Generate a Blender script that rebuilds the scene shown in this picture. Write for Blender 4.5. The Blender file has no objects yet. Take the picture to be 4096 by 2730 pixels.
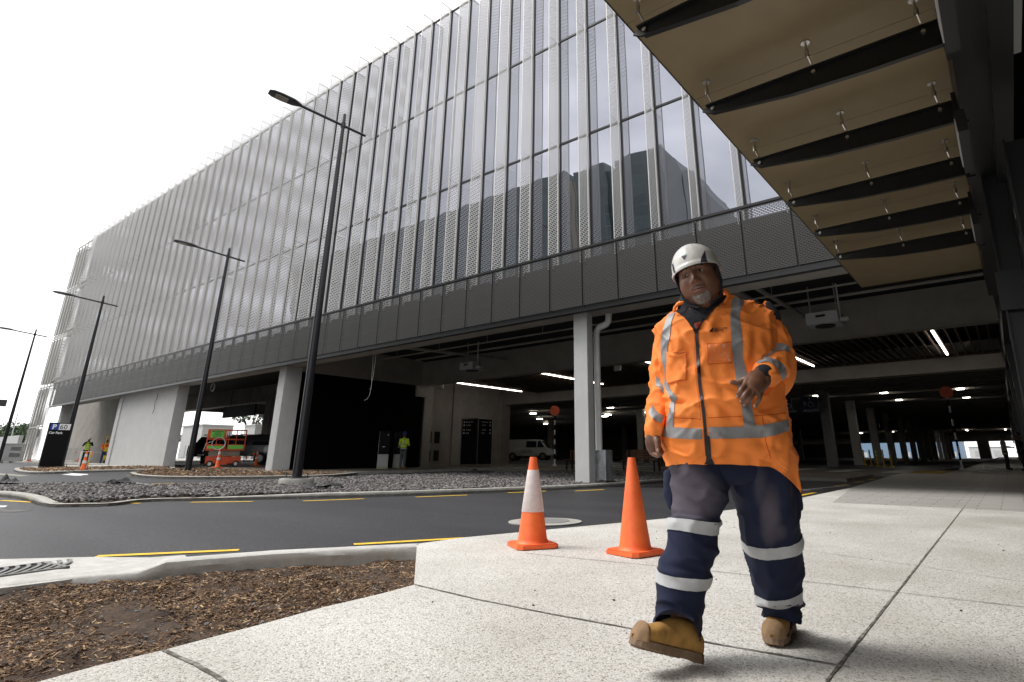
import bpy, bmesh, math, random
import numpy as np
from mathutils import Vector, Matrix, noise
from mathutils.bvhtree import BVHTree
from math import radians, sin, cos, pi
random.seed(7); RNG = np.random.default_rng(7)
sc = bpy.context.scene
COL = sc.collection

# ------------------------------------------------------------------ camera
F_PX = 2308.06; PX, PY = 2241.74, 1074.64; CAMZ = 0.81
R = np.array([[0.8013523, -0.19049218, -0.56705135],
              [0.59818322, 0.24984762, 0.76141513],
              [-0.0033672, -0.94936236, 0.31416519]])
CAM = np.array([0, 0, CAMZ])
cam = bpy.data.cameras.new("camera")
cam.lens = F_PX / 4096 * 36; cam.sensor_width = 36; cam.sensor_fit = 'HORIZONTAL'
cam.shift_x = (2048 - PX) / 4096; cam.shift_y = (PY - 1365) / 4096
cam.clip_start = 0.05; cam.clip_end = 3000
camo = bpy.data.objects.new("camera", cam); COL.objects.link(camo)
m = Matrix.Identity(4)
for i in range(3):
    m[i][0] = R[i][0]; m[i][1] = -R[i][1]; m[i][2] = -R[i][2]; m[i][3] = CAM[i]
camo.matrix_world = m; sc.camera = camo

# ------------------------------------------------------------------ world, sun, exposure
wd = bpy.data.worlds.new("World"); sc.world = wd; wd.use_nodes = True
nt = wd.node_tree; nt.nodes.clear()
def N(t, typ, **kw):
    n = t.nodes.new(typ)
    for k, v in kw.items():
        if hasattr(n, k): setattr(n, k, v)
        else: n.inputs[k.replace('_', ' ')].default_value = v
    return n
SUN_EL, SUN_ROT = radians(52), radians(-115)
sky = N(nt, 'ShaderNodeTexSky', sky_type='NISHITA', sun_disc=False, sun_elevation=SUN_EL, sun_rotation=SUN_ROT, air_density=1.0, dust_density=4.0)
bg1 = N(nt, 'ShaderNodeBackground'); bg1.inputs[1].default_value = 0.12
nt.links.new(sky.outputs[0], bg1.inputs[0])
tc = N(nt, 'ShaderNodeTexCoord'); mp = N(nt, 'ShaderNodeMapping'); mp.inputs['Scale'].default_value = (1, 1, 2.4)
nz = N(nt, 'ShaderNodeTexNoise'); nz.inputs['Scale'].default_value = 2.0; nz.inputs['Detail'].default_value = 6; nz.inputs['Roughness'].default_value = 0.5
cr = N(nt, 'ShaderNodeValToRGB'); cr.color_ramp.elements[0].position = .30; cr.color_ramp.elements[0].color = (.42, .43, .45, 1); cr.color_ramp.elements[1].position = .58; cr.color_ramp.elements[1].color = (1.0, 1.0, 1.0, 1)
nt.links.new(tc.outputs['Generated'], mp.inputs[0]); nt.links.new(mp.outputs[0], nz.inputs['Vector']); nt.links.new(nz.outputs[0], cr.inputs[0])
bg2 = N(nt, 'ShaderNodeBackground'); bg2.inputs[1].default_value = 1.12
nt.links.new(cr.outputs[0], bg2.inputs[0])
mx = N(nt, 'ShaderNodeMixShader'); mx.inputs[0].default_value = 0.93
nt.links.new(bg1.outputs[0], mx.inputs[1]); nt.links.new(bg2.outputs[0], mx.inputs[2])
wo = N(nt, 'ShaderNodeOutputWorld'); nt.links.new(mx.outputs[0], wo.inputs[0])
sl = bpy.data.lights.new("sun", 'SUN'); sl.energy = 1.5; sl.angle = radians(22); sl.color = (1, .97, .93)
so = bpy.data.objects.new("sun", sl); COL.objects.link(so)
SUNDIR = Vector((-0.72, -0.42, 0)).normalized() * cos(SUN_EL) + Vector((0, 0, sin(SUN_EL)))
so.rotation_euler = SUNDIR.to_track_quat('Z', 'Y').to_euler()
sky.sun_rotation = math.atan2(SUNDIR.x, SUNDIR.y)
sc.view_settings.view_transform = 'Standard'; sc.view_settings.look = 'None'
sc.view_settings.exposure = 0.92; sc.view_settings.gamma = 1
sc.render.engine = 'CYCLES'
sc.cycles.transparent_max_bounces = 40; sc.cycles.max_bounces = 6; sc.cycles.diffuse_bounces = 4; sc.cycles.glossy_bounces = 4

# ------------------------------------------------------------------ measuring helpers (photo pixel -> place on a real plane)
GA, GB = -0.0112, 0.0064            # the site rises gently away from the viewer
def ray(px, py): return R @ np.array([px - PX, py - PY, F_PX])
def onplane(px, py, n, d):
    r = ray(px, py); n = np.array(n, float); t = (d - n @ CAM) / (n @ r); return Vector(CAM + t * r)
def G(px, py, dz=0.0): return onplane(px, py, (-GA, -GB, 1), dz)
def QY(px, py, y): return onplane(px, py, (0, 1, 0), y)
def QX(px, py, x): return onplane(px, py, (1, 0, 0), x)
def QZ(px, py, z): return onplane(px, py, (0, 0, 1), z)
def QD(px, py, dep): return Vector(CAM + ray(px, py) / F_PX * dep)
def gz(x, y): return GA * max(-78, min(20, x)) + GB * max(-30, min(150, y))

# ------------------------------------------------------------------ object helpers
def link(o, parent=None):
    COL.objects.link(o)
    if parent is not None: o.parent = parent
    return o
def mobj(name, verts, faces, mt, parent=None, smooth=False, loc=None):
    me = bpy.data.meshes.new(name)
    if loc is not None:
        L = Vector(loc); verts = [Vector(v) - L for v in verts]
    me.from_pydata([tuple(v) for v in verts], [], [tuple(f) for f in faces]); me.update()
    if isinstance(mt, (list, tuple)):
        for q in mt: me.materials.append(q)
    elif mt: me.materials.append(mt)
    if smooth: me.polygons.foreach_set('use_smooth', [True] * len(me.polygons))
    o = bpy.data.objects.new(name, me)
    if loc is not None: o.location = loc
    return link(o, parent)
def tag(o, label, cat, group=None, kind=None):
    if label: o['label'] = label
    if cat: o['category'] = cat
    if group: o['group'] = group
    if kind: o['kind'] = kind
    return o
def empty(name, loc, label, cat, group=None, rz=0):
    o = bpy.data.objects.new(name, None); COL.objects.link(o); o.location = loc; o.rotation_euler = (0, 0, rz)
    o.empty_display_size = .1
    return tag(o, label, cat, group)
def struct(o): o['kind'] = 'structure'; return o
def copy_tree(o, parent=None):
    c = o.copy(); COL.objects.link(c); c.parent = parent
    if parent is not None: c.matrix_parent_inverse = o.matrix_parent_inverse.copy()
    for ch in [q for q in CH.get(o.name, [])] if False else list(o.children): copy_tree(ch, c)
    return c
CH = {}

class MB:
    """collects simple solids into one mesh"""
    def __init__(s): s.v = []; s.f = []; s.mi = []; s.cur = 0
    def add(s, vs, fs):
        b = len(s.v); s.v += [tuple(v) for v in vs]; s.f += [tuple(i + b for i in f) for f in fs]; s.mi += [s.cur] * len(fs)
    def box(s, x0, x1, y0, y1, z0, z1, bev=0):
        if bev: return s.bbox(x0, x1, y0, y1, z0, z1, bev)
        s.add([(x0,y0,z0),(x1,y0,z0),(x1,y1,z0),(x0,y1,z0),(x0,y0,z1),(x1,y0,z1),(x1,y1,z1),(x0,y1,z1)],
              [(0,3,2,1),(4,5,6,7),(0,1,5,4),(1,2,6,5),(2,3,7,6),(3,0,4,7)])
    def bbox(s, x0, x1, y0, y1, z0, z1, b):
        bm = bmesh.new(); bmesh.ops.create_cube(bm, size=1)
        for v in bm.verts: v.co = Vector(((x0 + x1) / 2 + v.co.x * (x1 - x0), (y0 + y1) / 2 + v.co.y * (y1 - y0), (z0 + z1) / 2 + v.co.z * (z1 - z0)))
        bmesh.ops.bevel(bm, geom=bm.edges[:], offset=b, segments=2, affect='EDGES', profile=.5)
        s.bm(bm)
    def bm(s, bm, mat=None):
        bm.verts.index_update()
        s.add([(mat @ v.co if mat else v.co) for v in bm.verts], [[v.index for v in f.verts] for f in bm.faces]); bm.free()
    def bar(s, a, b, w, h=None, up=(0, 0, 1)):
        a = Vector(a); b = Vector(b); h = h or w; d = (b - a).normalized(); u = Vector(up)
        if abs(d.dot(u)) > .98: u = Vector((1, 0, 0))
        r = d.cross(u).normalized(); u = r.cross(d).normalized(); vs = []
        for p in (a, b):
            for i, j in ((-1, -1), (1, -1), (1, 1), (-1, 1)): vs.append(p + r * (w / 2 * i) + u * (h / 2 * j))
        s.add(vs, [(0,1,2,3),(7,6,5,4),(0,4,5,1),(1,5,6,2),(2,6,7,3),(3,7,4,0)])
    def tube(s, pts, rad, n=10, cap=True):
        pts = [Vector(p) for p in pts]; rr = rad if isinstance(rad, (list, tuple)) else [rad] * len(pts)
        vs = []; fs = []; ref = None
        for i, p in enumerate(pts):
            d = (pts[min(i + 1, len(pts) - 1)] - pts[max(i - 1, 0)]).normalized()
            if ref is None:
                ref = Vector((0, 0, 1)) if abs(d.z) < .9 else Vector((1, 0, 0))
            a = (ref - d * ref.dot(d)).normalized(); ref = a; b = d.cross(a)
            for k in range(n): vs.append(p + (a * cos(2 * pi * k / n) + b * sin(2 * pi * k / n)) * rr[i])
        for i in range(len(pts) - 1):
            for k in range(n):
                k2 = (k + 1) % n; fs.append((i * n + k, i * n + k2, (i + 1) * n + k2, (i + 1) * n + k))
        if cap: fs.append(tuple(range(n - 1, -1, -1))); fs.append(tuple((len(pts) - 1) * n + k for k in range(n)))
        s.add(vs, fs)
    def lathe(s, prof, n=24, loc=(0, 0, 0)):
        vs = []; fs = []
        for r, z in prof:
            for k in range(n): vs.append((loc[0] + r * cos(2 * pi * k / n), loc[1] + r * sin(2 * pi * k / n), loc[2] + z))
        for i in range(len(prof) - 1):
            for k in range(n):
                k2 = (k + 1) % n; fs.append((i * n + k, i * n + k2, (i + 1) * n + k2, (i + 1) * n + k))
        fs.append(tuple(range(n - 1, -1, -1))); fs.append(tuple((len(prof) - 1) * n + k for k in range(n)))
        s.add(vs, fs)
    def prism(s, poly, axis='z', a=0, b=1):
        n = len(poly)
        def P(p, h): return {'z': (p[0], p[1], h), 'y': (p[0], h, p[1]), 'x': (h, p[0], p[1])}[axis]
        s.add([P(p, a) for p in poly] + [P(p, b) for p in poly],
              [tuple(range(n - 1, -1, -1)), tuple(range(n, 2 * n))] + [(i, (i + 1) % n, n + (i + 1) % n, n + i) for i in range(n)])
    def ball(s, c, r, n=10):
        bm = bmesh.new(); bmesh.ops.create_uvsphere(bm, u_segments=n + 4, v_segments=n, radius=1)
        r = r if isinstance(r, (tuple, list)) else (r, r, r)
        for v in bm.verts: v.co = Vector((c[0] + v.co.x * r[0], c[1] + v.co.y * r[1], c[2] + v.co.z * r[2]))
        s.bm(bm)
    def build(s, name, mt, parent=None, smooth=False, loc=None, fix=True):
        o = mobj(name, s.v, s.f, mt, parent, smooth, loc)
        if isinstance(mt, (list, tuple)): o.data.polygons.foreach_set('material_index', s.mi)
        if fix:
            bm = bmesh.new(); bm.from_mesh(o.data); bmesh.ops.recalc_face_normals(bm, faces=bm.faces[:]); bm.to_mesh(o.data); bm.free()
        return o
def smooth_by_angle(o, deg=35):
    me = o.data; bm = bmesh.new(); bm.from_mesh(me)
    for f in bm.faces: f.smooth = True
    for e in bm.edges:
        if len(e.link_faces) == 2: e.smooth = e.calc_face_angle(0) < radians(deg)
    bm.to_mesh(me); bm.free(); return o

# ------------------------------------------------------------------ materials
def newmat(name):
    mt = bpy.data.materials.new(name); mt.use_nodes = True
    t = mt.node_tree; b = t.nodes['Principled BSDF']; return mt, t, b
def sock(b, *names):
    for n in names:
        if n in b.inputs: return b.inputs[n]
def rgba(c): return (c[0], c[1], c[2], 1)
def mat(name, col, rough=.6, metal=0, var=0.0, scale=4.0, bump=0.0, bscale=None, col2=None, spec=None, emit=None, detail=5, coat=0, pos=(.35, .65)):
    mt, t, b = newmat(name)
    b.inputs['Base Color'].default_value = rgba(col); b.inputs['Roughness'].default_value = rough; b.inputs['Metallic'].default_value = metal
    if spec is not None: sock(b, 'Specular IOR Level').default_value = spec
    if coat: b.inputs['Coat Weight'].default_value = coat
    tcn = t.nodes.new('ShaderNodeTexCoord')
    if var or col2:
        n = N(t, 'ShaderNodeTexNoise'); n.inputs['Scale'].default_value = scale; n.inputs['Detail'].default_value = detail; n.inputs['Roughness'].default_value = .6
        t.links.new(tcn.outputs['Object'], n.inputs['Vector'])
        r = N(t, 'ShaderNodeValToRGB'); e = r.color_ramp.elements; e[0].position, e[1].position = pos
        c2 = col2 or [c * (1 + var) for c in col]; c1 = col if col2 else [c * (1 - var) for c in col]
        e[0].color = rgba(c1); e[1].color = rgba(c2)
        t.links.new(n.outputs[0], r.inputs[0]); t.links.new(r.outputs[0], b.inputs['Base Color'])
    if bump:
        n2 = N(t, 'ShaderNodeTexNoise'); n2.inputs['Scale'].default_value = bscale or scale * 4; n2.inputs['Detail'].default_value = 4
        t.links.new(tcn.outputs['Object'], n2.inputs['Vector'])
        bp = N(t, 'ShaderNodeBump'); bp.inputs['Strength'].default_value = 1; bp.inputs['Distance'].default_value = bump
        t.links.new(n2.outputs[0], bp.inputs['Height']); t.links.new(bp.outputs[0], b.inputs['Normal'])
    if emit: b.inputs['Emission Color'].default_value = rgba(emit[0]); b.inputs['Emission Strength'].default_value = emit[1]
    return mt
def mth(t, op, a, b=None):
    n = t.nodes.new('ShaderNodeMath'); n.operation = op
    for i, v in enumerate((a, b)):
        if v is None: continue
        if isinstance(v, (int, float)): n.inputs[i].default_value = v
        else: t.links.new(v, n.inputs[i])
    return n.outputs[0]
def perf(name, col, ax, pu, pv, wu, wv, metal=.0, rough=.5):
    """sheet metal with staggered punched slots"""
    mt, t, b = newmat(name)
    b.inputs['Base Color'].default_value = rgba(col); b.inputs['Roughness'].default_value = rough; b.inputs['Metallic'].default_value = metal
    tcn = t.nodes.new('ShaderNodeTexCoord'); sp = t.nodes.new('ShaderNodeSeparateXYZ'); t.links.new(tcn.outputs['Object'], sp.inputs[0])
    u = mth(t, 'DIVIDE', sp.outputs[ax], pu); v = mth(t, 'DIVIDE', sp.outputs[2], pv)
    row = mth(t, 'FLOOR', v); par = mth(t, 'MULTIPLY', mth(t, 'FLOORED_MODULO', row, 2.0), .5)
    fu = mth(t, 'ABSOLUTE', mth(t, 'SUBTRACT', mth(t, 'FRACT', mth(t, 'ADD', u, par)), .5))
    fv = mth(t, 'ABSOLUTE', mth(t, 'SUBTRACT', mth(t, 'FRACT', v), .5))
    h = mth(t, 'MULTIPLY', mth(t, 'LESS_THAN', fu, wu), mth(t, 'LESS_THAN', fv, wv))
    tr = t.nodes.new('ShaderNodeBsdfTransparent'); ms = t.nodes.new('ShaderNodeMixShader')
    t.links.new(h, ms.inputs[0]); t.links.new(b.outputs[0], ms.inputs[1]); t.links.new(tr.outputs[0], ms.inputs[2])
    t.links.new(ms.outputs[0], t.nodes['Material Output'].inputs[0]); return mt
M = {}
def asphalt_mat():
    mt, t, b = newmat('fresh_asphalt'); tcn = t.nodes.new('ShaderNodeTexCoord')
    n = N(t, 'ShaderNodeTexNoise'); n.inputs['Scale'].default_value = 34; n.inputs['Detail'].default_value = 5; n.inputs['Roughness'].default_value = .85; t.links.new(tcn.outputs['Object'], n.inputs['Vector'])
    r = N(t, 'ShaderNodeValToRGB'); e = r.color_ramp.elements; e[0].position = .40; e[0].color = (.006, .006, .008, 1); e[1].position = .62; e[1].color = (.056, .056, .063, 1)
    t.links.new(n.outputs[0], r.inputs[0])
    mp = t.nodes.new('ShaderNodeMapping'); mp.inputs['Scale'].default_value = (.25, 1.3, 1); mp.inputs['Rotation'].default_value = (0, 0, .55); t.links.new(tcn.outputs['Object'], mp.inputs[0])
    n2 = N(t, 'ShaderNodeTexNoise'); n2.inputs['Scale'].default_value = .8; n2.inputs['Detail'].default_value = 5; t.links.new(mp.outputs[0], n2.inputs['Vector'])
    r2 = N(t, 'ShaderNodeValToRGB'); r2.color_ramp.elements[0].position = .35; r2.color_ramp.elements[0].color = (.78, .78, .78, 1); r2.color_ramp.elements[1].position = .68; r2.color_ramp.elements[1].color = (1.35, 1.33, 1.28, 1); t.links.new(n2.outputs[0], r2.inputs[0])
    mx = N(t, 'ShaderNodeMix', data_type='RGBA', blend_type='MULTIPLY'); mx.inputs[0].default_value = 1; t.links.new(r.outputs[0], mx.inputs[6]); t.links.new(r2.outputs[0], mx.inputs[7]); t.links.new(mx.outputs[2], b.inputs['Base Color'])
    b.inputs['Roughness'].default_value = .55; sock(b, 'Specular IOR Level').default_value = .45
    bp = N(t, 'ShaderNodeBump'); bp.inputs['Distance'].default_value = .006; t.links.new(n.outputs[0], bp.inputs['Height']); t.links.new(bp.outputs[0], b.inputs['Normal']); return mt
M['asphalt'] = asphalt_mat()
M['old_asphalt'] = mat('old_asphalt', (.07, .07, .07), .85, var=.3, scale=3, bump=.003, bscale=200)
M['kerb'] = mat('kerb_concrete', (.36, .35, .32), .85, var=.18, scale=5, bump=.003, bscale=60)
M['conc_col'] = mat('painted_concrete', (.50, .50, .50), .7, var=.05, scale=2.5, bump=.002, bscale=14)
M['conc_grey'] = mat('grey_concrete', (.32, .30, .275), .8, var=.12, scale=1.2, bump=.002, bscale=20)
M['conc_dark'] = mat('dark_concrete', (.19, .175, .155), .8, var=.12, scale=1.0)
M['void'] = mat('ceiling_shade', (.02, .02, .02), .9)  # grey concrete ceiling made near black; its shade is put into the colour
M['black'] = mat('black_metal', (.007, .007, .008), .38, metal=.0, var=.2, scale=3)
M['lampblack'] = mat('powder_coat_black', (.009, .009, .012), .38, bump=.0006, bscale=30)
M['blackwall'] = mat('black_hoarding', (.0018, .0018, .002), .95, spec=.1)
M['alu'] = mat('light_aluminium', (.66, .645, .615), .45, metal=.1, var=.04, scale=2)
M['fin'] = perf('perforated_fin', (.78, .765, .735), 1, .16, .078, .39, .29, .1, .45)
M['bandp'] = perf('perforated_band', (.068, .066, .064), 0, .105, .042, .40, .26, .3, .45)
M['galv'] = mat('galvanised', (.42, .44, .46), .38, metal=.7, col2=(.62, .64, .66), scale=5, pos=(.42, .6))
M['yellow'] = mat('yellow_paint', (.78, .50, .03), .7, var=.12, scale=9)
M['white'] = mat('white_paint', (.72, .72, .72), .65, var=.1, scale=6)
M['soil'] = mat('soil', (.035, .022, .014), .95, col2=(.085, .052, .032), scale=9, bump=.012, bscale=38)
M['offwhite'] = mat('off_white', (.62, .62, .60), .5)
M['led'] = mat('led_light', (1, 1, 1), .5, emit=((1, .9, .78), 6))
M['dot'] = mat('downlight', (1, 1, 1), .5, emit=((1, .95, .85), 11))
M['rubber'] = mat('rubber', (.02, .02, .02), .8)
M['orange'] = mat('orange_plastic', (.95, .165, .03), .5, var=.06, scale=7)
M['red'] = mat('machine_orange', (.62, .08, .02), .45, var=.15, scale=6)
M['steel'] = mat('stainless', (.6, .58, .55), .28, metal=1)
M['hivis'] = mat('hivis_yellow', (.62, .85, .05), .8, bump=.004, bscale=16)
M['dkcloth'] = mat('dark_cloth', (.012, .014, .022), .9)
M['skin'] = mat('skin', (.13, .062, .038), .55)
M['bench'] = mat('timber', (.16, .07, .035), .6, var=.3, scale=8)

def aggregate(name, base, dark, tan, scale, joint=None):
    mt, t, b = newmat(name); b.inputs['Roughness'].default_value = .8
    tcn = t.nodes.new('ShaderNodeTexCoord')
    v = N(t, 'ShaderNodeTexVoronoi'); v.inputs['Scale'].default_value = scale; t.links.new(tcn.outputs['Object'], v.inputs['Vector'])
    wn = t.nodes.new('ShaderNodeTexWhiteNoise'); t.links.new(v.outputs['Color'], wn.inputs['Vector'])
    r = N(t, 'ShaderNodeValToRGB'); e = r.color_ramp.elements; r.color_ramp.interpolation = 'LINEAR'
    e[0].position = 0; e[0].color = rgba(dark); e[1].position = .13; e[1].color = rgba(tan)
    for p, c in ((.22, base), (.7, [min(.85, q * 1.25) for q in base]), (1, [q * .85 for q in base])):
        q = r.color_ramp.elements.new(p); q.color = rgba(c)
    t.links.new(wn.outputs[0], r.inputs[0])
    n = N(t, 'ShaderNodeTexNoise'); n.inputs['Scale'].default_value = .9; n.inputs['Detail'].default_value = 6; t.links.new(tcn.outputs['Object'], n.inputs['Vector'])
    r2 = N(t, 'ShaderNodeValToRGB'); r2.color_ramp.elements[0].position = .3; r2.color_ramp.elements[0].color = (.76, .745, .72, 1); r2.color_ramp.elements[1].position = .65; r2.color_ramp.elements[1].color = (1, 1, 1, 1)
    t.links.new(n.outputs[0], r2.inputs[0])
    mx = N(t, 'ShaderNodeMix', data_type='RGBA', blend_type='MULTIPLY'); mx.inputs[0].default_value = 1
    t.links.new(r.outputs[0], mx.inputs[6]); t.links.new(r2.outputs[0], mx.inputs[7])
    t.links.new(mx.outputs[2], b.inputs['Base Color'])
    bp = N(t, 'ShaderNodeBump'); bp.inputs['Distance'].default_value = .003; t.links.new(v.outputs['Distance'], bp.inputs['Height']); bp.invert = True
    t.links.new(bp.outputs[0], b.inputs['Normal']); return mt
M['path'] = aggregate('exposed_aggregate', (.60, .59, .56), (.28, .255, .225), (.48, .44, .385), 120)
def pavers(name, c1, c2, w, h):
    mt, t, b = newmat(name); b.inputs['Roughness'].default_value = .55
    tcn = t.nodes.new('ShaderNodeTexCoord'); br = N(t, 'ShaderNodeTexBrick'); t.links.new(tcn.outputs['Object'], br.inputs['Vector'])
    br.inputs['Scale'].default_value = 1; br.inputs['Brick Width'].default_value = w; br.inputs['Row Height'].default_value = h; br.inputs['Mortar Size'].default_value = .008
    br.inputs['Color1'].default_value = rgba(c1); br.inputs['Color2'].default_value = rgba(c2); br.inputs['Mortar'].default_value = (.16, .15, .14, 1)
    t.links.new(br.outputs[0], b.inputs['Base Color']); return mt
M['pavers'] = pavers('stone_pavers', (.45, .435, .405), (.40, .385, .36), .6, .3)
M['indoor'] = mat('indoor_paving', (.20, .185, .16), .6, var=.15, scale=2)
def woodcol(): return None
M['slat'] = mat('timber_slat', (.065, .042, .028), .6, var=.25, scale=3)
M['brownwall'] = mat('brown_cladding', (.07, .035, .02), .6, var=.2, scale=2)
M['canopy'] = mat('canopy_bronze_sheet', (.26, .20, .115), .42, metal=.15, var=.05, scale=2)
M['glassdark'] = None
def glassmat():
    mt, t, b = newmat('reflective_glazing')
    gl = t.nodes.new('ShaderNodeBsdfGlossy'); gl.inputs['Roughness'].default_value = .005; gl.inputs['Color'].default_value = (.52, .53, .60, 1)
    b.inputs['Base Color'].default_value = (.025, .04, .042, 1); b.inputs['Roughness'].default_value = .2
    fr = t.nodes.new('ShaderNodeLayerWeight'); fr.inputs['Blend'].default_value = .35
    f2 = mth(t, 'ADD', mth(t, 'MULTIPLY', fr.outputs['Fresnel'], .55), .62)
    f3 = mth(t, 'MINIMUM', f2, .98)
    tcn = t.nodes.new('ShaderNodeTexCoord'); mp = t.nodes.new('ShaderNodeMapping'); mp.inputs['Scale'].default_value = (.5, .5, .35)
    n = N(t, 'ShaderNodeTexNoise'); n.inputs['Scale'].default_value = 1.2; n.inputs['Detail'].default_value = 1
    t.links.new(tcn.outputs['Object'], mp.inputs[0]); t.links.new(mp.outputs[0], n.inputs['Vector'])
    bp = N(t, 'ShaderNodeBump'); bp.inputs['Distance'].default_value = .02; bp.inputs['Strength'].default_value = .6
    t.links.new(n.outputs[0], bp.inputs['Height']); t.links.new(bp.outputs[0], gl.inputs['Normal'])
    ms = t.nodes.new('ShaderNodeMixShader'); t.links.new(f3, ms.inputs[0]); t.links.new(b.outputs[0], ms.inputs[1]); t.links.new(gl.outputs[0], ms.inputs[2])
    t.links.new(ms.outputs[0], t.nodes['Material Output'].inputs[0]); return mt
M['glass'] = glassmat()

#==PART_GROUND==
# ------------------------------------------------------------------ ground
def gsheet(name, xs, ys, dz, mt):
    vs = [(x, y, gz(x, y) + dz) for y in ys for x in xs]; nx = len(xs)
    fs = [(j * nx + i, j * nx + i + 1, (j + 1) * nx + i + 1, (j + 1) * nx + i) for j in range(len(ys) - 1) for i in range(nx - 1)]
    return struct(mobj(name, vs, fs, mt))
gsheet('ground', [-900, -78, -40, 0, 20, 400], [-400, -30, 0, 40, 150, 900], -.34, M['old_asphalt'])
def gpoly(name, pts, dz, thick, mt, skirt=True, kind='structure'):
    """flat raised polygon following the site slope; pts are ground points"""
    top = [Vector((p[0], p[1], gz(p[0], p[1]) + dz)) for p in pts]
    bot = [Vector((p[0], p[1], gz(p[0], p[1]) + dz - thick)) for p in pts]
    n = len(pts); fs = [tuple(range(n))]
    if skirt: fs += [(i, n + i, n + (i + 1) % n, (i + 1) % n) for i in range(n)]
    o = mobj(name, top + bot if skirt else top, fs, mt)
    bm = bmesh.new(); bm.from_mesh(o.data); bmesh.ops.recalc_face_normals(bm, faces=bm.faces[:])
    up = sum((f.normal.z * f.calc_area() for f in bm.faces))
    if not skirt and up < 0: bmesh.ops.reverse_faces(bm, faces=bm.faces[:])
    bmesh.ops.triangulate(bm, faces=[f for f in bm.faces if len(f.verts) > 4]); bm.to_mesh(o.data); bm.free()
    if kind: o['kind'] = kind
    return o
def smooth_path(pts, it=2, closed=False):
    pts = [Vector((p[0], p[1])) for p in pts]
    for _ in range(it):
        q = [] if closed else [pts[0]]
        n = len(pts)
        for i in range(n if closed else n - 1):
            a, b = pts[i], pts[(i + 1) % n]; q += [a * .75 + b * .25, a * .25 + b * .75]
        if not closed: q.append(pts[-1])
        pts = q
    return pts
def offset(pts, d):
    """offset an open 2-D line to its left by d"""
    out = []
    for i, p in enumerate(pts):
        a = pts[max(i - 1, 0)]; b = pts[min(i + 1, len(pts) - 1)]; t = (b - a).normalized(); out.append(p + Vector((-t.y, t.x)) * d)
    return out
def kerb(name, line, w, top, h=.13, mt=None, close=False):
    """kerb with a rounded front arris; line = 2-D front edge, body lies to its left; top may be a list of heights"""
    prof = [(0, -h), (0, -.035), (.008, -.012), (.03, 0), (w, 0), (w, -h - .12)]
    vs = []; fs = []; k = len(prof); n = len(line)
    offs = [offset(line, a) for a, _ in prof]
    tops = top if isinstance(top, (list, tuple)) else [top] * n
    for i in range(n):
        for j, (a, z) in enumerate(prof):
            p = offs[j][i]; hh = tops[i]
            zz = z if hh >= -.02 or j >= 4 else z * max(.05, (hh + .1) / .1)
            vs.append((p.x, p.y, gz(p.x, p.y) + hh + zz))
    for i in range(n - 1):
        for j in range(k - 1): fs.append((i * k + j, i * k + j + 1, (i + 1) * k + j + 1, (i + 1) * k + j))
    fs.append(tuple(range(k))); fs.append(tuple((n - 1) * k + j for j in range(k)))
    o = mobj(name, vs, fs, mt or M['kerb']); bm = bmesh.new(); bm.from_mesh(o.data); bmesh.ops.recalc_face_normals(bm, faces=bm.faces[:]); bm.to_mesh(o.data); bm.free()
    o['kind'] = 'structure'; return o
def gp(*px): return [G(*p) for p in px]

# foreground footpath
path_road = gp((1668,2176),(1862,2150),(2205,2118),(2660,2075),(2945,2037),(3195,1995),(3411,1950),(3514,1920),(3575,1901),(3640,1888))
bed_low = gp((1656,2340),(1530,2374),(1301,2428),(1033,2501),(650,2602),(382,2665),(145,2730),(-300,2830))
pr2 = [Vector((p.x, p.y)) for p in path_road]; bl2 = [Vector((p.x, p.y)) for p in bed_low]
pathpts = list(pr2) + [Vector((1.4, pr2[-1].y)), Vector((9, pr2[-1].y)), Vector((9, -9)), Vector((-9, -9))] + [bl2[-1]] + list(reversed(bl2[:-1]))
gpoly('footpath', pathpts, 0, .16, M['path'])
# saw-cut and cold joints in the footpath: thin dark grooves
def groove(name, pts, w, mt, dz=.004):
    pts = [Vector((p[0], p[1])) for p in pts]; sub = []
    for a, b in zip(pts[:-1], pts[1:]):
        k = max(2, int((b - a).length / .05))
        for i in range(k): sub.append(a.lerp(b, i / k))
    sub.append(pts[-1])
    L = offset(sub, w / 2); Rr = offset(sub, -w / 2); vs = []
    for a, b in zip(L, Rr):
        j = noise.noise(Vector((a.x * 9, a.y * 9, 3))) * w * .5; k = noise.noise(Vector((a.x * 11, a.y * 11, 8))) * w * .4
        vs += [(a.x + j, a.y + j, gz(a.x, a.y) + dz), (b.x + k, b.y + k, gz(b.x, b.y) + dz)]
    fs = [(2 * i, 2 * i + 1, 2 * i + 3, 2 * i + 2) for i in range(len(sub) - 1)]
    o = mobj(name, vs, fs, mt); o['kind'] = 'structure'; return o
M['joint'] = mat('joint_filler', (.09, .085, .07), .9, col2=(.30, .28, .25), scale=24, pos=(.45, .62))
groove('footpath_joint', gp((1656,2340),(1900,2398),(2200,2458),(2540,2520),(2900,2585),(3400,2672)), .013, M['joint'])
groove('footpath_joint', gp((650,2602),(780,2660),(900,2730),(1100,2850)), .02, M['joint'])
groove('footpath_joint', gp((3307,2730),(3891,1985)), .011, M['joint'])
groove('footpath_joint', gp((2100,2215),(2480,2252),(2900,2292),(3330,2340),(3700,2385),(4096,2430)), .009, M['joint'])
groove('footpath_joint', gp((2660,2128),(3050,2180),(3560,2250),(4096,2330)), .007, M['joint'])
groove('footpath_joint', gp((3600,2030),(4096,2090)), .007, M['joint'])
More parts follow.
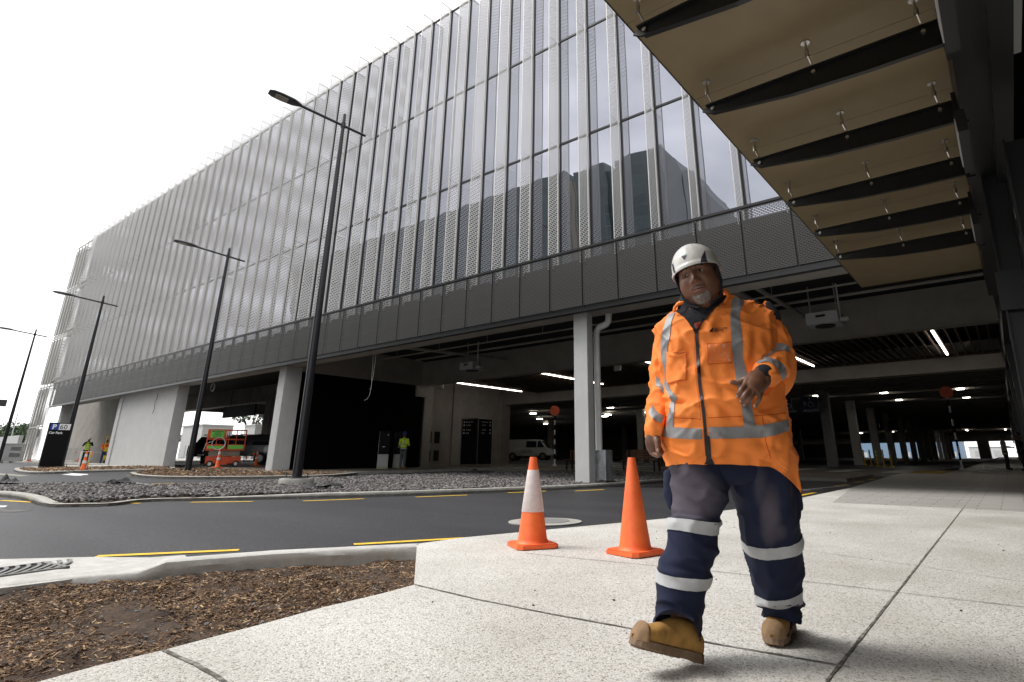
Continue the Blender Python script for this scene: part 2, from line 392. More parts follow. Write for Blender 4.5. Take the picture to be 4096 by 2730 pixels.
# forecourt paving on the right, under the car park
fore = [Vector((pr2[-1].x, pr2[-1].y)), Vector((9, pr2[-1].y)), Vector((9, 149)), Vector((-2.3, 149)), Vector((-2.3, 32))]
gpoly('forecourt_paving', [Vector((-2.6, 11.2)), Vector((9, 11.2)), Vector((9, 149)), Vector((-2.2, 149)), Vector((-2.2, 36)), Vector((-2.6, 30)), Vector((pr2[-2].x, pr2[-2].y)), Vector((pr2[-4].x, pr2[-4].y))], .004, .12, M['pavers'])
roadpoly = [Vector((p.x, p.y)) for p in gp((0,2236),(367,2228),(597,2233),(666,2226),(1102,2199),(1668,2172))]
roadpoly = [Vector((-77, -6)), Vector((-20, -6)), Vector((-12, -4)), Vector((-9, -1))] + roadpoly + [v for v in pr2[1:]] + [Vector((-2.3, 60)), Vector((-77, 60))]
gpoly('road', roadpoly, -.10, .15, M['asphalt'])
# raised crossing and central walkway inside the car park
gpoly('raised_crossing', [Vector(p) for p in ((-27, 27), (-2.3, 27), (-2.3, 34.5), (-27, 34.5))], -.004, .1, M['indoor'])
def marking(name, pts, mt, dz=-.094):
    o = gpoly(name, pts, dz, 0, mt, skirt=False); return o
for i in range(9):
    x = -4.6 - i * 2.2
    marking('crossing_stripe', [Vector(p) for p in ((x, 28.6), (x + .9, 28.6), (x + .9, 33.4), (x, 33.4))], M['white'], .003)
M['tactile'] = mat('tactile_paving', (.42, .27, .03), .6, var=.2, scale=12)
marking('tactile_paving', gp((3712,1905),(3850,1887),(3750,1885),(3640,1903)), M['tactile'], .012) if False else None
tp = [QX(0, 0, 1)] if False else None
gpoly('tactile_paving', [Vector(p) for p in ((-3.6, 28.6), (-2.35, 28.6), (-2.35, 33.4), (-3.6, 33.4))], .012, .01, M['tactile'])
gpoly('central_walkway', [Vector(p) for p in ((-20, 21.6), (-4.5, 21.6), (-4.5, 26.4), (-20, 26.4))], 0, .12, M['indoor'])
gpoly('side_walkway', [Vector(p) for p in ((-60, 14.6), (-38.5, 16), (-26.9, 13.2), (-24.0, 13.2), (-21.8, 14.6), (-22.0, 32), (-60, 32))], 0, .12, M['indoor'])
kerb('kerb', [Vector(p) for p in ((-22.0, 30), (-21.8, 14.6), (-24.0, 13.1), (-26.8, 13.1))], .15, .006)

# near kerb beside the mulch bed
kfront = [Vector((p.x, p.y)) for p in gp((-700,2262),(-300,2246),(0,2236),(367,2228),(597,2233),(666,2226),(1102,2199),(1668,2172))]
tops = [-.085, -.085, -.085, -.08, -.07, -.01, 0.0, 0.0]
kf = []; kt = []
for i in range(len(kfront) - 1):
    n = max(1, int((kfront[i + 1] - kfront[i]).length / .15))
    for k in range(n): kf.append(kfront[i].lerp(kfront[i + 1], k / n)); kt.append(tops[i] + (tops[i + 1] - tops[i]) * k / n)
kf.append(kfront[-1]); kt.append(tops[-1])
M['kerb_near'] = mat('kerb_concrete_near', (.44, .43, .40), .85, col2=(.56, .55, .52), scale=7, bump=.004, bscale=50)
def near_kerb():
    vs = []; fs = []; n = len(kf)
    W = []
    for i, p in enumerate(kf):
        a = kf[max(0, i - 1)]; b = kf[min(n - 1, i + 1)]; t = (b - a).normalized(); nn = Vector((t.y, -t.x))
        w = .17 if p.x > G(620, 2230).x else .17 + .42 * min(1, (G(620, 2230).x - p.x) / .55)
        ns = noise.noise(Vector((p.x * 3.1, p.y * 3.1, 0))); n2 = noise.noise(Vector((p.x * 14, p.y * 14, 5)))
        prof = [(0, -.1), (.0, -.03), (.012, -.008), (.035, 0), (w - .02, 0), (w, -.012), (w + .012 + .012 * n2, -.05 - .02 * ns), (w + .002, -.075 - .03 * ns), (w + .004 + .006 * n2, -.2), (w, -.33)]
        for a_, z in prof:
            zz = z if i < 0 or kt[i] > -.03 or a_ > .04 else z * max(.02, (kt[i] + .1) / .1)
            q = p + nn * a_; vs.append((q.x, q.y, gz(q.x, q.y) + kt[i] + zz))
    k = 10
    for i in range(n - 1):
        for j in range(k - 1): fs.append((i * k + j, (i + 1) * k + j, (i + 1) * k + j + 1, i * k + j + 1))
    fs.append(tuple(range(k))); fs.append(tuple((n - 1) * k + j for j in range(k)))
    o = mobj('kerb', vs, fs, M['kerb_near'], smooth=True); smooth_by_angle(o, 40); o['kind'] = 'structure'
near_kerb()
# soil bed
def inpoly(x, y, P):
    c = False; j = len(P) - 1
    for i in range(len(P)):
        if (P[i][1] > y) != (P[j][1] > y) and x < (P[j][0] - P[i][0]) * (y - P[i][1]) / (P[j][1] - P[i][1]) + P[i][0]: c = not c
        j = i
    return c
def soilh(x, y):
    v = Vector((x, y, 0))
    return -.125 + .045 * noise.noise(v * 1.3) + .03 * noise.noise(v * 4) + .018 * noise.noise(v * 11) + .008 * noise.noise(v * 31)
bedtop = [Vector((p.x, p.y)) for p in gp((1668,2176),(1102,2215),(666,2245),(597,2250),(300,2262),(0,2300),(-700,2330))]
bedpoly = bedtop + list(reversed(bl2))
bx0, bx1 = min(p.x for p in bedpoly), max(p.x for p in bedpoly); by0, by1 = min(p.y for p in bedpoly), max(p.y for p in bedpoly)
bx0 = max(bx0, -9); 
def grid_sheet(name, x0, x1, y0, y1, st, hf, inside, mt):
    nx = int((x1 - x0) / st) + 1; ny = int((y1 - y0) / st) + 1; vs = []; fs = []; ok = {}
    for j in range(ny):
        for i in range(nx):
            x = x0 + i * st; y = y0 + j * st; vs.append((x, y, gz(x, y) + hf(x, y)))
    for j in range(ny - 1):
        for i in range(nx - 1):
            if inside(x0 + (i + .5) * st, y0 + (j + .5) * st): fs.append((j * nx + i, j * nx + i + 1, (j + 1) * nx + i + 1, (j + 1) * nx + i))
    o = mobj(name, vs, fs, mt, smooth=True); bm = bmesh.new(); bm.from_mesh(o.data)
    bmesh.ops.delete(bm, geom=[v for v in bm.verts if not v.link_faces], context='VERTS'); bm.to_mesh(o.data); bm.free(); return o
so_ = grid_sheet('soil_bed', bx0 - .2, bx1 + .05, by0 - .2, by1 + .1, .035, soilh, lambda x, y: True if inpoly(x, y, bedpoly) else any(inpoly(x + a, y + b, bedpoly) for a, b in ((.06, 0), (-.06, 0), (0, .06), (0, -.06))), M['soil'])
so_['kind'] = 'structure'


def scatter(name, pts, mk, mt, label, cat):
    """many small pieces in one mesh; mk(rng, p) -> verts, faces"""
    V = []; Fc = []; mi = []; b = 0
    for p in pts:
        v, f, m_ = mk(p); V.append(v); Fc += [tuple(i + b for i in q) for q in f]; mi += [m_] * len(f); b += len(v)
    o = mobj(name, np.concatenate(V).tolist(), Fc, mt); o.data.polygons.foreach_set('material_index', mi)
    tag(o, label, cat, kind='stuff'); return o
ICO = None
def ico():
    global ICO
    if ICO is None:
        bm = bmesh.new(); bmesh.ops.create_icosphere(bm, subdivisions=1, radius=1)
        ICO = (np.array([v.co[:] for v in bm.verts]), [tuple(v.index for v in f.verts) for f in bm.faces]); bm.free()
    return ICO
def rotm():
    q = RNG.normal(size=4); q /= np.linalg.norm(q); w, x, y, z = q
    return np.array([[1-2*(y*y+z*z),2*(x*y-z*w),2*(x*z+y*w)],[2*(x*y+z*w),1-2*(x*x+z*z),2*(y*z-x*w)],[2*(x*z-y*w),2*(y*z+x*w),1-2*(x*x+y*y)]])
def stone(smin, smax):
    def f(p):
        v, fs = ico(); s = RNG.uniform(smin, smax)
        w = (v * (RNG.uniform(.6, 1.15, 3)) * (1 + RNG.uniform(-.22, .22, (len(v), 1)))) @ rotm().T * s
        w[:, 2] *= .8
        return w + np.array(p), fs, int(RNG.integers(0, 4))
    return f
CUBE = (np.array([(-1,-1,-1),(1,-1,-1),(1,1,-1),(-1,1,-1),(-1,-1,1),(1,-1,1),(1,1,1),(-1,1,1)], float), [(0,3,2,1),(4,5,6,7),(0,1,5,4),(1,2,6,5),(2,3,7,6),(3,0,4,7)])
def chip(l0, l1):
    def f(p):
        l = RNG.uniform(l0, l1) * RNG.choice([.6, 1, 1, 1.5]); s = np.array([l, l * RNG.uniform(.12, .35), l * RNG.uniform(.04, .12)])
        a = RNG.uniform(0, 2 * pi); t = RNG.normal(0, .28); u = RNG.normal(0, .3)
        Rz = np.array([[cos(a), -sin(a), 0], [sin(a), cos(a), 0], [0, 0, 1]]); Ry = np.array([[cos(t), 0, sin(t)], [0, 1, 0], [-sin(t), 0, cos(t)]]); Rx = np.array([[1, 0, 0], [0, cos(u), -sin(u)], [0, sin(u), cos(u)]])
        v = CUBE[0] * s; v = v * (1 - .35 * (CUBE[0][:, :1] > 0) * np.array([0, 1, 1]))
        return v @ (Rz @ Ry @ Rx).T + np.array(p), CUBE[1], int(RNG.choice([0, 0, 1, 1, 2, 3]))
    return f
chipm = [mat('bark_a', (.15, .085, .045), .9), mat('bark_b', (.26, .16, .09), .9), mat('bark_c', (.46, .32, .19), .9), mat('bark_d', (.05, .03, .02), .9)]
pts = []
while len(pts) < 26000:
    x = RNG.uniform(bx0, bx1); y = RNG.uniform(by0, by1)
    if not inpoly(x, y, bedpoly): continue
    d = noise.noise(Vector((x * 1.1, y * 2.2, 4))) + .35 * noise.noise(Vector((x * 6, y * 6, 1)))
    if RNG.random() > (.60 + 1.3 * d): continue
    pts.append((x, y, gz(x, y) + soilh(x, y) + RNG.uniform(0, .008)))
scatter('bark_mulch', pts, chip(.006, .016), chipm, 'brown bark mulch and wood chips scattered over the bare soil bed', 'mulch')
pts = []
while len(pts) < 160:
    x = RNG.uniform(bx0, bx1); y = RNG.uniform(by0, by1)
    if inpoly(x, y, bedpoly): pts.append((x, y, gz(x, y) + soilh(x, y) + .004))
scatter('pebbles', pts, stone(.006, .016), [mat('pebble', (.25, .25, .26), .8)] * 4, 'small grey pebbles lying in the bark mulch', 'pebbles')

pts = []
while len(pts) < 90:
    x = RNG.uniform(-4.5, 1.2); y = RNG.uniform(.8, 8)
    if inpoly(x, y, pathpts): pts.append((x, y, gz(x, y) + .003))
scatter('grit', pts, stone(.003, .008), [mat('grit', (.05, .045, .04), .9)] * 4, 'specks of dark grit lying on the pale footpath', 'grit')
# gravel island
near_pts = [(-500,2010),(-60,1966),(0,1967),(97,1977),(184,2006),(300,2004),(459,2002),(571,1985),(800,1982),(1100,1977),(1600,1967),(2299,1942),(2520,1928),(2651,1917)]
far_pts = [(2680,1893),(2651,1889),(2400,1884),(2110,1886),(1855,1894),(1600,1905),(1400,1909),(1100,1918),(867,1929),(633,1941),(551,1932),(300,1933),(41,1933),(-60,1934),(-500,1940)]
g_near = [Vector((p.x, p.y)) for p in gp(*near_pts)]; g_far = [Vector((p.x, p.y)) for p in gp(*far_pts)]
gs_near = smooth_path(g_near[1:], 2); g_end = smooth_path([g_near[-1], g_near[-1] + Vector((.9, .5)), g_far[0] + Vector((.7, 0)), g_far[0]], 2)
island = [g for g in gs_near] + g_end[1:-1] + g_far
gpoly('gravel_island_base', island, -.05, .05, M['soil'])
nk = gs_near + g_end[1:]
ntop = []
for p in nk:
    x0, x1 = G(184, 2006).x, G(459, 2002).x; a = min(1, abs(p.x - x0) / .9) if p.x < x0 else (min(1, (p.x - x1) / 1.2) if p.x > x1 else 0)
    ntop.append(-.045 + .05 * a)
kerb('kerb', nk, .15, ntop)
kerb('kerb', g_far, .13, .004)
def gravh(x, y):
    v = Vector((x, y, 0)); c = G(1451, 1896); d = math.hypot((x - c.x) / 2.2, (y - c.y) / 2.0)
    return .0 + .03 * noise.noise(v * .8) + .18 * math.exp(-d * d)
pts = []; gx0 = min(p.x for p in island); gx1 = max(p.x for p in island); gy0 = min(p.y for p in island); gy1 = max(p.y for p in island)
from mathutils import kdtree
isl_in = island
def near_edge(x, y, P, d):
    for i in range(len(P)):
        a = P[i]; b = P[(i + 1) % len(P)]; ab = b - a; L2 = ab.length_squared
        if L2 < 1e-9: continue
        t = max(0, min(1, ((x - a.x) * ab.x + (y - a.y) * ab.y) / L2)); q = a + ab * t
        if (q.x - x) ** 2 + (q.y - y) ** 2 < d * d: return True
    return False
tries = 0
while len(pts) < 42000 and tries < 400000:
    tries += 1
    x = gx1 - (gx1 - max(gx0, -46)) * RNG.random() ** 1.5; y = RNG.uniform(gy0, gy1)
    if not inpoly(x, y, island): continue
    if near_edge(x, y, island, .17) or (x + 15.33) ** 2 + (y - 8.85) ** 2 < .2: continue
    pts.append((x, y, gz(x, y) + gravh(x, y) + RNG.uniform(-.02, .015)))
gm = [mat('scoria_a', (.098, .088, .086), .9), mat('scoria_b', (.050, .045, .044), .9), mat('scoria_c', (.145, .135, .132), .9), mat('scoria_d', (.24, .225, .215), .9)]
scatter('gravel', pts, stone(.022, .048), gm, 'purple grey crushed stone filling the long kerbed island', 'gravel')
grid_sheet('gravel_base', max(gx0, -46), gx1, gy0, gy1, .25, lambda x, y: gravh(x, y) - .035, lambda x, y: inpoly(x, y, island) and not near_edge(x, y, island, .15), M['soil'])['kind'] = 'structure'

# mulch island in front of the columns
mi_near = [Vector((p.x, p.y)) for p in gp((520,1890),(545,1899),(663,1906),(900,1906),(1100,1904),(1334,1899),(1430,1890))]
mi_far = [Vector((p.x, p.y)) for p in gp((1380,1886),(1200,1881),(1060,1877),(900,1873),(740,1873),(600,1878),(530,1886))]
mi = smooth_path(mi_near, 2) + mi_far
gpoly('mulch_island_base', mi, -.02, .1, M['soil']); kerb('kerb', smooth_path(mi_near, 2), .15, .0); kerb('kerb', mi_far, .12, .0)
pts = []
mx0, mx1 = min(p.x for p in mi), max(p.x for p in mi); my0, my1 = min(p.y for p in mi), max(p.y for p in mi)
while len(pts) < 4500:
    x = RNG.uniform(mx0, mx1); y = RNG.uniform(my0, my1)
    if inpoly(x, y, mi) and not near_edge(x, y, mi, .12): pts.append((x, y, gz(x, y) + RNG.uniform(-.01, .03)))
scatter('bark_mulch', pts, chip(.03, .06), chipm, 'brown bark mulch on the island around the second lamp post', 'mulch')
# left island with the pylon sign
li_near = [Vector((p.x, p.y)) for p in gp((56,1876),(75,1884),(159,1889),(316,1882),(600,1877),(700,1874))]
li_far = [Vector((p.x, p.y)) for p in gp((700,1862),(420,1858),(250,1860),(110,1866),(62,1870))]
li = smooth_path(li_near, 2) + li_far
gpoly('sign_island_base', li, -.02, .1, M['kerb']); kerb('kerb', smooth_path(li_near, 2), .15, .0); kerb('kerb', li_far, .12, 0)
pts = []
lx0, lx1 = min(p.x for p in li), max(p.x for p in li); ly0, ly1 = min(p.y for p in li), max(p.y for p in li)
while len(pts) < 2600:
    x = RNG.uniform(lx0, lx1); y = RNG.uniform(ly0, ly1)
    if x > G(290, 1870).x and inpoly(x, y, li) and not near_edge(x, y, li, .2): pts.append((x, y, gz(x, y) + RNG.uniform(-.01, .035)))
scatter('bark_mulch', pts, chip(.035, .07), chipm, 'brown bark mulch at the foot of the broad white wall', 'mulch')
# far footway beyond the roads
gpoly('far_footway', [Vector(p) for p in ((-78, 12.6), (-47, 13.4), (-47, 60), (-78, 60))], 0, .12, M['kerb'])

# road markings
def dash(a, b, w=.1, mt='yellow', dz=-.094):
    a = G(*a, -.1); b = G(*b, -.1); d = Vector((b.x - a.x, b.y - a.y)); n = Vector((-d.y, d.x)).normalized() * w / 2
    A = Vector((a.x, a.y)); B = Vector((b.x, b.y)); marking('road_marking', [A - n, B - n, B + n, A + n], M[mt], dz)
for a, b in [((385,2228),(955,2203)),((1415,2180),(1858,2155)),((2206,2125),(2470,2100)),((3180,1988),(3260,1972)),((3340,1946),(3392,1938)),((3415,1932),(3458,1926)),((3475,1921),(3497,1917)),
             ((5,2004),(153,2012)),((338,2014),(560,2015)),((763,2011),(1010,2008)),((1212,2006),(1455,1997)),((1662,1990),(1868,1982)),((2030,1973),(2185,1966)),((2300,1966),(2415,1960)),
             ((505,1902),(553,1903)),((613,1906),(690,1907)),((606,1936),(795,1933)),((76,1871),(100,1871))]: dash(a, b, .11)
dash((3185,1963),(3400,1943), .09, 'white'); dash((3180,1968),(3290,1957), .05, 'white')
# direction arrow and faded road works painting
arr = [(243,1891),(353,1898),(352,1901),(322,1902),(333,1904),(300,1904),(247,1900),(260,1898),(290,1897)]
marking('road_arrow', [Vector((p.x, p.y)) for p in [G(q[0], q[1], -.1) for q in arr]], M['white'])
M['worn'] = mat('worn_paint', (.30, .28, .24), .8, var=.2, scale=3)
marking('worn_marking', [Vector((p.x, p.y)) for p in [G(*q, -.1) for q in [(-40,1893),(40,1897),(120,1905),(80,1907),(-40,1899)]]], M['worn'])
marking('worn_marking', [Vector((p.x, p.y)) for p in [G(*q, -.1) for q in [(-60,2024),(30,2025),(20,2031),(-60,2033)]]], M['white'])
M['dust'] = mat('road_dust', (.14, .135, .125), .8, col2=(.05, .05, .052), scale=3.5)
for L in ([(-40,2036),(130,2042),(60,2050),(-40,2048)],):
    marking('road_dust', [Vector((p.x, p.y)) for p in [G(q[0], q[1], -.1) for q in L]], M['dust'], -.096)
#==PART_BUILDING==
# ------------------------------------------------------------------ the car park building
def wp(o, parent):
    """parent a part whose mesh is already in world place"""
    o.parent = parent; o.matrix_parent_inverse = Matrix.Translation(-parent.location); return o
def part(mb, name, mt, parent, smooth=False, loc=None):
    o = mb.build(name, mt, None, smooth, loc); return wp(o, parent)
YG = 13.9; YB = 13.3; XR = 9.0
bld = empty('car_park_building', (-26, 14, .4), 'long multi storey car park with perforated metal fins over mirrored glass and dark mesh band', 'building')
mull = [-9.185 + 1.2 * k for k in range(-44, 11)]
ZT = [6.45, 10.97, 15.2, 19.85]
# glazing: one window per bay, three panes, black frame as its piece
w0 = f0 = None
for i, x in enumerate(mull[:-1]):
    if w0 is None:
        mb = MB()
        for a, b in zip(ZT[:-1], ZT[1:]): mb.add([(.0, YG, a + .03), (1.2, YG, a + .03), (1.2, YG, b - .03), (0, YG, b - .03)], [(0, 1, 2, 3)])
        w0 = mb.build('window', M['glass'], fix=False); w0.location = (x, 0, 0); wp(w0, bld)
        mb = MB()
        for z in ZT: mb.box(.03, 1.2, YG - .03, YG + .05, z - .035, z + .035)
        mb.box(.03, .075, YG - .035, YG + .04, ZT[0], ZT[-1])
        f0 = mb.build('window_frame', M['black'], w0)
    else:
        c = w0.copy(); COL.objects.link(c); c.location.x = x; d = f0.copy(); COL.objects.link(d); d.parent = c
# fins
mb = MB(); zb = 6.35
cuts = [zb, 10.93, 15.16, 20.0]
mb.cur = 0
for a, b in zip(cuts[:-1], cuts[1:]): mb.add([(0, YB + .03, a), (0, YG - .08, a), (0, YG - .08, b - .03), (0, YB + .03, b - .03)], [(0, 1, 2, 3)])
mb.cur = 1
mb.box(-.010, .010, YB + .01, YB + .03, zb, 20.0); mb.box(-.018, .012, YG - .10, YG - .035, zb, 20.0)
mb.box(-.012, .012, YB + .03, YG - .08, 19.95, 20.0)
for z in cuts[1:3]: mb.box(-.006, .006, YB + .03, YG - .08, z - .045, z - .03); mb.box(-.03, .03, YG - .08, YG - .02, z - .06, z + .04)
fin0 = mb.build('fin', [M['fin'], M['alu']]); fin0.location = (mull[0], 0, 0); wp(fin0, bld)
for x in mull[1:]:
    c = fin0.copy(); COL.objects.link(c); c.location.x = x
# roof parapet cap and inner walls behind the glass
mb = MB(); mb.box(mull[0], XR, YG - .05, YG + .5, 19.86, 20.0); part(mb, 'parapet', M['alu'], bld)
mb = MB(); mb.box(mull[0], XR, YG + .1, 150, 6.3, 19.8); part(mb, 'upper_storeys', M['conc_dark'], bld)
# dark mesh band
jx = QY(2616, 937, YB).x
p0 = None; k0 = int((-61.4 - jx) / 1.2)
for k in range(k0, 9):
    x = jx + 1.2 * k
    if p0 is None:
        mb = MB(); mb.cur = 0; mb.add([(.012, YB, 5.03), (1.188, YB, 5.03), (1.188, YB, 6.72), (.012, YB, 6.72)], [(0, 1, 2, 3)])
        mb.cur = 1
        for a in (.012, 1.176): mb.box(a, a + .012, YB, YB + .03, 5.03, 6.72)
        for z in (5.03, 5.58, 6.15, 6.71): mb.box(.012, 1.188, YB + .002, YB + .02, z - .008, z + .004)
        p0 = mb.build('spandrel_panel', [M['bandp'], M['black']], fix=False); p0.location = (x, 0, 0); wp(p0, bld)
    else:
        c = p0.copy(); COL.objects.link(c); c.location.x = x
bl = jx + 1.2 * k0
mb = MB(); mb.box(bl - .02, XR, YB - .03, YB + .05, 6.735, 6.80); mb.box(bl - .02, XR, YB + .05, YB + .09, 4.86, 5.0); mb.box(bl - .02, XR, YB + .09, YB + .17, 4.84, 4.90)
for k in range(k0, 9): mb.box(jx + 1.2 * k - .02, jx + 1.2 * k + .02, YB + .04, YB + .55, 6.3, 6.36); mb.box(jx + 1.2 * k - .02, jx + 1.2 * k + .02, YB + .05, YB + .12, 5.0, 6.7)
part(mb, 'band_rail', M['black'], bld)
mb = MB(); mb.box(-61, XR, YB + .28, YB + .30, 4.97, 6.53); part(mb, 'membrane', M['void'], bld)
mb = MB(); mb.box(-59.2, XR, YB + .31, 14.45, 4.95, 6.3); mb.box(-59.2, XR, YB + .18, YB + .27, 4.95, 5.0); part(mb, 'edge_beam', M['conc_grey'], bld)
# front columns and the broad shear wall
def column(x0, x1, y0, y1, z1, mt, name='column', lo=-.3):
    mb = MB(); mb.box(x0, x1, y0, y1, gz(x0, y0) + lo, z1, .015); return part(mb, name, mt, bld)
column(-9.8, -9.32, 13.8, 14.1, 4.95, M['conc_col'])
column(-26.56, -26.0, 13.8, 14.6, 4.95, M['conc_col'])
column(-46.72, -37.65, 13.8, 14.4, 4.95, M['conc_col'], 'shear_wall')
column(-59.25, -58.7, 13.8, 14.6, 4.95, M['conc_col'])
mb = MB(); mb.box(-46.2, -45.95, 13.74, 13.8, .6, 4.9); part(mb, 'pilaster', M['conc_col'], bld)
# beams, ceilings
mb = MB(); mb.box(-29, .45, 21.85, 22.6, 4.86, 6.12)
mb.box(-29, .55, 21.8, 21.86, 4.80, 4.87); part(mb, 'beam', M['conc_grey'], bld)
mb = MB(); mb.box(-27.8, .45, 30.3, 31.0, 4.38, 5.6); part(mb, 'beam', M['conc_grey'], bld)
mb = MB(); mb.box(-27.0, -26.1, 14.45, 21.85, 4.8, 6.2); part(mb, 'beam', M['conc_grey'], bld)
mb = MB(); mb.box(-37.7, -26.2, 21.6, 22.4, 4.2, 6.2); mb.box(-60, -37.7, 22, 22.8, 5.0, 6.2); part(mb, 'beam', M['conc_grey'], bld)
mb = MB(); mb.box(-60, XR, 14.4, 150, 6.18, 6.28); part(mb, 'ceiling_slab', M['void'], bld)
mb = MB()
x = -24.5
while x < .3: mb.box(x, x + .05, 22.65, 30.25, 5.0, 5.14); x += .3
mb.box(-24.6, .4, 22.62, 22.7, 4.98, 5.12); mb.box(-24.6, .4, 30.2, 30.28, 4.98, 5.12)
part(mb, 'slat_ceiling', M['slat'], bld)
mb = MB(); mb.box(-60, .45, 31, 150, 5.35, 5.5)
y = 32.2
while y < 149: mb.box(-60, .45, y, y + .22, 5.1, 5.36); y += 1.4 + (y - 32) * .01
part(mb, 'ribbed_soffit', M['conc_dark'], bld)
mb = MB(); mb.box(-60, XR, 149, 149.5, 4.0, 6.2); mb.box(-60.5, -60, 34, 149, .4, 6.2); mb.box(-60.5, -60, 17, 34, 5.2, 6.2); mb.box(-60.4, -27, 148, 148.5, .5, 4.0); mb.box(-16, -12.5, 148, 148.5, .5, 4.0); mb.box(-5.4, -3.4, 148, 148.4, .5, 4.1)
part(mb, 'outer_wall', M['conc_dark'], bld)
# inner columns
for xx, ys in ((-9.5, [42.4 + 8.35 * k for k in range(13)]), (-26.3, [39 + 8.4 * k for k in range(8)]), (-19.3, [36.5, 51]), (-43, [39 + 8.4 * k for k in range(6)])):
    for y in ys: column(xx - .29, xx + .29, y - .3, y + .3, 5.36, M['conc_grey'])
column(-28.3, -27.55, 22.2, 22.9, 4.9, M['conc_grey']); column(-28.1, -27.4, 30.0, 30.9, 5, M['conc_grey'])
column(-42.3, -41.5, 21.3, 22.0, 4.9, M['conc_grey'])
# hoarding wall beside the kiosks
mb = MB(); mb.box(-27.0, -26.32, 14.8, 22.2, .2, 4.85); part(mb, 'hoarding', M['blackwall'], bld)
# plant-room walls
mb = MB(); mb.box(-28.4, -27.7, 22.9, 25.75, .3, 6.1); mb.box(-28.5, -27.62, 25.8, 30.1, .3, 6.1); mb.box(-41.5, -26.4, 22.4, 23.0, .3, 6.1)
part(mb, 'inner_wall', M['conc_grey'], bld)
mb = MB(); mb.box(-72.0, -48.0, 16.8, 17.1, 1.9, 6.1); o = part(mb, 'inner_wall', M['conc_grey'], bld)
M['block'] = pavers('block_wall', (.25, .24, .22), (.20, .19, .18), .4, .2)
mb = MB(); mb.box(-72.0, -48.0, 16.75, 17.15, .3, 1.9); o = part(mb, 'block_plinth', M['block'], bld)
# double door with louvres
mb = MB(); mb.box(-27.7, -27.64, QX(1688, 1863, -27.7).y, QX(1755, 1863, -27.7).y, .45, 2.75); dr = part(mb, 'door', mat('door_paint', (.27, .255, .23), .5), bld)
yy0, yy1 = QX(1688, 1863, -27.7).y, QX(1755, 1863, -27.7).y; ym = (yy0 + yy1) / 2
for a, b in ((yy0 + .12, ym - .12), (ym + .12, yy1 - .12)):
    for c, d in ((.75, 1.35), (1.75, 2.4)):
        mb = MB(); z = c
        mb.box(-27.638, -27.63, a, b, c, d)
        while z < d: mb.box(-27.63, -27.615, a, b, z, z + .02); z += .05
        o = mb.build('louvre', M['black']); o.parent = dr; o.matrix_parent_inverse = Matrix.Translation(-bld.location)
        o.matrix_parent_inverse = (Matrix.Translation(bld.location) @ dr.matrix_parent_inverse).inverted() if False else Matrix.Identity(4)
mb = MB(); mb.tube([(-27.60, ym - .06, 1.45), (-27.60, ym - .06, 1.65)], .012); mb.tube([(-27.60, ym + .06, 1.45), (-27.60, ym + .06, 1.65)], .012)
mb.build('handle', M['steel']).parent = dr
# led strips and downlights
for px1, py1, px2, py2 in ((1799,1531,2086,1568),(2142,1492,2411,1539),(2550,1447,2700,1480),(3120,1400,3255,1467),(3721,1318,3790,1421)):
    a = QZ(px1, py1, 4.93); b = QZ(px2, py2, 4.93); xx = b.x
    y0 = max(22.75, min(a.y, b.y)); y1 = b.y
    mb = MB(); mb.box(xx - .035, xx + .035, y0, y1, 4.93, 4.97); part(mb, 'strip_light', M['led'], bld)
for px, py in ((3533,1559),(3594,1589),(3838,1543),(3863,1578),(3266,1573),(2133,1645),(2159,1668),(2184,1688),(2441,1621),(2433,1650),(2585,1640),(2419,1657)):
    p = QZ(px, py, 5.34 if py < 1640 else 5.08); mb = MB(); r = .12
    if p.y > 140 or p.y < 20: continue
    mb.box(p.x - .22, p.x + .22, p.y - .22, p.y + .22, p.z - .25, p.z - .2); part(mb, 'downlight', M['dot'], bld)
for px1, py1, px2 in ((3558,1725,3581),(3864,1720,3876),(4021,1717,4023),(3430,1731,3436)):
    a = QZ(px1, py1, 5.0); mb = MB(); mb.box(a.x - .1, a.x + .1, a.y, a.y + 4, 4.98, 5.02); part(mb, 'strip_light', M['led'], bld)
# side soffit towards the terminal, brown boards with cross lights
mb = MB(); mb.box(.62, 9, 13.5, 149, 5.02, 5.2); mb.box(7.5, 7.8, 13.5, 149, .1, 5.0); part(mb, 'timber_soffit', M['brownwall'], bld)
for py in (1430, 1518, 1557, 1601, 1656, 1691, 1712):
    p = QZ(4055, py, 5.0); mb = MB(); mb.box(.75, 2.6, p.y - .04, p.y + .04, 4.99, 5.015); part(mb, 'strip_light', M['led'], bld)
for y in (24, 31, 44, 58, 75, 95):
    mb = MB(); mb.box(.46, .72, y, y + .5, gz(0, y) - .1, 5.1); part(mb, 'steel_column', M['black'], bld)
mb = MB(); mb.box(.46, .7, 13.2, 149, 4.4, 6.1); part(mb, 'edge_girder', M['black'], bld)
# pipes under the first ceiling
mb = MB()
mb.tube([(-24, 17.6, 5.55), (-10, 17.6, 5.55), (.3, 17.6, 5.55)], .035, 8); mb.tube([(-24, 19.6, 5.75), (.3, 19.6, 5.75)], .05, 8)
mb.tube([(-21.5, 14.6, 5.6), (-19.5, 21.6, 5.6)], .07, 8); mb.tube([(-5.2, 14.6, 5.6), (-5.0, 21.6, 5.6)], .07, 8)
for x in (-23, -20, -17, -14, -11, -8, -5, -2): mb.tube([(x, 17.6, 5.55), (x, 17.6, 6.2)], .012, 6)
mb.box(-6.5, -5.9, 15.0, 21.6, 5.75, 5.85)
part(mb, 'service_pipe', M['conc_grey'], bld)
mb = MB()
pz = [(-9.0, 15.45, .9), (-9.0, 15.45, 4.5), (-8.95, 15.42, 4.62), (-8.8, 15.38, 4.7), (-8.55, 15.3, 4.72), (-8.42, 15.3, 4.78), (-8.38, 15.3, 4.95)]
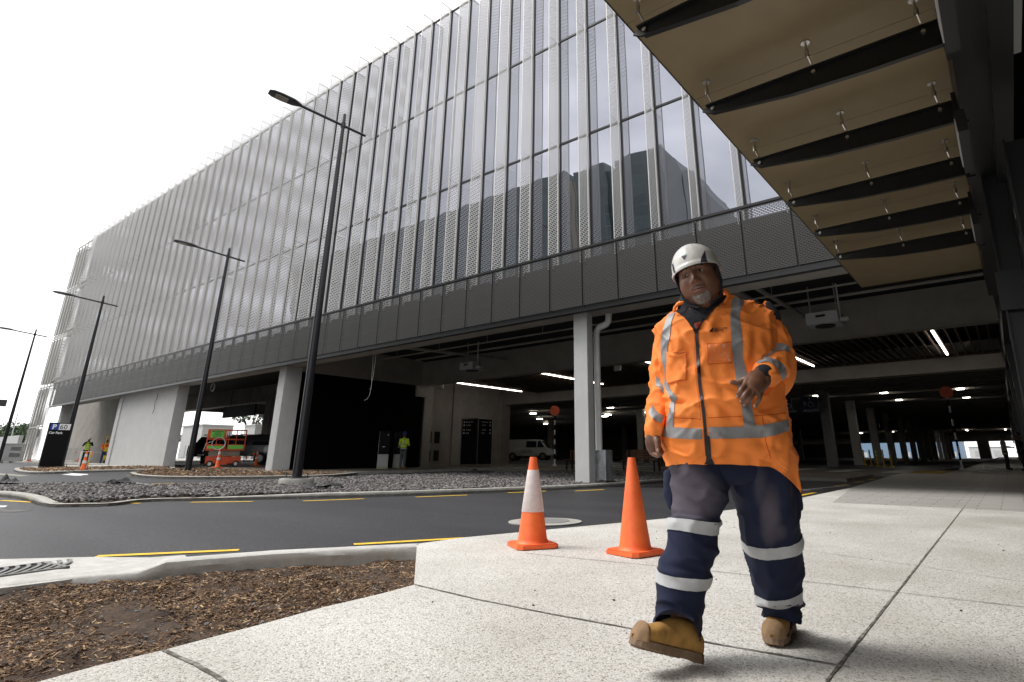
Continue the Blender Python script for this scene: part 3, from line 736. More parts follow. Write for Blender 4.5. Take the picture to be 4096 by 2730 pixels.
# ------------------------------------------------------------------ downpipe and its guard
bx = G(2375, 1932)
pb = empty('pipe_guard', (-9.0, 14.9, gz(-9, 14.9)), 'galvanised steel box guarding the foot of the white downpipe', 'guard box')
c0 = QY(2372, 1915, 14.25).x
mb = MB(); mb.box(c0, c0 + .43, 14.25, 14.62, gz(-9, 14.9) + .06, gz(-9, 14.9) + .86, .006); part(mb, 'housing', M['galv'], pb)
mb = MB(); mb.box(c0 - .015, c0 + .02, 14.23, 14.25, gz(-9, 14.9) + .2, gz(-9, 14.9) + .3); mb.box(c0 - .015, c0 + .02, 14.23, 14.25, gz(-9, 14.9) + .6, gz(-9, 14.9) + .7); part(mb, 'hinge', M['steel'], pb)
xx = QY(2394, 1700, 14.45).x
dp = empty('downpipe', (xx, 14.45, 1.0), 'white plastic rainwater downpipe with a swan neck beside the nearest white column', 'downpipe')
xt = QY(2380, 1300, 14.8).x
mb = MB(); mb.tube([(xx, 14.45, gz(-9, 14.8) + .1), (xx, 14.45, 4.35), (xx + .02, 14.45, 4.5), (xx + .1, 14.45, 4.6), (xx + .24, 14.45, 4.63), (xx + .38, 14.43, 4.66), (xx + .46, 14.42, 4.74), (xx + .48, 14.42, 4.97)], .10, 16)
smooth_by_angle(part(mb, 'pipe', M['offwhite'], dp), 50)
mb = MB()
for z in (4.28, 4.64): mb.tube([(xx, 14.45, z - .07), (xx, 14.45, z + .0)], .093, 16) if z < 4.5 else None
smooth_by_angle(part(mb, 'socket', M['offwhite'], dp), 50)
for z in (1.9, 3.25):
    mb = MB(); mb.tube([(xx, 14.45, z), (xx, 14.45, z + .03)], .093, 16); mb.box(xx - .2, xx - .08, 14.44, 14.46, z, z + .03); part(mb, 'clamp', M['black'], dp)
# ------------------------------------------------------------------ open lattice screen at the far left corner
ls = empty('lattice_screen', (-64, 13.4, .9), 'open screen of perforated uprights standing at the far left end of the car park', 'screen')
fm = mat('screen_metal', (.40, .39, .365), .5, metal=.1)
M['fin_x'] = perf('perforated_screen', (.42, .41, .385), 0, .16, .06, .40, .27, .1, .5)
for x0 in (-64.7, -63.9, -63.1, -62.3):
    for za, zb2 in ((.9, 3.3), (3.55, 6.5), (6.9, 10.6), (11.1, 14.8), (15.3, 18.9)):
        mb = MB(); mb.cur = 0; mb.add([(x0, 13.3, za), (x0 + .5, 13.3, za), (x0 + .5, 13.3, zb2), (x0, 13.3, zb2)], [(0, 1, 2, 3)]); mb.add([(x0, 13.3, za), (x0, 13.8, za), (x0, 13.8, zb2), (x0, 13.3, zb2)], [(0, 1, 2, 3)])
        mb.cur = 1; mb.box(x0 - .03, x0 + .0, 13.28, 13.33, za, zb2); mb.box(x0 + .5, x0 + .53, 13.28, 13.33, za, zb2)
        part(mb, 'upright', [M['fin_x'], fm], ls)
for zz0, zz1 in ((1.0, 4.9), (7.2, 10.4), (11.6, 14.6), (15.8, 18.6)):
    mb = MB(); mb.add([(-61.6, 13.42, zz0), (-60.9, 13.42, zz0), (-60.9, 13.42, zz1), (-61.6, 13.42, zz1)], [(0, 1, 2, 3)]); part(mb, 'mesh_infill', M['fin_x'], ls)
mb = MB()
for z in (3.42, 6.62, 10.75, 10.95, 14.95, 15.15, 18.4, 19.2): mb.bar((-64.8, 13.34, z), (-61.0, 13.36, z), .05, .12)
for x0 in (-64.7, -63.9, -63.1, -62.3): mb.box(x0 + .2, x0 + .28, 13.34, 13.38, .9, 19.3)
for z in (6.9, 11.0, 15.2): mb.bar((-62.0, 13.4, z), (-60.4, 13.9, z + .8), .12, .12); mb.box(-61.6, -60.9, 13.45, 13.8, z - .3, z - .1)
part(mb, 'rail', fm, ls)

# ------------------------------------------------------------------ glass-and-concrete hotel across the road, seen mirrored in the glazing
YV = 43.8; YH = 2 * YG - YV
M['hglass'] = pavers('curtain_wall', (.020, .034, .036), (.035, .050, .052), 1.5, 1.05)
M['hglass'].node_tree.nodes['Principled BSDF'].inputs['Roughness'].default_value = .12
for n_ in M['hglass'].node_tree.nodes:
    if n_.type == 'TEX_BRICK':
        n_.offset = 0; n_.inputs['Mortar'].default_value = (.075, .085, .085, 1); n_.inputs['Mortar Size'].default_value = .05; n_.inputs['Color2'].default_value = (.055, .075, .075, 1)
        t_ = M['hglass'].node_tree; s_ = t_.nodes.new('ShaderNodeSeparateXYZ'); c_ = t_.nodes.new('ShaderNodeCombineXYZ'); tc_ = [q for q in t_.nodes if q.type == 'TEX_COORD'][0]
        t_.links.new(tc_.outputs['Object'], s_.inputs[0]); t_.links.new(s_.outputs[0], c_.inputs[0]); t_.links.new(s_.outputs[2], c_.inputs[1]); t_.links.new(c_.outputs[0], n_.inputs['Vector'])
hb = empty('hotel_building', (-25, YH - 5, 0), 'dark glass building with grey concrete shards, mirrored in the car park glazing', 'building')
def vx(px, py=700): return QY(px, py, YV).x
def vz(px, py): return QY(px, py, YV).z
def hblock(pa, pb, ytop_px, ytop_py, mt, name, dep=10, dy=0, lo=0):
    z = vz(ytop_px, ytop_py); mb = MB(); mb.box(vx(pa), vx(pb), YH - dep, YH + dy, lo, z); return part(mb, name, mt, hb)
hblock(1240, 2270, 2022, 775, M['hglass'], 'glass_block')
mb = MB(); z = vz(2290, 727)
for i in range(4):
    a = vx(2270) + (vx(2314) - vx(2270)) * i / 4; mb.box(a, a + .5, YH - 8, YH + .35 - .1 * (i % 2), 0, z - .15 * i)
part(mb, 'concrete_ribs', mat('hotel_concrete_tan', (.27, .23, .19), .8), hb)
hblock(2314, 2437, 2420, 665, M['hglass'], 'glass_block', dy=.3); hblock(2437, 2470, 2445, 686, M['hglass'], 'glass_block', dep=12)
hblock(2470, 2660, 2587, 612, M['hglass'], 'glass_block', dy=.25)
cs = mat('hotel_concrete', (.30, .30, .30), .8, var=.08, scale=.4)
for pts_, nm in (([(2655,640),(2668,612),(2676,652),(2690,634),(2712,640),(2735,690),(2750,860)], 1), ([(2750,700),(2775,700),(2790,735),(2835,778),(2848,790)], 2)):
    poly = [(vx(a, b), vz(a, b)) for a, b in pts_]; poly = poly + [(poly[-1][0], 0), (poly[0][0], 0)]
    mb = MB(); mb.prism(poly, 'y', YH - 7, YH + .5 * nm); part(mb, 'concrete_shard', cs, hb)
hblock(2735, 2760, 2745, 700, mat('hotel_blue_glass', (.03, .10, .17), .2), 'glass_block', dy=.2)

# ------------------------------------------------------------------ entrance canopy on the right
ZB = 4.5; ZP = 4.80
cn = empty('entrance_canopy', (-.9, 5, 4.6), 'bronze underside canopy carried on black tapered steel blades above the footpath', 'canopy')
ys = [3.9 + 1.545 * k for k in range(-3, 6)]
xe = -2.03 * (ZP - CAMZ) / (ZB - CAMZ); yend = QZ(3442, 1152, ZP).y
edges = [-4.0] + [y + .14 for y in ys] + [yend]
for a, b in zip(edges[:-1], edges[1:]):
    if b - a < .2: continue
    mb = MB(); mb.box(xe, .3, a + .004, b - .004, ZP, ZP + .035); part(mb, 'canopy_panel', M['canopy'], cn)
mb = MB(); mb.box(xe - .012, xe, -4, yend, ZP - .006, ZP + .045); part(mb, 'edge_trim', M['black'], cn)
for k, y in enumerate(ys):
    mb = MB()
    mb.prism([(-2.06, ZB + .0), (-1.98, ZB - .05), (-1.1, ZB - .165), (-.4, ZB - .195), (.24, ZB - .195), (.24, ZB + .03), (-2.02, ZB + .03)], 'y', y - .012, y + .012)
    mb.box(-2.0, .24, y - .055, y + .055, ZB + .03, ZB + .045)
    mb.prism([(-1.95, ZB - .055), (-1.1, ZB - .165), (-.4, ZB - .195), (.24, ZB - .195), (.24, ZB - .207), (-.4, ZB - .207), (-1.1, ZB - .177), (-1.95, ZB - .067)], 'y', y - .028, y + .028)
    bmn = part(mb, 'blade', M['black'], cn)
    for x in (-1.93, -.87, .08):
        mb = MB(); mb.tube([(x - .02, y - .1, ZP), (x - .02, y - .1, ZP - .012)], .045, 14); mb.tube([(x - .02, y - .1, ZP), (x - .02, y - .1, ZP - .16)], .012, 8)
        mb.tube([(x - .02, y - .1, ZP - .10), (x - .02, y - .1, ZP - .17)], .022, 10); mb.bar((x - .02, y - .11, ZP - .145), (x, y + .0, ZB + .05), .012, .03); mb.tube([(x, y - .025, ZB), (x, y + .03, ZB)], .016, 8)
        mb.tube([(x, y - .045, ZB - .02), (x, y - .012, ZB - .02)], .02, 8)
        part(mb, 'spider_fitting', M['steel'], cn)
mb = MB(); mb.box(.24, .5, -5, yend + .2, 4.22, 4.8); mb.box(.5, .66, -5, yend + .2, 4.1, 4.3)
for y in ys: mb.box(.2, .3, y - .12, y + .12, 4.2, 4.6)
part(mb, 'box_girder', M['black'], cn)
for px, py in ((3868, 570), (3913, 910), (3790, -30)):
    y = QX(px, py, .22).y; z = QX(px, py, .22).z
    mb = MB(); mb.box(.16, .24, y - .5, y + .5, z - .11, z + .11); f_ = part(mb, 'light_housing', M['black'], cn)
    mb = MB(); mb.box(.152, .16, y - .42, y + .42, z - .07, z + .07); part(mb, 'light_diffuser', mat('unlit_diffuser', (.45, .44, .44), .5), cn)
# raking posts
for (a, b, c, d, yy) in ((3945, 560, 4150, 1620, 8.6), (4075, 560, 4290, 1620, 6.6)):
    A = QY(a, b, yy); B = QY(c, d, yy); B = A + (B - A) * ((A.z - .0) / (A.z - B.z)); mb = MB(); dr_ = (B - A).normalized()
    mb.bar(A, B, .02, .26, up=(1, 0, 0)); mb.bar(A + Vector((.12, 0, 0)), B + Vector((.12, 0, 0)), .22, .016, up=(1, 0, 0)); mb.bar(A - Vector((.12, 0, 0)), B - Vector((.12, 0, 0)), .22, .016, up=(1, 0, 0))
    P = A.lerp(B, .38); Q_ = A.lerp(B, .48); mb.bar(P - Vector((0, .14, 0)), Q_ - Vector((0, .14, 0)), .34, .02, up=(0, 1, 0))
    part(mb, 'raking_post', M['black'], cn)
tm = empty('terminal_building', (5, 4, .0), 'black clad terminal building rising above the canopy on the right', 'building')
mb = MB(); mb.box(.55, 9.5, -14, 13.2, 5.0, 5.3); part(mb, 'soffit', M['blackwall'], tm)
mb = MB(); mb.box(1.2, 9.5, -14, 13.2, 5.3, 12); part(mb, 'upper_wall', M['blackwall'], tm)
mb = MB(); mb.box(6.2, 9.5, -14, 13.2, -.1, 5.0); part(mb, 'ground_floor_wall', M['brownwall'], tm)
for y, z in ((6.0, 3.6), (11.5, 3.7)):
    mb = MB(); mb.box(.74, .82, y - .5, y + .5, z + 1.0, z + 1.3); part(mb, 'wall_light', M['offwhite'], tm)
#==PART_OBJECTS==
# ------------------------------------------------------------------ the walking man in the orange jacket
RR = Vector((.801, .598, 0)).normalized(); BB = Vector((-.598, .801, 0)).normalized(); UP = Vector((0, 0, 1))
PLANE = 2.80
def P(px, py, off=0.0):
    r = Vector(ray(px, py)); t = (PLANE + off) / r.dot(BB); return Vector(CAM) + r * t
def crom(a, b, c, d, t): return 0.5 * ((2 * b) + (c - a) * t + (2 * a - 5 * b + 4 * c - d) * t * t + (3 * b - a - 3 * c + d) * t ** 3)
def interp(rows, n):
    """Catmull-Rom through rows of equal-length numeric lists"""
    A = [np.array(r, float) for r in rows]; out = []
    for i in range(len(A) - 1):
        a = A[max(0, i - 1)]; b = A[i]; c = A[i + 1]; d = A[min(len(A) - 1, i + 2)]
        for k in range(n): out.append(crom(a, b, c, d, k / n))
    out.append(A[-1]); return out
def ringmesh(rings, cap=(True, True)):
    n = len(rings[0]); vs = [v for r in rings for v in r]; fs = []
    for i in range(len(rings) - 1):
        for k in range(n): k2 = (k + 1) % n; fs.append((i * n + k, i * n + k2, (i + 1) * n + k2, (i + 1) * n + k))
    if cap[0]: fs.append(tuple(range(n - 1, -1, -1)))
    if cap[1]: fs.append(tuple((len(rings) - 1) * n + k for k in range(n)))
    return vs, fs
def pxloft(rows, n=12, seg=96, ex=2.0, cap=(True, True), lift=None):
    """rows: (yl, yr, xl, xr, off, th) in photo pixels / metres"""
    rings = []; prm = []
    for r in interp(rows, n):
        yl, yr, xl, xr, off, th = r[:6]; up = r[6] if len(r) > 6 else 0
        a = P(xl, yl, off); b = P(xr, yr, off); c = (a + b) / 2; rv = (b - a) / 2; ring = []
        for k in range(seg):
            t = 2 * pi * k / seg; cs, sn = cos(t), sin(t)
            cs = math.copysign(abs(cs) ** (2 / ex), cs); sn = math.copysign(abs(sn) ** (2 / ex), sn)
            ring.append(c + rv * cs - BB * th * sn + UP * up * max(0, sn))
        rings.append(ring)
    return ringmesh(rings, cap)
def tubeloft(rows, n=8, seg=32, flat=1.0):
    """rows: (px, py, off, radius)"""
    R_ = interp(rows, n); pts = [P(r[0], r[1], r[2]) for r in R_]; rad = [r[3] for r in R_]
    return tuberings(pts, rad, seg, flat)
def tuberings(pts, rad, seg=16, flat=1.0, rounded=True):
    if rounded:
        d0 = (pts[0] - pts[1]).normalized(); d1 = (pts[-1] - pts[-2]).normalized()
        pts = [pts[0] + d0 * rad[0] * .8, pts[0] + d0 * rad[0] * .5] + list(pts) + [pts[-1] + d1 * rad[-1] * .5, pts[-1] + d1 * rad[-1] * .85, pts[-1] + d1 * rad[-1] * .98]
        rad = [rad[0] * .5, rad[0] * .85] + list(rad) + [rad[-1] * .87, rad[-1] * .55, rad[-1] * .15]
    rings = []; ref = BB.copy()
    for i, p in enumerate(pts):
        d = (pts[min(i + 1, len(pts) - 1)] - pts[max(i - 1, 0)]).normalized()
        a = (ref - d * ref.dot(d))
        a = a.normalized() if a.length > 1e-4 else d.orthogonal().normalized(); ref = a; b = d.cross(a)
        rings.append([p + (a * cos(2 * pi * k / seg) * flat + b * sin(2 * pi * k / seg)) * rad[i] for k in range(seg)])
    return ringmesh(rings)
def wrinkle(vs, amp, sc_, seed=0, stretch=(1, 1, 1), c=None):
    out = []
    for v in vs:
        q = Vector((v.x * stretch[0], v.y * stretch[1], v.z * stretch[2])) * sc_ + Vector((seed, seed * 1.7, 0))
        d = 1 - abs(noise.noise(q)) * 2; d2 = 1 - abs(noise.noise(q * 2.1)) * 2
        out.append((d * .7 + d2 * .3) * amp)
    return out
def displace_mesh(o, fn):
    me = o.data; bm = bmesh.new(); bm.from_mesh(me); bmesh.ops.recalc_face_normals(bm, faces=bm.faces[:]); bm.normal_update()
    nn = [(v, v.normal.copy()) for v in bm.verts]
    for v, n in nn: v.co += n * fn(v.co)
    for f in bm.faces: f.smooth = True
    bm.to_mesh(me); bm.free()
man = empty('person', tuple(G(2880, 2600)), 'man in white helmet, orange reflective jacket and navy trousers striding across the footpath', 'person')
def mp_(vs, fs, name, mt, smooth=True):
    o = mobj(name, vs, fs, mt, None, smooth); return wp(o, man)
M['jacket'] = mat('hivis_orange_cloth', (1.0, .27, .045), .75, var=.05, scale=6, bump=.0012, bscale=160)
M['tape'] = mat('reflective_tape', (.27, .27, .275), .5, var=.07, scale=30, metal=.1)
M['tape2'] = mat('reflective_tape_light', (.50, .51, .52), .5, var=.06, scale=30, metal=.05)
M['fleece'] = mat('black_fleece', (.010, .010, .014), .95, bump=.002, bscale=200)
M['skinm'] = mat('brown_skin', (.165, .078, .047), .45, var=.16, scale=18, bump=.0008, bscale=140)
M['nail'] = mat('nail', (.36, .21, .16), .4)
M['helmet'] = mat('white_helmet', (.66, .65, .62), .35, var=.05, scale=25, coat=.3)
M['boot'] = mat('tan_nubuck', (.40, .215, .055), .85, var=.22, scale=22, bump=.001, bscale=180)
M['sole'] = mat('brown_sole', (.22, .145, .09), .8, var=.2, scale=30)
M['lips'] = mat('lips', (.23, .10, .08), .5)
M['beard'] = mat('grey_beard', (.10, .08, .07), .95, col2=(.34, .31, .28), scale=160, bump=.003, bscale=260, pos=(.3, .7))
M['zip'] = mat('zip_black', (.008, .008, .01), .5)
M['stitch'] = mat('orange_seam', (.62, .10, .012), .8)

# jacket body
jrows = [(1868,1892,2664,3180,-.00,.190,.020),(1848,1868,2660,3178,-.005,.190,.015),(1800,1820,2648,3171,-.02,.198,0),(1728,1735,2641,3158,-.03,.205,0),(1660,1660,2647,3148,-.035,.21,0),(1600,1598,2655,3141,-.035,.205,0),
         (1530,1525,2648,3135,-.03,.195,0),(1460,1450,2636,3126,-.02,.185,0),(1386,1370,2625,3118,-.01,.172,0),(1322,1310,2616,3108,.0,.158,0),(1285,1268,2636,3092,.005,.142,0),(1258,1236,2668,3068,.01,.125,0),
         (1240,1212,2700,3030,.01,.108,0),(1226,1196,2722,2985,.01,.095,0),(1215,1184,2733,2940,.01,.085,0)]
vs, fs = pxloft(jrows, 12, 128, 2.25, cap=(False, True))
jk = mp_(vs, fs, 'jacket', M['jacket'])
def fold(co, a, b, w, amp):
    """a soft crease running from pixel a to pixel b on the jacket front"""
    A = P(*a, -.2); B = P(*b, -.2); A2 = Vector((A.dot(RR), A.z)); B2 = Vector((B.dot(RR), B.z)); q = Vector((co.dot(RR), co.z)); ab = B2 - A2
    t = max(0, min(1, (q - A2).dot(ab) / ab.length_squared)); d = (q - (A2 + ab * t)).length
    return amp * math.exp(-(d / w) ** 2) * (sin(pi * min(1, max(0, t * .9 + .05))))
FOLDS = [((2660,1590),(2790,1620),.012,-.012),((2650,1560),(2740,1600),.012,.010),((2690,1700),(2800,1665),.01,-.006),((2840,1600),(2960,1700),.02,-.012),((2900,1560),(3010,1690),.016,.010),((2850,1480),(2905,1640),.014,-.008),
         ((3040,1300),(3010,1450),.014,-.013),((3000,1280),(2985,1460),.012,.008),((2700,1280),(2745,1380),.012,.008),((2725,1290),(2760,1420),.010,-.008),((2900,1200),(2830,1330),.014,.008),((2930,1200),(2860,1360),.012,-.009),
         ((3130,1620),(3010,1660),.012,-.010),((3150,1700),(3000,1640),.012,.008),((2660,1790),(2760,1835),.016,-.008),((2700,1780),(2790,1765),.014,-.006),((3000,1760),(3150,1800),.018,-.008),((2900,1790),(3080,1850),.02,-.008),((3060,1700),(3110,1860),.014,.008)]
def jf(co):
    v = co * 1.0
    d = -.014 + .009 * noise.noise(Vector((v.x * 5, v.y * 5, v.z * 3.2))) + .009 * (1 - abs(noise.noise(Vector((v.x * 9 + v.z * 4, v.y * 9, v.z * 6 + 3)))) * 2)
    q_ = 1 - abs(noise.noise(Vector((v.x * 6 + v.z * 2.5, v.y * 6, v.z * 8 - 3)))); d += .015 * q_ ** 10 - .003; q_ = 1 - abs(noise.noise(Vector((v.x * 10 - v.z * 5, v.y * 10, v.z * 7 + 9)))); d += .008 * q_ ** 11
    if (co - Vector(man.location)).dot(BB) < .15:
        for f in FOLDS: d += fold(co, *f)
    return d
displace_mesh(jk, jf)
for v in jk.data.vertices:
    x_, y_ = (lambda c: (PX + F_PX * c[0] / c[2], PY + F_PX * c[1] / c[2]))(R.T @ (np.array(v.co) - CAM))
    if x_ > 3060 and y_ > 1800: v.co.z -= ((min(x_, 3190) - 3060) / 125) ** 1.7 * .088 * min(1, (y_ - 1800) / 75); v.co += RR * .008 * min(1, (y_ - 1800) / 75)
# arms
la = [(3030,1275,.01,.070),(3070,1322,.0,.080),(3104,1385,-.03,.079),(3116,1430,-.07,.078),(3100,1468,-.14,.074),(3075,1490,-.20,.066),(3056,1500,-.245,.056)]
vs, fs = tubeloft(la, 10, 48)
sl1 = mp_(vs, fs, 'sleeve', M['jacket'])
displace_mesh(sl1, lambda c: -.013 + .008 * noise.noise(c * 9) + .007 * (1 - abs(noise.noise(c * 17 + Vector((5, 1, 2)))) * 2) + .012 * (1 - abs(noise.noise(c * 11))) ** 7)
vs, fs = tubeloft([(3120,1440,-.05,.075),(3118,1520,-.07,.066),(3100,1575,-.07,.045),(3092,1600,-.07,.028)], 8, 32)
slb = mp_(vs, fs, 'sleeve_fold', M['jacket']); displace_mesh(slb, lambda c: .006 * noise.noise(c * 12))
ra = [(2664,1350,.05,.060),(2654,1410,.06,.064),(2650,1490,.07,.064),(2646,1570,.05,.060),(2634,1640,.01,.058),(2622,1695,-.03,.050),(2614,1732,-.05,.043)]
vs, fs = tubeloft(ra, 10, 40)
sl2 = mp_(vs, fs, 'sleeve', M['jacket'])
displace_mesh(sl2, lambda c: -.011 + .007 * noise.noise(c * 10) + .007 * (1 - abs(noise.noise(c * 15 + Vector((1, 7, 2)))) * 2) + .012 * (1 - abs(noise.noise(c * 11))) ** 7)
# armhole flap on the photo-right shoulder
A0 = [(3060,1203,-.02),(3085,1215,-.03),(3105,1235,-.035),(3122,1262,-.035),(3129,1290,-.03),(3124,1302,-.02)]
A1 = [(3052,1215,-.01),(3070,1232,-.02),(3088,1255,-.03),(3104,1280,-.03),(3116,1300,-.025),(3122,1304,-.02)]
mb = MB(); n = len(A0); vv = [P(*q) for q in A0] + [P(*q) for q in A1] + [P(q[0], q[1], q[2] + .02) for q in A0] + [P(q[0], q[1], q[2] + .02) for q in A1]
mb.add(vv, [(i, i + 1, n + i + 1, n + i) for i in range(n - 1)] + [(2 * n + i, 3 * n + i, 3 * n + i + 1, 2 * n + i + 1) for i in range(n - 1)] + [(i, 2 * n + i, 2 * n + i + 1, i + 1) for i in range(n - 1)])
part(mb, 'shoulder_flap', M['jacket'], man, True)
vs, fs = tubeloft([(3072,1216,-.02,.014),(3090,1240,-.025,.020),(3106,1268,-.03,.020),(3116,1292,-.03,.012)], 5, 16); mp_(vs, fs, 'armhole_lining', M['fleece'])
# dark cuffs
vs, fs = tubeloft([(3072,1494,-.20,.050),(3054,1499,-.25,.044)], 4, 24); cf1 = mp_(vs, fs, 'cuff', M['fleece'])
def bvh_of(*objs):
    V = []; Fc = []
    for o in objs:
        mw = Matrix.Identity(4); b = len(V); V += [v.co.copy() for v in o.data.vertices]; Fc += [tuple(i + b for i in p.vertices) for p in o.data.polygons]
    return BVHTree.FromPolygons(V, Fc)
def hit(bv, px, py, off=.003):
    r = Vector(ray(px, py)).normalized(); loc, nor, idx, dist = bv.ray_cast(Vector(CAM), r)
    if loc is None: return None
    if nor.dot(r) > 0: nor = -nor
    return loc + (nor * .6 - r * .4).normalized() * off
def decal(name, pairs, bv, mt, off=.003, nu=10, nv=8, parent=None, thick=0):
    """cloth strip laid on the garment: pairs of (x,y) edge points"""
    rows = interp([[*a, *b] for a, b in pairs], nv); V = []; idx = {}; Fc = []
    for i, r in enumerate(rows):
        for j in range(nu + 1):
            t = j / nu; h = hit(bv, r[0] * (1 - t) + r[2] * t, r[1] * (1 - t) + r[3] * t, off)
            if h is not None: idx[(i, j)] = len(V); V.append(h)
    for i in range(len(rows) - 1):
        for j in range(nu):
            q = [(i, j), (i, j + 1), (i + 1, j + 1), (i + 1, j)]
            if all(k in idx for k in q):
                p4 = [V[idx[k]] for k in q]
                if max((p4[a] - p4[(a + 1) % 4]).length for a in range(4)) < .2: Fc.append(tuple(idx[k] for k in q))
    if not Fc: return None
    return mp_(V, Fc, name, mt) if parent is None else mobj(name, V, Fc, mt, None, True)
jb = bvh_of(jk); jbs = bvh_of(jk, sl1, sl2, slb); sb1 = bvh_of(sl1); sb2 = bvh_of(sl2)
def sub(o, par):
    if o is not None: o.parent = par; o.matrix_parent_inverse = Matrix.Identity(4)
    return o
T = lambda q: (2580 + q[0] / 2.34, 1130 + q[1] / 2.34)
def TT(L): return [(T(a), T(b)) for a, b in L]
tapes = [TT([((225,300),(285,285)),((185,390),(250,370)),((155,500),(235,500)),((150,600),(215,600)),((155,720),(205,720)),((180,800),(205,800)),((190,900),(205,900)),((180,950),(212,940)),((200,1020),(240,1000)),((230,1075),(290,1065)),((245,1100),(305,1085)),((235,1150),(280,1130)),((225,1220),(275,1200)),((208,1300),(268,1290)),((205,1350),(262,1355))]),
         TT([((825,148),(930,160)),((808,200),(905,235)),((800,290),(885,300)),((800,380),(893,380)),((805,500),(908,520)),((808,600),(915,620)),((825,720),(915,710)),((840,820),(945,820)),((855,920),(960,930)),((880,1050),(980,1050)),((905,1180),(1000,1180)),((920,1300),(1022,1300)),((928,1350),(1030,1345))]),
         TT([((155,1350),(140,1440)),((250,1355),(240,1456)),((350,1362),(340,1462)),((450,1368),(440,1468)),((532,1370),(532,1470))]),
         TT([((595,1355),(600,1462)),((700,1356),(705,1463)),((850,1352),(850,1462)),((1000,1345),(1000,1458)),((1110,1335),(1125,1448)),((1230,1310),(1240,1425)),((1338,1285),(1350,1385))])]
jt = None
V_all = []; F_all = []
for t_ in tapes:
    o = decal('reflective_tape', t_, jb, M['tape'], .0035, 8, 8)
    if o: sub(o, jk)
o = decal('reflective_tape', TT([((820,145),(930,165)),((870,138),(960,150)),((920,138),(1010,150))]), jb, M['tape'], .0035); o and sub(o, jk)
for t_ in (TT([((1045,740),(1065,690)) ,((1050,755),(1110,610)),((1080,715),(1200,570)),((1160,690),(1260,572)),((1220,652),(1310,585)),((1300,640),(1352,610)),((1362,668),(1356,640))]),
           TT([((1055,755),(1062,762)),((1075,722),(1100,752)),((1130,703),(1140,745)),((1200,715),(1190,765)),((1280,760),(1240,820)),((1315,810),(1270,890)),((1320,900),(1290,960)),((1305,968),(1297,990))])):
    o = decal('reflective_tape', t_, sb1, M['tape'], .004, 6, 6); o and sub(o, sl1)
for t_ in (TT([((110,878),(95,965)),((140,905),(140,990)),((150,935),(150,1030)),((178,990),(178,1038))]), TT([((72,1150),(33,1215)),((100,1200),(60,1265)),((150,1240),(110,1305)),((185,1248),(150,1318))])):
    o = decal('reflective_tape', t_, sb2, M['tape'], .004, 6, 6); o and sub(o, sl2)
# zip, seams, pockets
zl_ = [(472,440),(468,520),(478,640),(483,760),(490,860),(502,980),(515,1080),(528,1180),(540,1280),(548,1380),(555,1480),(562,1568),(566,1620)]
o = decal('zip', [(T((a, b)), T((a + 30, b))) for a, b in zl_], jb, M['zip'], .005, 4, 8); sub(o, jk)
# opening below the zip and collar
nb = decal('front_gap', [((2822,1745),(2838,1745)),((2824,1800),(2843,1800)),((2825,1830),(2846,1830)),((2823,1846),(2852,1846)),((2817,1858),(2858,1858))], jb, M['zip'], .006, 5, 5); nb and sub(nb, jk)
def seam(pts, w=3.2, mt=None, bv=None, par=None, off=.003):
    pr = []
    for i, p in enumerate(pts):
        a = np.array(pts[max(0, i - 1)]); b = np.array(pts[min(len(pts) - 1, i + 1)]); d = (b - a) / np.linalg.norm(b - a); n = np.array([-d[1], d[0]]) * w / 2
        pr.append(((p[0] + n[0], p[1] + n[1]), (p[0] - n[0], p[1] - n[1])))
    o = decal('seam', pr, bv or jb, mt or M['stitch'], off, 2, 8); o and sub(o, par or jk)
seam([T(q) for q in ((165,1255),(300,1268),(430,1275),(528,1282))], 3); seam([T(q) for q in ((590,1270),(760,1262),(900,1255),(1050,1250),(1200,1238),(1320,1222))], 3)
seam([T(q) for q in ((1098,1245),(1108,1340),(1125,1460),(1150,1560),(1180,1650))], 3.5); seam([T(q) for q in ((505,400),(500,520),(510,700),(522,900),(545,1100),(568,1300),(580,1480))], 2.5)
seam([T(q) for q in ((440,350),(462,420),(462,560),(470,760),(485,940),(505,1100),(525,1290))], 2)
def flapbox(name, poly_pairs, off, mt): 
    o = decal(name, poly_pairs, jb, mt, off, 8, 6); o and sub(o, jk)
flapbox('pocket', [(T((208,680)), T((385,660))), (T((210,760)), T((385,750))), (T((208,850)), T((382,830))), (T((215,945)), T((382,915)))], .009, M['jacket'])
flapbox('pocket_flap', [(T((208,655)), T((398,640))), (T((215,672)), T((385,672))), (T((260,700)), T((330,700)))], .014, M['jacket'])
seam([T(q) for q in ((215,945),(300,925),(385,912))], 3.5, off=.010); seam([T(q) for q in ((385,665),(388,780),(385,915))], 3, off=.010); seam([T(q) for q in ((262,660),(330,668),(385,660))], 4, M['stitch'], off=.0145)
M['pvc'] = mat('clear_pocket', (.90, .24, .07), .12, col2=(.95, .55, .40), scale=26, pos=(.55, .64), coat=1)
flapbox('id_pocket', [(T((590,590)), T((800,575))), (T((592,680)), T((805,680))), (T((592,740)), T((812,738)))], .005, M['pvc'])
seam([T(q) for q in ((578,575),(700,572),(810,560))], 2.5); seam([T(q) for q in ((585,770),(700,760),(818,755))], 3); seam([T(q) for q in ((585,575),(590,770))], 2)
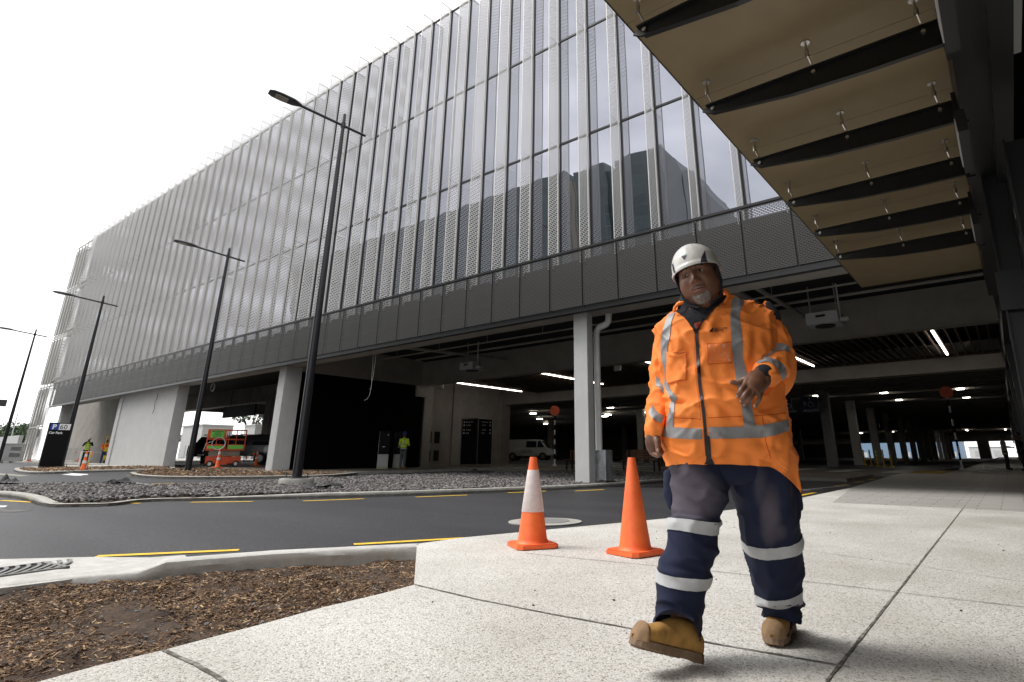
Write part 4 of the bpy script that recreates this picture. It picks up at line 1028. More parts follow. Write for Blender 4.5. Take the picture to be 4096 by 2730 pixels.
def text_on(txt, o_px, u, v, bv, mt, name, par, off=.006, shear=0):
    cu = bpy.data.curves.new('t', 'FONT'); cu.body = txt; cu.size = 1; cu.resolution_u = 2; cu.offset = .02
    to = bpy.data.objects.new('t', cu); COL.objects.link(to); dg = bpy.context.evaluated_depsgraph_get(); me = bpy.data.meshes.new_from_object(to.evaluated_get(dg))
    V = []
    for q in me.vertices:
        x = q.co.x + shear * q.co.y; y = q.co.y
        h = hit(bv, o_px[0] + u[0] * x + v[0] * y, o_px[1] + u[1] * x + v[1] * y, off); V.append(h or Vector((0, 0, -5)))
    Fc = [tuple(p.vertices) for p in me.polygons if all(V[i].z > -4 for i in p.vertices)]
    bpy.data.objects.remove(to); bpy.data.meshes.remove(me); bpy.data.curves.remove(cu)
    o = mobj(name, V, Fc, mt); sub(o, par); return o
text_on('ABSOLUTE', T((640,448)), (11.3, -.5), (.4, -11), jb, M['zip'], 'lettering', jk, shear=.2)
text_on('TRAFFIC', T((636,466)), (11.3, -.5), (.4, -10), jb, M['zip'], 'lettering', jk, shear=.2)
o = decal('emblem', [(T((628,428)), T((640,430))), (T((612,450)), T((634,452))), (T((600,465)), T((630,466)))], jb, M['zip'], .006, 2, 3); sub(o, jk)
# black fleece neck opening, collar
vs, fs = pxloft([(1305,1295,2760,2850,-.09,.05),(1272,1252,2722,2882,-.04,.085),(1245,1215,2712,2892,-.01,.090),(1205,1170,2716,2890,-.015,.088),(1180,1150,2728,2884,-.005,.08)], 8, 48, 2)
col_ = mp_(vs, fs, 'fleece_collar', M['fleece']); displace_mesh(col_, lambda c: .004 * noise.noise(c * 25))
nz_ = decal('neck_opening', [((2700,1246),(2915,1172)),((2722,1262),(2895,1205)),((2745,1280),(2862,1235)),((2762,1305),(2832,1268)),((2775,1325),(2805,1300)),((2783,1335),(2789,1333))], jb, M['fleece'], .007, 14, 6); nz_ and sub(nz_, jk)
o = decal('undershirt', [((2776,1296),(2806,1290)),((2781,1310),(2798,1306)),((2784,1320),(2790,1318))], jb, mat('red_undershirt', (.20, .022, .012), .8), .010, 6, 4); o and sub(o, jk)
for row in ([(2697,1245),(2700,1230),(2712,1218),(2730,1211)], [(2893,1160),(2903,1166),(2909,1176),(2913,1190),(2900,1205),(2875,1232)]):
    pts_ = [P(a, b, -.075 if i < 1 else -.085) for i, (a, b) in enumerate(row)]; vs, fs = tuberings([Vector(p) for p in pts_], [.008] * len(pts_), 8); mp_(vs, fs, 'collar_edge', M['jacket'])
vs, fs = pxloft([(1262,1215,2690,2935,.0,.098),(1240,1195,2696,2922,.0,.100),(1222,1175,2700,2914,.01,.095),(1214,1162,2704,2908,.012,.09)], 6, 64, 2, cap=(False, False))
# keep only the back and sides of the collar
mb = MB(); cz = P(2800, 1220, -.045)
keep = [f for f in fs if len(f) == 4 and all((vs[i] - cz).dot(BB) > 0 for i in f)]
mp_(vs, keep, 'collar', M['jacket'])

# trousers
lrows = [(1800,1800,2690,2935,.0,.150,0),(1868,1868,2676,2925,-.01,.145,0),(1948,1948,2677,2916,-.03,.135,0),(2040,2020,2686,2906,-.05,.120,0),(2078,2070,2670,2886,-.055,.115,0),(2130,2128,2667,2877,-.06,.112,0),(2200,2200,2656,2874,-.065,.112,0),(2270,2262,2628,2856,-.07,.110,0),(2320,2318,2616,2845,-.075,.108,0),(2380,2375,2622,2826,-.085,.102,0),(2430,2440,2628,2812,-.09,.095,0.012),(2470,2510,2618,2808,-.12,.100,0.05),(2505,2592,2610,2806,-.15,.104,0.115)]
rrows = [(1800,1800,2900,3160,.02,.165,0),(1868,1868,2895,3166,.02,.155,0),(1950,1940,2918,3176,.03,.145,0),(2020,2010,2948,3186,.05,.135,0),(2065,2060,2957,3195,.06,.13,0),(2120,2120,2956,3201,.08,.125,0),(2200,2200,2975,3209,.11,.120,0),(2280,2275,2999,3209,.14,.112,0),(2340,2330,3017,3205,.17,.105,0),(2400,2395,3028,3205,.20,.100,0),(2440,2445,3038,3203,.22,.096,0.015),(2470,2500,3052,3200,.235,.094,0.018)]
def navymat():
    mt, t, b = newmat('navy_drill'); b.inputs['Roughness'].default_value = .9
    at = t.nodes.new('ShaderNodeAttribute'); at.attribute_name = 'fade'
    tcn = t.nodes.new('ShaderNodeTexCoord'); n = N(t, 'ShaderNodeTexNoise'); n.inputs['Scale'].default_value = 14; n.inputs['Detail'].default_value = 5; t.links.new(tcn.outputs['Object'], n.inputs['Vector'])
    f = mth(t, 'MULTIPLY', at.outputs['Fac'], mth(t, 'ADD', mth(t, 'MULTIPLY', n.outputs[0], .8), .6))
    mx = N(t, 'ShaderNodeMix', data_type='RGBA'); mx.inputs[6].default_value = (.0062, .0105, .037, 1); mx.inputs[7].default_value = (.095, .082, .105, 1)
    t.links.new(f, mx.inputs[0]); t.links.new(mx.outputs[2], b.inputs['Base Color'])
    n2 = N(t, 'ShaderNodeTexNoise'); n2.inputs['Scale'].default_value = 200; t.links.new(tcn.outputs['Object'], n2.inputs['Vector'])
    bp = N(t, 'ShaderNodeBump'); bp.inputs['Distance'].default_value = .001; t.links.new(n2.outputs[0], bp.inputs['Height']); t.links.new(bp.outputs[0], b.inputs['Normal']); return mt
M['navy'] = navymat()
def projpx(v):
    c = R.T @ (np.array(v) - CAM); return PX + F_PX * c[0] / c[2], PY + F_PX * c[1] / c[2]
def leg(rows, fn, patch):
    vs, fs = pxloft(rows, 9, 72, 2.15, cap=(True, False)); o = mp_(vs, fs, 'trouser_leg', M['navy']); displace_mesh(o, fn)
    a = o.data.color_attributes.new('fade', 'FLOAT_COLOR', 'POINT')
    for i, v in enumerate(o.data.vertices):
        x, y = projpx(v.co); s = 0
        for (cx, cy, rx, ry, k) in patch:
            s = max(s, k * max(0, 1 - ((x - cx) / rx) ** 2 - ((y - cy) / ry) ** 2) ** .8)
        if (v.co - P(2900, 2100)).dot(BB) > .15: s = 0
        a.data[i].color = (s, s, s, 1)
    return o
def creases(base, amp, rows_):
    def f(c):
        d = -.009 + .006 * noise.noise(c * 6) + base * (1 - abs(noise.noise(Vector((c.x * 5, c.y * 5, c.z * 19)))) * 2) * .4 + .012 * (1 - abs(noise.noise(Vector((c.x * 7 + c.z * 5, c.y * 7, c.z * 9 + 4))))) ** 7
        for (y0, a_, w_) in rows_:
            x, y = projpx(c); d += a_ * math.exp(-((y - y0 - .10 * (x - 2750) - 14 * noise.noise(c * 7 + Vector((y0, 0, 0)))) / w_) ** 2) * (.55 + .9 * noise.noise(c * 5 + Vector((0, y0, 0))))
        return d
    return f
lg1 = leg(lrows, creases(.006, 0, [(2276,-.010,14),(2248,.006,16),(2056,-.007,7),(2070,.006,7),(1990,-.003,7),(1945,-.003,7),(1905,-.003,6),(2470,-.005,12),(2440,.004,12)]), [(2760,1985,150,120,1.3),(2720,1920,130,90,1.1)])
def crr(c):
    x, y = projpx(c); d = -.008 + .006 * noise.noise(c * 6) + .003 * (1 - abs(noise.noise(Vector((c.x * 12, c.y * 12, c.z * 5)))) * 2) + .012 * (1 - abs(noise.noise(Vector((c.x * 9 - c.z * 3, c.y * 9, c.z * 5 + 7))))) ** 7
    if y < 2100: d += .008 * sin((x - .12 * (y - 1900)) / 15.0) * math.exp(-((y - 1930) / 110) ** 2)
    d += .010 * math.exp(-((y - 2418) / 12) ** 2) - .012 * math.exp(-((y - 2440) / 10) ** 2)
    return d
lg2 = leg(rrows, crr, [(3080,2060,46,140,1.0),(3045,1950,34,90,.5),(3105,2130,50,40,.7)])
vs, fs = pxloft([(1780,1780,2690,3130,.01,.155),(1870,1870,2684,3146,.01,.150),(1915,1905,2694,3150,.02,.145),(1945,1930,2800,3060,.03,.11)], 8, 80, 2.2); mp_(vs, fs, 'trouser_seat', M['navy'])
lb1 = bvh_of(lg1); lb2 = bvh_of(lg2)
LZ = lambda q: (2400 + q[0] / 1.686, 1800 + q[1] / 1.686)
def ringtape(rows, y0, y1, skew, par):
    """reflective band wrapped right round a trouser leg, following its surface"""
    bv = lb1 if par is lg1 else lb2; RS = []
    fine = interp(rows, 40); ys = [(r[0] + r[1]) / 2 for r in fine]
    def at(y):
        i = min(range(len(ys)), key=lambda k: abs(ys[k] - y)); return fine[i]
    for j in range(5):
        ring = []
        for k in range(72):
            t = 2 * pi * k / 72; y = y0 + (y1 - y0) * j / 4 + skew(cos(t), sin(t)); r = at(y)
            yl, yr, xl, xr, off, th = r[:6]; a = P(xl, yl, off); b = P(xr, yr, off); c = (a + b) / 2
            d = ((b - a) / 2 * cos(t) - BB * th * sin(t)); c2 = c; loc, nor, ix, ds = bv.ray_cast(c2 + d * 1.6, -d.normalized())
            ring.append((loc + d.normalized() * .004) if loc is not None and (loc - c2).length < d.length * 1.5 else c2 + d * 1.05)
        RS.append(ring)
    vs, fs = ringmesh(RS, (False, False)); o = mp_(vs, fs, 'reflective_tape', M['tape2']); sub(o, par)
ringtape(lrows, 2074, 2124, lambda c, s: 12 * c * s + 8 * c, lg1); ringtape(lrows, 2290, 2338, lambda c, s: 14 * c + 5 * s, lg1)
ringtape(rrows, 2146, 2190, lambda c, s: 26 * s - 18 * c + 4, lg2); ringtape(rrows, 2360, 2398, lambda c, s: 20 * s - 14 * c, lg2)
# cargo pockets
for rows_, nm in (([(2680,1900,-.0,.030),(2686,1960,-.02,.036),(2694,2020,-.03,.028)], 1), ([(3155,1900,.0,.038),(3168,1960,.01,.042),(3180,2020,.03,.036)], 2)):
    vs, fs = tubeloft(rows_, 8, 24, .8); o = mp_(vs, fs, 'cargo_pocket', M['navy']); displace_mesh(o, lambda c: .006 * noise.noise(c * 30))

# boots
def boot(heel, toe, upv, laces=True):
    x = (toe - heel).normalized(); L = (toe - heel).length; z = (upv - x * upv.dot(x)).normalized(); y = z.cross(x); S = L / .31
    prof = [(-.0,.020,.055),(.012,.034,.10),(.05,.038,.13),(.10,.038,.135),(.14,.040,.132),(.17,.043,.120),(.20,.047,.104),(.235,.050,.092),(.265,.049,.086),(.29,.041,.074),(.305,.026,.055),(.31,.008,.04)]
    rings = []
    for s, hw, h in interp(prof, 3):
        ring = []; z0 = .022
        for k in range(28):
            t = 2 * pi * k / 28; c_, s_ = cos(t), sin(t); ex = .75
            yy = math.copysign(abs(c_) ** ex, c_) * hw * (1.0 if s_ < .2 else 1 - .28 * s_ * (1 if h > .1 else .4)); zz = z0 + (h - z0) * (.5 + .5 * math.copysign(abs(s_) ** ex, s_))
            ring.append(heel + x * s * S + y * yy * S + z * zz * S)
        rings.append(ring)
    vs, fs = ringmesh(rings); o = mp_(vs, fs, 'boot', M['boot']); displace_mesh(o, lambda c: .0015 * noise.noise(c * 60))
    outl = [(-.006,.0),(-.003,.022),(.02,.036),(.06,.041),(.11,.037),(.15,.038),(.20,.047),(.24,.053),(.27,.051),(.295,.040),(.311,.022),(.316,.0)]
    o2 = outl + [(a, -b) for a, b in reversed(outl[1:-1])]
    mb = MB(); n = len(o2)
    lay = []
    for zz, g in ((.036, .94), (.034, 1.0), (.012, 1.02)): lay.append([heel + x * ((a - .155) * (g) + .155) * S + y * b * g * S + z * zz * S for a, b in o2])
    lay.append([heel + x * a * S + y * b * .97 * S + z * (.002 if a < .085 else (.010)) * S for a, b in o2])
    v_, f_ = ringmesh(lay); mb.add(v_, f_)
    for i in range(9):   # heel and forefoot lugs
        a = .115 + i * .021
        w = .030 if i < 2 else .038; mb.add([heel + x * (a + p) * S + y * (q * w) * S + z * r * S for p, q, r in ((0,-1,.011),(.011,-1,.011),(.011,1,.011),(0,1,.011),(0,-1,.003),(.011,-1,.003),(.011,1,.003),(0,1,.003))], [(4,5,6,7),(0,1,5,4),(1,2,6,5),(2,3,7,6),(3,0,4,7)])
    sl = part(mb, 'sole', M['sole'], man); sub(sl, o)
    # toe bumper
    rings = []
    for s, hw, h in interp([(.272,.0505,.086),(.28,.0505,.088),(.292,.0425,.076),(.308,.028,.057),(.314,.008,.04)], 4):
        ring = []
        for k in range(20):
            t = pi * k / 19; c_, s_ = cos(t), sin(t); ring.append(heel + x * s * S + y * math.copysign(abs(c_) ** .75, c_) * hw * 1.02 * S + z * (.03 + (h - .024) * abs(s_) ** .75) * S)
        rings.append(ring)
    n = 20; V = [v for r in rings for v in r]; Fc = [(i * n + k, i * n + k + 1, (i + 1) * n + k + 1, (i + 1) * n + k) for i in range(len(rings) - 1) for k in range(n - 1)]
    sub(mp_(V, Fc, 'toe_guard', mat('toe_guard', (.27, .165, .085), .8, var=.15, scale=40)), o)
    for i in range(3 if laces else 0):
        mb = MB(); sx = .155 + i * .018; zt = .150 - i * .016
        pts = [heel + x * sx * S + y * q * S + z * (zt + .004 - abs(q) * .25) * S for q in (-.022, -.01, 0, .01, .022)]; mb.tube(pts, .0028, 6); sub(part(mb, 'lace', M['rubber'], man), o)
    return o
hz = G(2770, 2640); f0_ = P(2795, 2625, -.11)
f0_.z = gz(f0_.x, f0_.y) + .012
boot(P(2796, 2656, -.13), P(2528, 2592, -.26), Vector((0, 0, 1)) - RR * .15, False)
bt = G(3094, 2592); bt.z = gz(bt.x, bt.y) + .002; dirb = (BB * .80 + RR * .50).normalized()
boot(bt + dirb * .33, bt + Vector((0, 0, 0)), Vector((0, 0, 1)))
for q, r_ in (((3125,2490,.26), .05),):
    vs, fs = tuberings([P(q[0], q[1] - 60, q[2]), P(*q)], [r_, r_], 20); mp_(vs, fs, 'sock', M['fleece'])

# --- body: head, neck, hands and the hidden trunk joined into one surface
pieces = []
rho = radians(13); psi = radians(27); ph = radians(-4)
HC = P(2792, 1112, -.09)
xh = RR * cos(rho) + UP * sin(rho); uh = UP * cos(rho) - RR * sin(rho)
fh = -BB
xh2 = xh * cos(psi) + fh * sin(psi) * 1.0; fh2 = fh * cos(psi) - xh * sin(psi)
uh2 = uh * cos(ph) + fh2 * sin(ph); fh3 = fh2 * cos(ph) - uh * sin(ph)
def HL(x, y, z): return HC + xh2 * x + fh3 * y + uh2 * z
def gau(x, z, cx, cz, sx, sz): return math.exp(-((x - cx) / sx) ** 2 - ((z - cz) / sz) ** 2)
def headsurf():
    nu, nv = 96, 80; vs = []
    for j in range(nv + 1):
        v = pi * j / nv - pi / 2
        for i in range(nu):
            u = 2 * pi * i / nu; x = cos(v) * sin(u); y = cos(v) * cos(u); z = sin(v)
            zz = z * (.150 if z > 0 else .163); wj = .088 + (.012 * math.exp(-((zz + .055) / .05) ** 2)) - (.03 * max(0, (-zz - .09) / .06))
            dj = .104 + .0 * z; X = x * wj * (1 + .1 * (abs(z) ** 2 if z < 0 else 0)); Y = y * dj + (.006 if z < 0 else 0) * (1 - abs(y)); Z = zz
            if y > 0:
                w = min(1, y * 2.2); f = 0; ax = abs(X)
                f += .010 * gau(ax, Z, .03, .032, .03, .011) - .016 * gau(ax, Z, .036, .006, .018, .013) + .006 * gau(ax, Z, .050, -.030, .022, .022)
                f += (.030 * math.exp(-((Z + .040) / .016) ** 2) + .016 * math.exp(-((Z + .012) / .024) ** 2)) * math.exp(-(X / .013) ** 2) + .014 * gau(ax, Z, .017, -.046, .009, .010)
                f += .010 * gau(X, Z, 0, -.082, .030, .016) + .005 * gau(X, Z, 0, -.074, .02, .005) + .006 * gau(X, Z, 0, -.091, .02, .006) - .007 * gau(X, Z, 0, -.0825, .027, .003) + .013 * gau(X, Z, 0, -.122, .028, .018) - .005 * gau(X, Z, 0, -.102, .025, .006)
                f -= .004 * gau(ax, Z, .040, -.062, .006, .022)
                Y += f * w
            vs.append(HL(X, Y, Z))
    fs = [(j * nu + i, j * nu + (i + 1) % nu, (j + 1) * nu + (i + 1) % nu, (j + 1) * nu + i) for j in range(nv) for i in range(nu)]
    return vs, fs
pieces.append(headsurf())
for sx in (-1, 1):     # ears
    rings = [[HL(sx * (.090 + .010 * w), -.012 + .018 * cos(2 * pi * k / 14) * r - .008 * w, -.005 + .034 * sin(2 * pi * k / 14) * r) for k in range(14)] for w, r in ((-1, .6), (0, .8), (1, 1), (1.5, .95), (1.7, .6), (1.0, .3))]
    pieces.append(ringmesh(rings))
pieces.append(tuberings([HL(0, -.01, -.07), P(2805, 1215, -.02), P(2820, 1290, .0)], [.078, .078, .08], 32))
pieces.append(pxloft([(1250,1240,2735,3000,.02,.07),(1320,1320,2690,3060,.02,.10),(1500,1500,2710,3070,.0,.12),(1800,1800,2720,3100,.0,.12),(1880,1880,2730,3080,.02,.10)], 4, 24))
pieces.append(tubeloft([(3030,1260,.02,.05),(3100,1390,-.03,.048),(3110,1450,-.10,.042),(3070,1488,-.20,.034),(3050,1500,-.26,.031)], 6, 20))
pieces.append(tubeloft([(2700,1300,.03,.05),(2655,1480,.07,.046),(2640,1600,.04,.04),(2620,1700,-.03,.032),(2612,1745,-.05,.030)], 6, 20))
pieces.append(tubeloft([(2790,1860,-.0,.08),(2775,2080,-.06,.065),(2735,2300,-.07,.05),(2720,2500,-.11,.04)], 5, 20)); pieces.append(tubeloft([(3030,1860,.02,.08),(3080,2100,.08,.065),(3110,2300,.15,.05),(3125,2480,.25,.04)], 5, 20))
# left hand (hanging, back of the hand to the viewer)
HZ = lambda x, y: (2850 + x / 4.48, 1400 + y / 4.48)
def fing(pts, rads, n=6):
    rows_ = [(*HZ(a, b), o_, r_) for (a, b, o_), r_ in zip(pts, rads)]; pieces.append(tubeloft(rows_, n, 16))
palm = [(870,400,-.258,.032),(840,500,-.273,.041),(790,590,-.288,.047),(740,660,-.300,.042)]
rows_ = [(*HZ(a, b), o_, r_) for a, b, o_, r_ in palm]; pieces.append(tubeloft(rows_, 6, 24, .62))
pieces.append(tubeloft([(*HZ(940,480), -.268, .028), (*HZ(930,580), -.278, .026), (*HZ(905,670), -.285, .018)], 5, 18, .8))
pieces.append(tubeloft([(*HZ(740,470), -.270, .026), (*HZ(660,560), -.288, .024), (*HZ(610,620), -.300, .019)], 5, 18, .8))
fing([(610,610,-.300),(545,680,-.318),(500,740,-.322),(468,790,-.312),(450,835,-.298)], [.0125,.0118,.0112,.0105,.0088])
fing([(700,660,-.302),(620,760,-.326),(565,840,-.330),(530,890,-.316),(512,935,-.300)], [.0125,.0120,.0112,.0105,.0090])
fing([(790,690,-.298),(715,800,-.322),(660,880,-.328),(610,940,-.316),(575,985,-.302)], [.0122,.0115,.0108,.0102,.0088])
fing([(895,690,-.288),(865,790,-.304),(840,880,-.310),(800,950,-.304),(765,1015,-.294)], [.0112,.0105,.0098,.0092,.0080])
fing([(760,500,-.282),(640,510,-.270),(530,550,-.258),(440,595,-.252),(350,580,-.250)], [.017,.0155,.0135,.0125,.0105])
# right hand (photo left), thumb in front of loosely curled fingers
RZ = lambda x, y: (2560 + x / 7.84, 1680 + y / 7.84)
def fr(pts, rads, seg=16, flat=1): pieces.append(tubeloft([(*RZ(a, b), o_, r_) for (a, b, o_), r_ in zip(pts, rads)], 6, seg, flat))
fr([(415,420,-.050),(400,560,-.052),(385,700,-.050),(390,830,-.046)], [.028,.031,.033,.030], 24, .8)
fr([(330,800,-.040),(345,950,-.035),(420,1060,-.05),(520,1090,-.07)], [.016,.0145,.013,.011])
fr([(420,820,-.045),(430,980,-.045),(500,1090,-.06),(590,1110,-.085)], [.016,.0145,.013,.011])
fr([(500,830,-.050),(540,960,-.050),(600,1060,-.065),(660,1070,-.09)], [.015,.0140,.013,.010])
fr([(560,820,-.050),(620,920,-.050),(670,1000,-.06),(690,1010,-.085)], [.014,.0130,.012,.010])
fr([(500,560,-.070),(545,680,-.088),(560,800,-.096),(562,900,-.100),(562,980,-.100)], [.0185,.0165,.0140,.0128,.0115])
V = []; Fc = []
for vs, fs in pieces:
    b = len(V); V += vs; Fc += [tuple(i + b for i in f) for f in fs]
body = mobj('body', V, Fc, M['skinm'])
bm = bmesh.new(); bm.from_mesh(body.data); bmesh.ops.recalc_face_normals(bm, faces=bm.faces[:]); bm.to_mesh(body.data); bm.free()
rm = body.modifiers.new('r', 'REMESH'); rm.mode = 'VOXEL'; rm.voxel_size = .0035; rm.use_smooth_shade = True
dg = bpy.context.evaluated_depsgraph_get(); me2 = bpy.data.meshes.new_from_object(body.evaluated_get(dg)); body.modifiers.clear(); old = body.data; body.data = me2; bpy.data.meshes.remove(old)
bm = bmesh.new(); bm.from_mesh(me2)
for _ in range(1): bmesh.ops.smooth_vert(bm, verts=bm.verts[:], factor=.4, use_axis_x=True, use_axis_y=True, use_axis_z=True)
for f in bm.faces: f.smooth = True
bm.to_mesh(me2); bm.free()
if not body.data.materials: body.data.materials.append(M['skinm'])
wp(body, man)
bb_ = bvh_of(body)
FZ = lambda x, y: (2560 + x / 3.92, 940 + y / 3.92)
def fd(name, pairs, mt, off=.0015, nu=8, nv=5):
    o = decal(name, [(FZ(*a), FZ(*b)) for a, b in pairs], bb_, mt, off, nu, nv)
    if o: o.parent = body; o.matrix_parent_inverse = Matrix.Identity(4)
    return o
def HLc(x, z, y=0.2):   # pixel of a point on the face front
    return projpx(HL(x, y, z))
# eyes, brows, lips, beard, built in head space on the real surface
def facepatch(name, outline, mt, off=.0015, n=10, disp=0):
    """ladder of (xl,zl),(xr,zr) rows in head space, dropped onto the face from in front"""
    rows = interp([[*a, *b] for a, b in outline], 6); V = []; W = n + 1
    for r in rows:
        for j in range(W):
            t = j / n; o_ = HL(r[0] * (1 - t) + r[2] * t, .22, r[1] * (1 - t) + r[3] * t); loc, nor, ix, ds = bb_.ray_cast(o_, -fh3)
            e = off + (disp * RNG.random() if disp else 0); V.append((loc if loc is not None else o_ - fh3 * .12) + fh3 * e)
    Fc = [(i * W + j, i * W + j + 1, (i + 1) * W + j + 1, (i + 1) * W + j) for i in range(len(rows) - 1) for j in range(n)]
    o = mobj(name, V, Fc, mt, None, True); o.parent = body; o.matrix_parent_inverse = Matrix.Identity(4); return o
M['brow'] = mat('brow_hair', (.015, .011, .010), .9); M['eye'] = mat('eye_white', (.26, .22, .19), .25); M['iris'] = mat('iris', (.008, .006, .005), .15)
M['lid'] = mat('eyelid', (.06, .026, .016), .5)
for s in (-1, 1):
    facepatch('eyebrow', [((s * .018, .024), (s * .018, .030)), ((s * .036, .029), (s * .036, .037)), ((s * .056, .024), (s * .056, .029))], M['brow'], .0015, 4)
    facepatch('eye', [((s * .024, .0025), (s * .024, .0045)), ((s * .030, -.001), (s * .030, .0085)), ((s * .037, -.002), (s * .037, .0095)), ((s * .045, -.0005), (s * .045, .007)), ((s * .050, .0025), (s * .050, .0045))], M['eye'], .0012, 4)
    ix_ = s * .037 - .004
    facepatch('iris', [((ix_ - .005, .002), (ix_ - .005, .006)), ((ix_ - .002, -.001), (ix_ - .002, .009)), ((ix_ + .002, -.001), (ix_ + .002, .009)), ((ix_ + .005, .002), (ix_ + .005, .006))], M['iris'], .002, 4)
    facepatch('eyelid', [((s * .021, .004), (s * .021, .007)), ((s * .030, .008), (s * .030, .0125)), ((s * .038, .009), (s * .038, .0135)), ((s * .046, .0065), (s * .046, .011)), ((s * .053, .002), (s * .053, .006))], M['lid'], .0022, 3)
    facepatch('nostril', [((s * .008, -.053), (s * .008, -.050)), ((s * .013, -.054), (s * .013, -.050))], M['iris'], .0008, 2)
facepatch('lips', [((-.030, -.083), (-.030, -.081)), ((-.016, -.0915), (-.016, -.0745)), ((0, -.094), (0, -.073)), ((.016, -.0915), (.016, -.0745)), ((.030, -.083), (.030, -.081))], M['lips'], .0012, 8)
facepatch('mouth_line', [((-.028, -.0835), (-.028, -.082)), ((-.01, -.0838), (-.01, -.0808)), ((.012, -.0838), (.012, -.0805)), ((.028, -.083), (.028, -.0815))], M['iris'], .0028, 2)
facepatch('moustache', [((-.034, -.080), (-.030, -.070)), ((-.016, -.072), (-.014, -.064)), ((0, -.070), (0, -.063)), ((.016, -.072), (.014, -.064)), ((.034, -.080), (.030, -.070))], mat('moustache_hair', (.035, .022, .016), .9, col2=(.16, .13, .11), scale=120), .0012, 4, .001)
facepatch('beard', [((-.043, -.110), (-.036, -.094)), ((-.036, -.132), (-.028, -.103)), ((-.020, -.143), (-.016, -.108)), ((0, -.147), (0, -.110)), ((.020, -.143), (.016, -.108)), ((.036, -.132), (.028, -.103)), ((.043, -.110), (.036, -.094))], M['beard'], .002, 12, .004)
# finger nails
for (a, b), o_ in (((445,835), 0), ((505,925), 0), ((570,985), 0), ((757,1015), 0)):
    q = HZ(a, b); h = hit(bb_, *q, .0004)
    if h is not None: mb = MB(); mb.ball(h, (.0055, .0035, .0065), 6); o = part(mb, 'nail', M['nail'], man, True); o.parent = body; o.matrix_parent_inverse = Matrix.Identity(4)
h = hit(bb_, *RZ(558, 965), .0)
if h is not None: mb = MB(); mb.ball(h, (.007, .004, .009), 8); o = part(mb, 'nail', M['nail'], man, True); o.parent = body; o.matrix_parent_inverse = Matrix.Identity(4)
# hair at the sides under the helmet
rings = []
for w in (0, .3, .6, 1):
    rings.append([HL(.094 * cos(2 * pi * k / 40) * (1 + .03 * (w < .9)), -.022 + .098 * sin(2 * pi * k / 40), .05 - .075 * w) for k in range(40)])
vs, fs = ringmesh(rings, (False, False)); fs = [f for f in fs if all((vs[i] - HC).dot(fh3) < .02 for i in f)]
o = mp_(vs, fs, 'hair', M['brow']); o.parent = body; o.matrix_parent_inverse = Matrix.Identity(4)
# helmet
def helmet():
    nu, nv = 72, 26; rings = []
    for j in range(nv + 1):
        v = (pi / 2) * j / nv; ring = []
        for i in range(nu):
            u = 2 * pi * i / nu; x = sin(u); y = cos(u)
            rim = .038 + .006 * y - .030 * max(0, -y) + .012 * abs(x) ** 2 * 0
            c = max(1e-3, cos(v)) ** .82; w = .116; d = .135; top = .172
            rr_ = 1 + (.010 * math.exp(-((abs(x) - .35) / .08) ** 2) * max(0, sin(v * 1.6)) * (y > -.8)) + (.015 * math.exp(-(x / .22) ** 2) * sin(v))
            ring.append(HL(x * w * c * rr_, -.008 + y * d * c * rr_, rim + (top - rim) * sin(v) ** 1.0 * rr_))
        rings.append(ring)
    lip = [HL(sin(2 * pi * i / nu) * .122, -.008 + cos(2 * pi * i / nu) * .143, .032 + .006 * cos(2 * pi * i / nu) - .030 * max(0, -cos(2 * pi * i / nu))) for i in range(nu)]
    lip2 = [HL(sin(2 * pi * i / nu) * .120, -.008 + cos(2 * pi * i / nu) * .140, .022 + .006 * cos(2 * pi * i / nu) - .030 * max(0, -cos(2 * pi * i / nu))) for i in range(nu)]
    inn = [HL(sin(2 * pi * i / nu) * .108, -.008 + cos(2 * pi * i / nu) * .126, .030 + .006 * cos(2 * pi * i / nu) - .030 * max(0, -cos(2 * pi * i / nu))) for i in range(nu)]
    vs, fs = ringmesh([inn, lip2, lip, [a.lerp(b, .6) for a, b in zip(lip, rings[1])]] + rings[1:], (False, True)); o = mp_(vs, fs, 'helmet', M['helmet']); smooth_by_angle(o, 50); return o
hm = helmet(); hb_ = bvh_of(hm)
def hdec(name, pairs, mt, off=.0015, nu=4):
    o = decal(name, [(FZ(*a), FZ(*b)) for a, b in pairs], hb_, mt, off, nu, 5)
    if o: sub(o, hm)
M['vent'] = mat('helmet_vent', (.03, .03, .045), .6)
hdec('vent', [((1015,250),(1022,252)),((985,310),(1030,330)),((958,370),(1045,390)),((952,430),(1058,430)),((955,465),(1000,450))], M['vent'])
hdec('vent', [((645,345),(735,320)),((665,365),(722,350)),((692,395),(702,392))], M['vent'], .0018)
hdec('badge', [((655,305),(720,298)),((650,340),(735,318))], mat('badge_green', (.35, .5, .42), .4), .002)
hdec('vent', [((505,460),(520,450)),((520,560),(545,545)),((535,600),(558,590))], M['vent'], .002)
for sx in (-1, 1):
    a = HL(sx * .100, -.01, .03); b = HL(sx * .103, .0, -.05); c = HL(sx * .085, .02, -.125); d = HL(sx * .03, .05, -.158)
    vs, fs = tuberings([a, a.lerp(b, .5), b, b.lerp(c, .5), c, d], [.006] * 6, 8); sub(mp_(vs, fs, 'chin_strap', M['fleece']), hm)
    a = HL(sx * .104, .02, .03); vs, fs = tuberings([a, HL(sx * .103, -.0, -.05)], [.005] * 2, 8); sub(mp_(vs, fs, 'chin_strap', M['fleece']), hm)
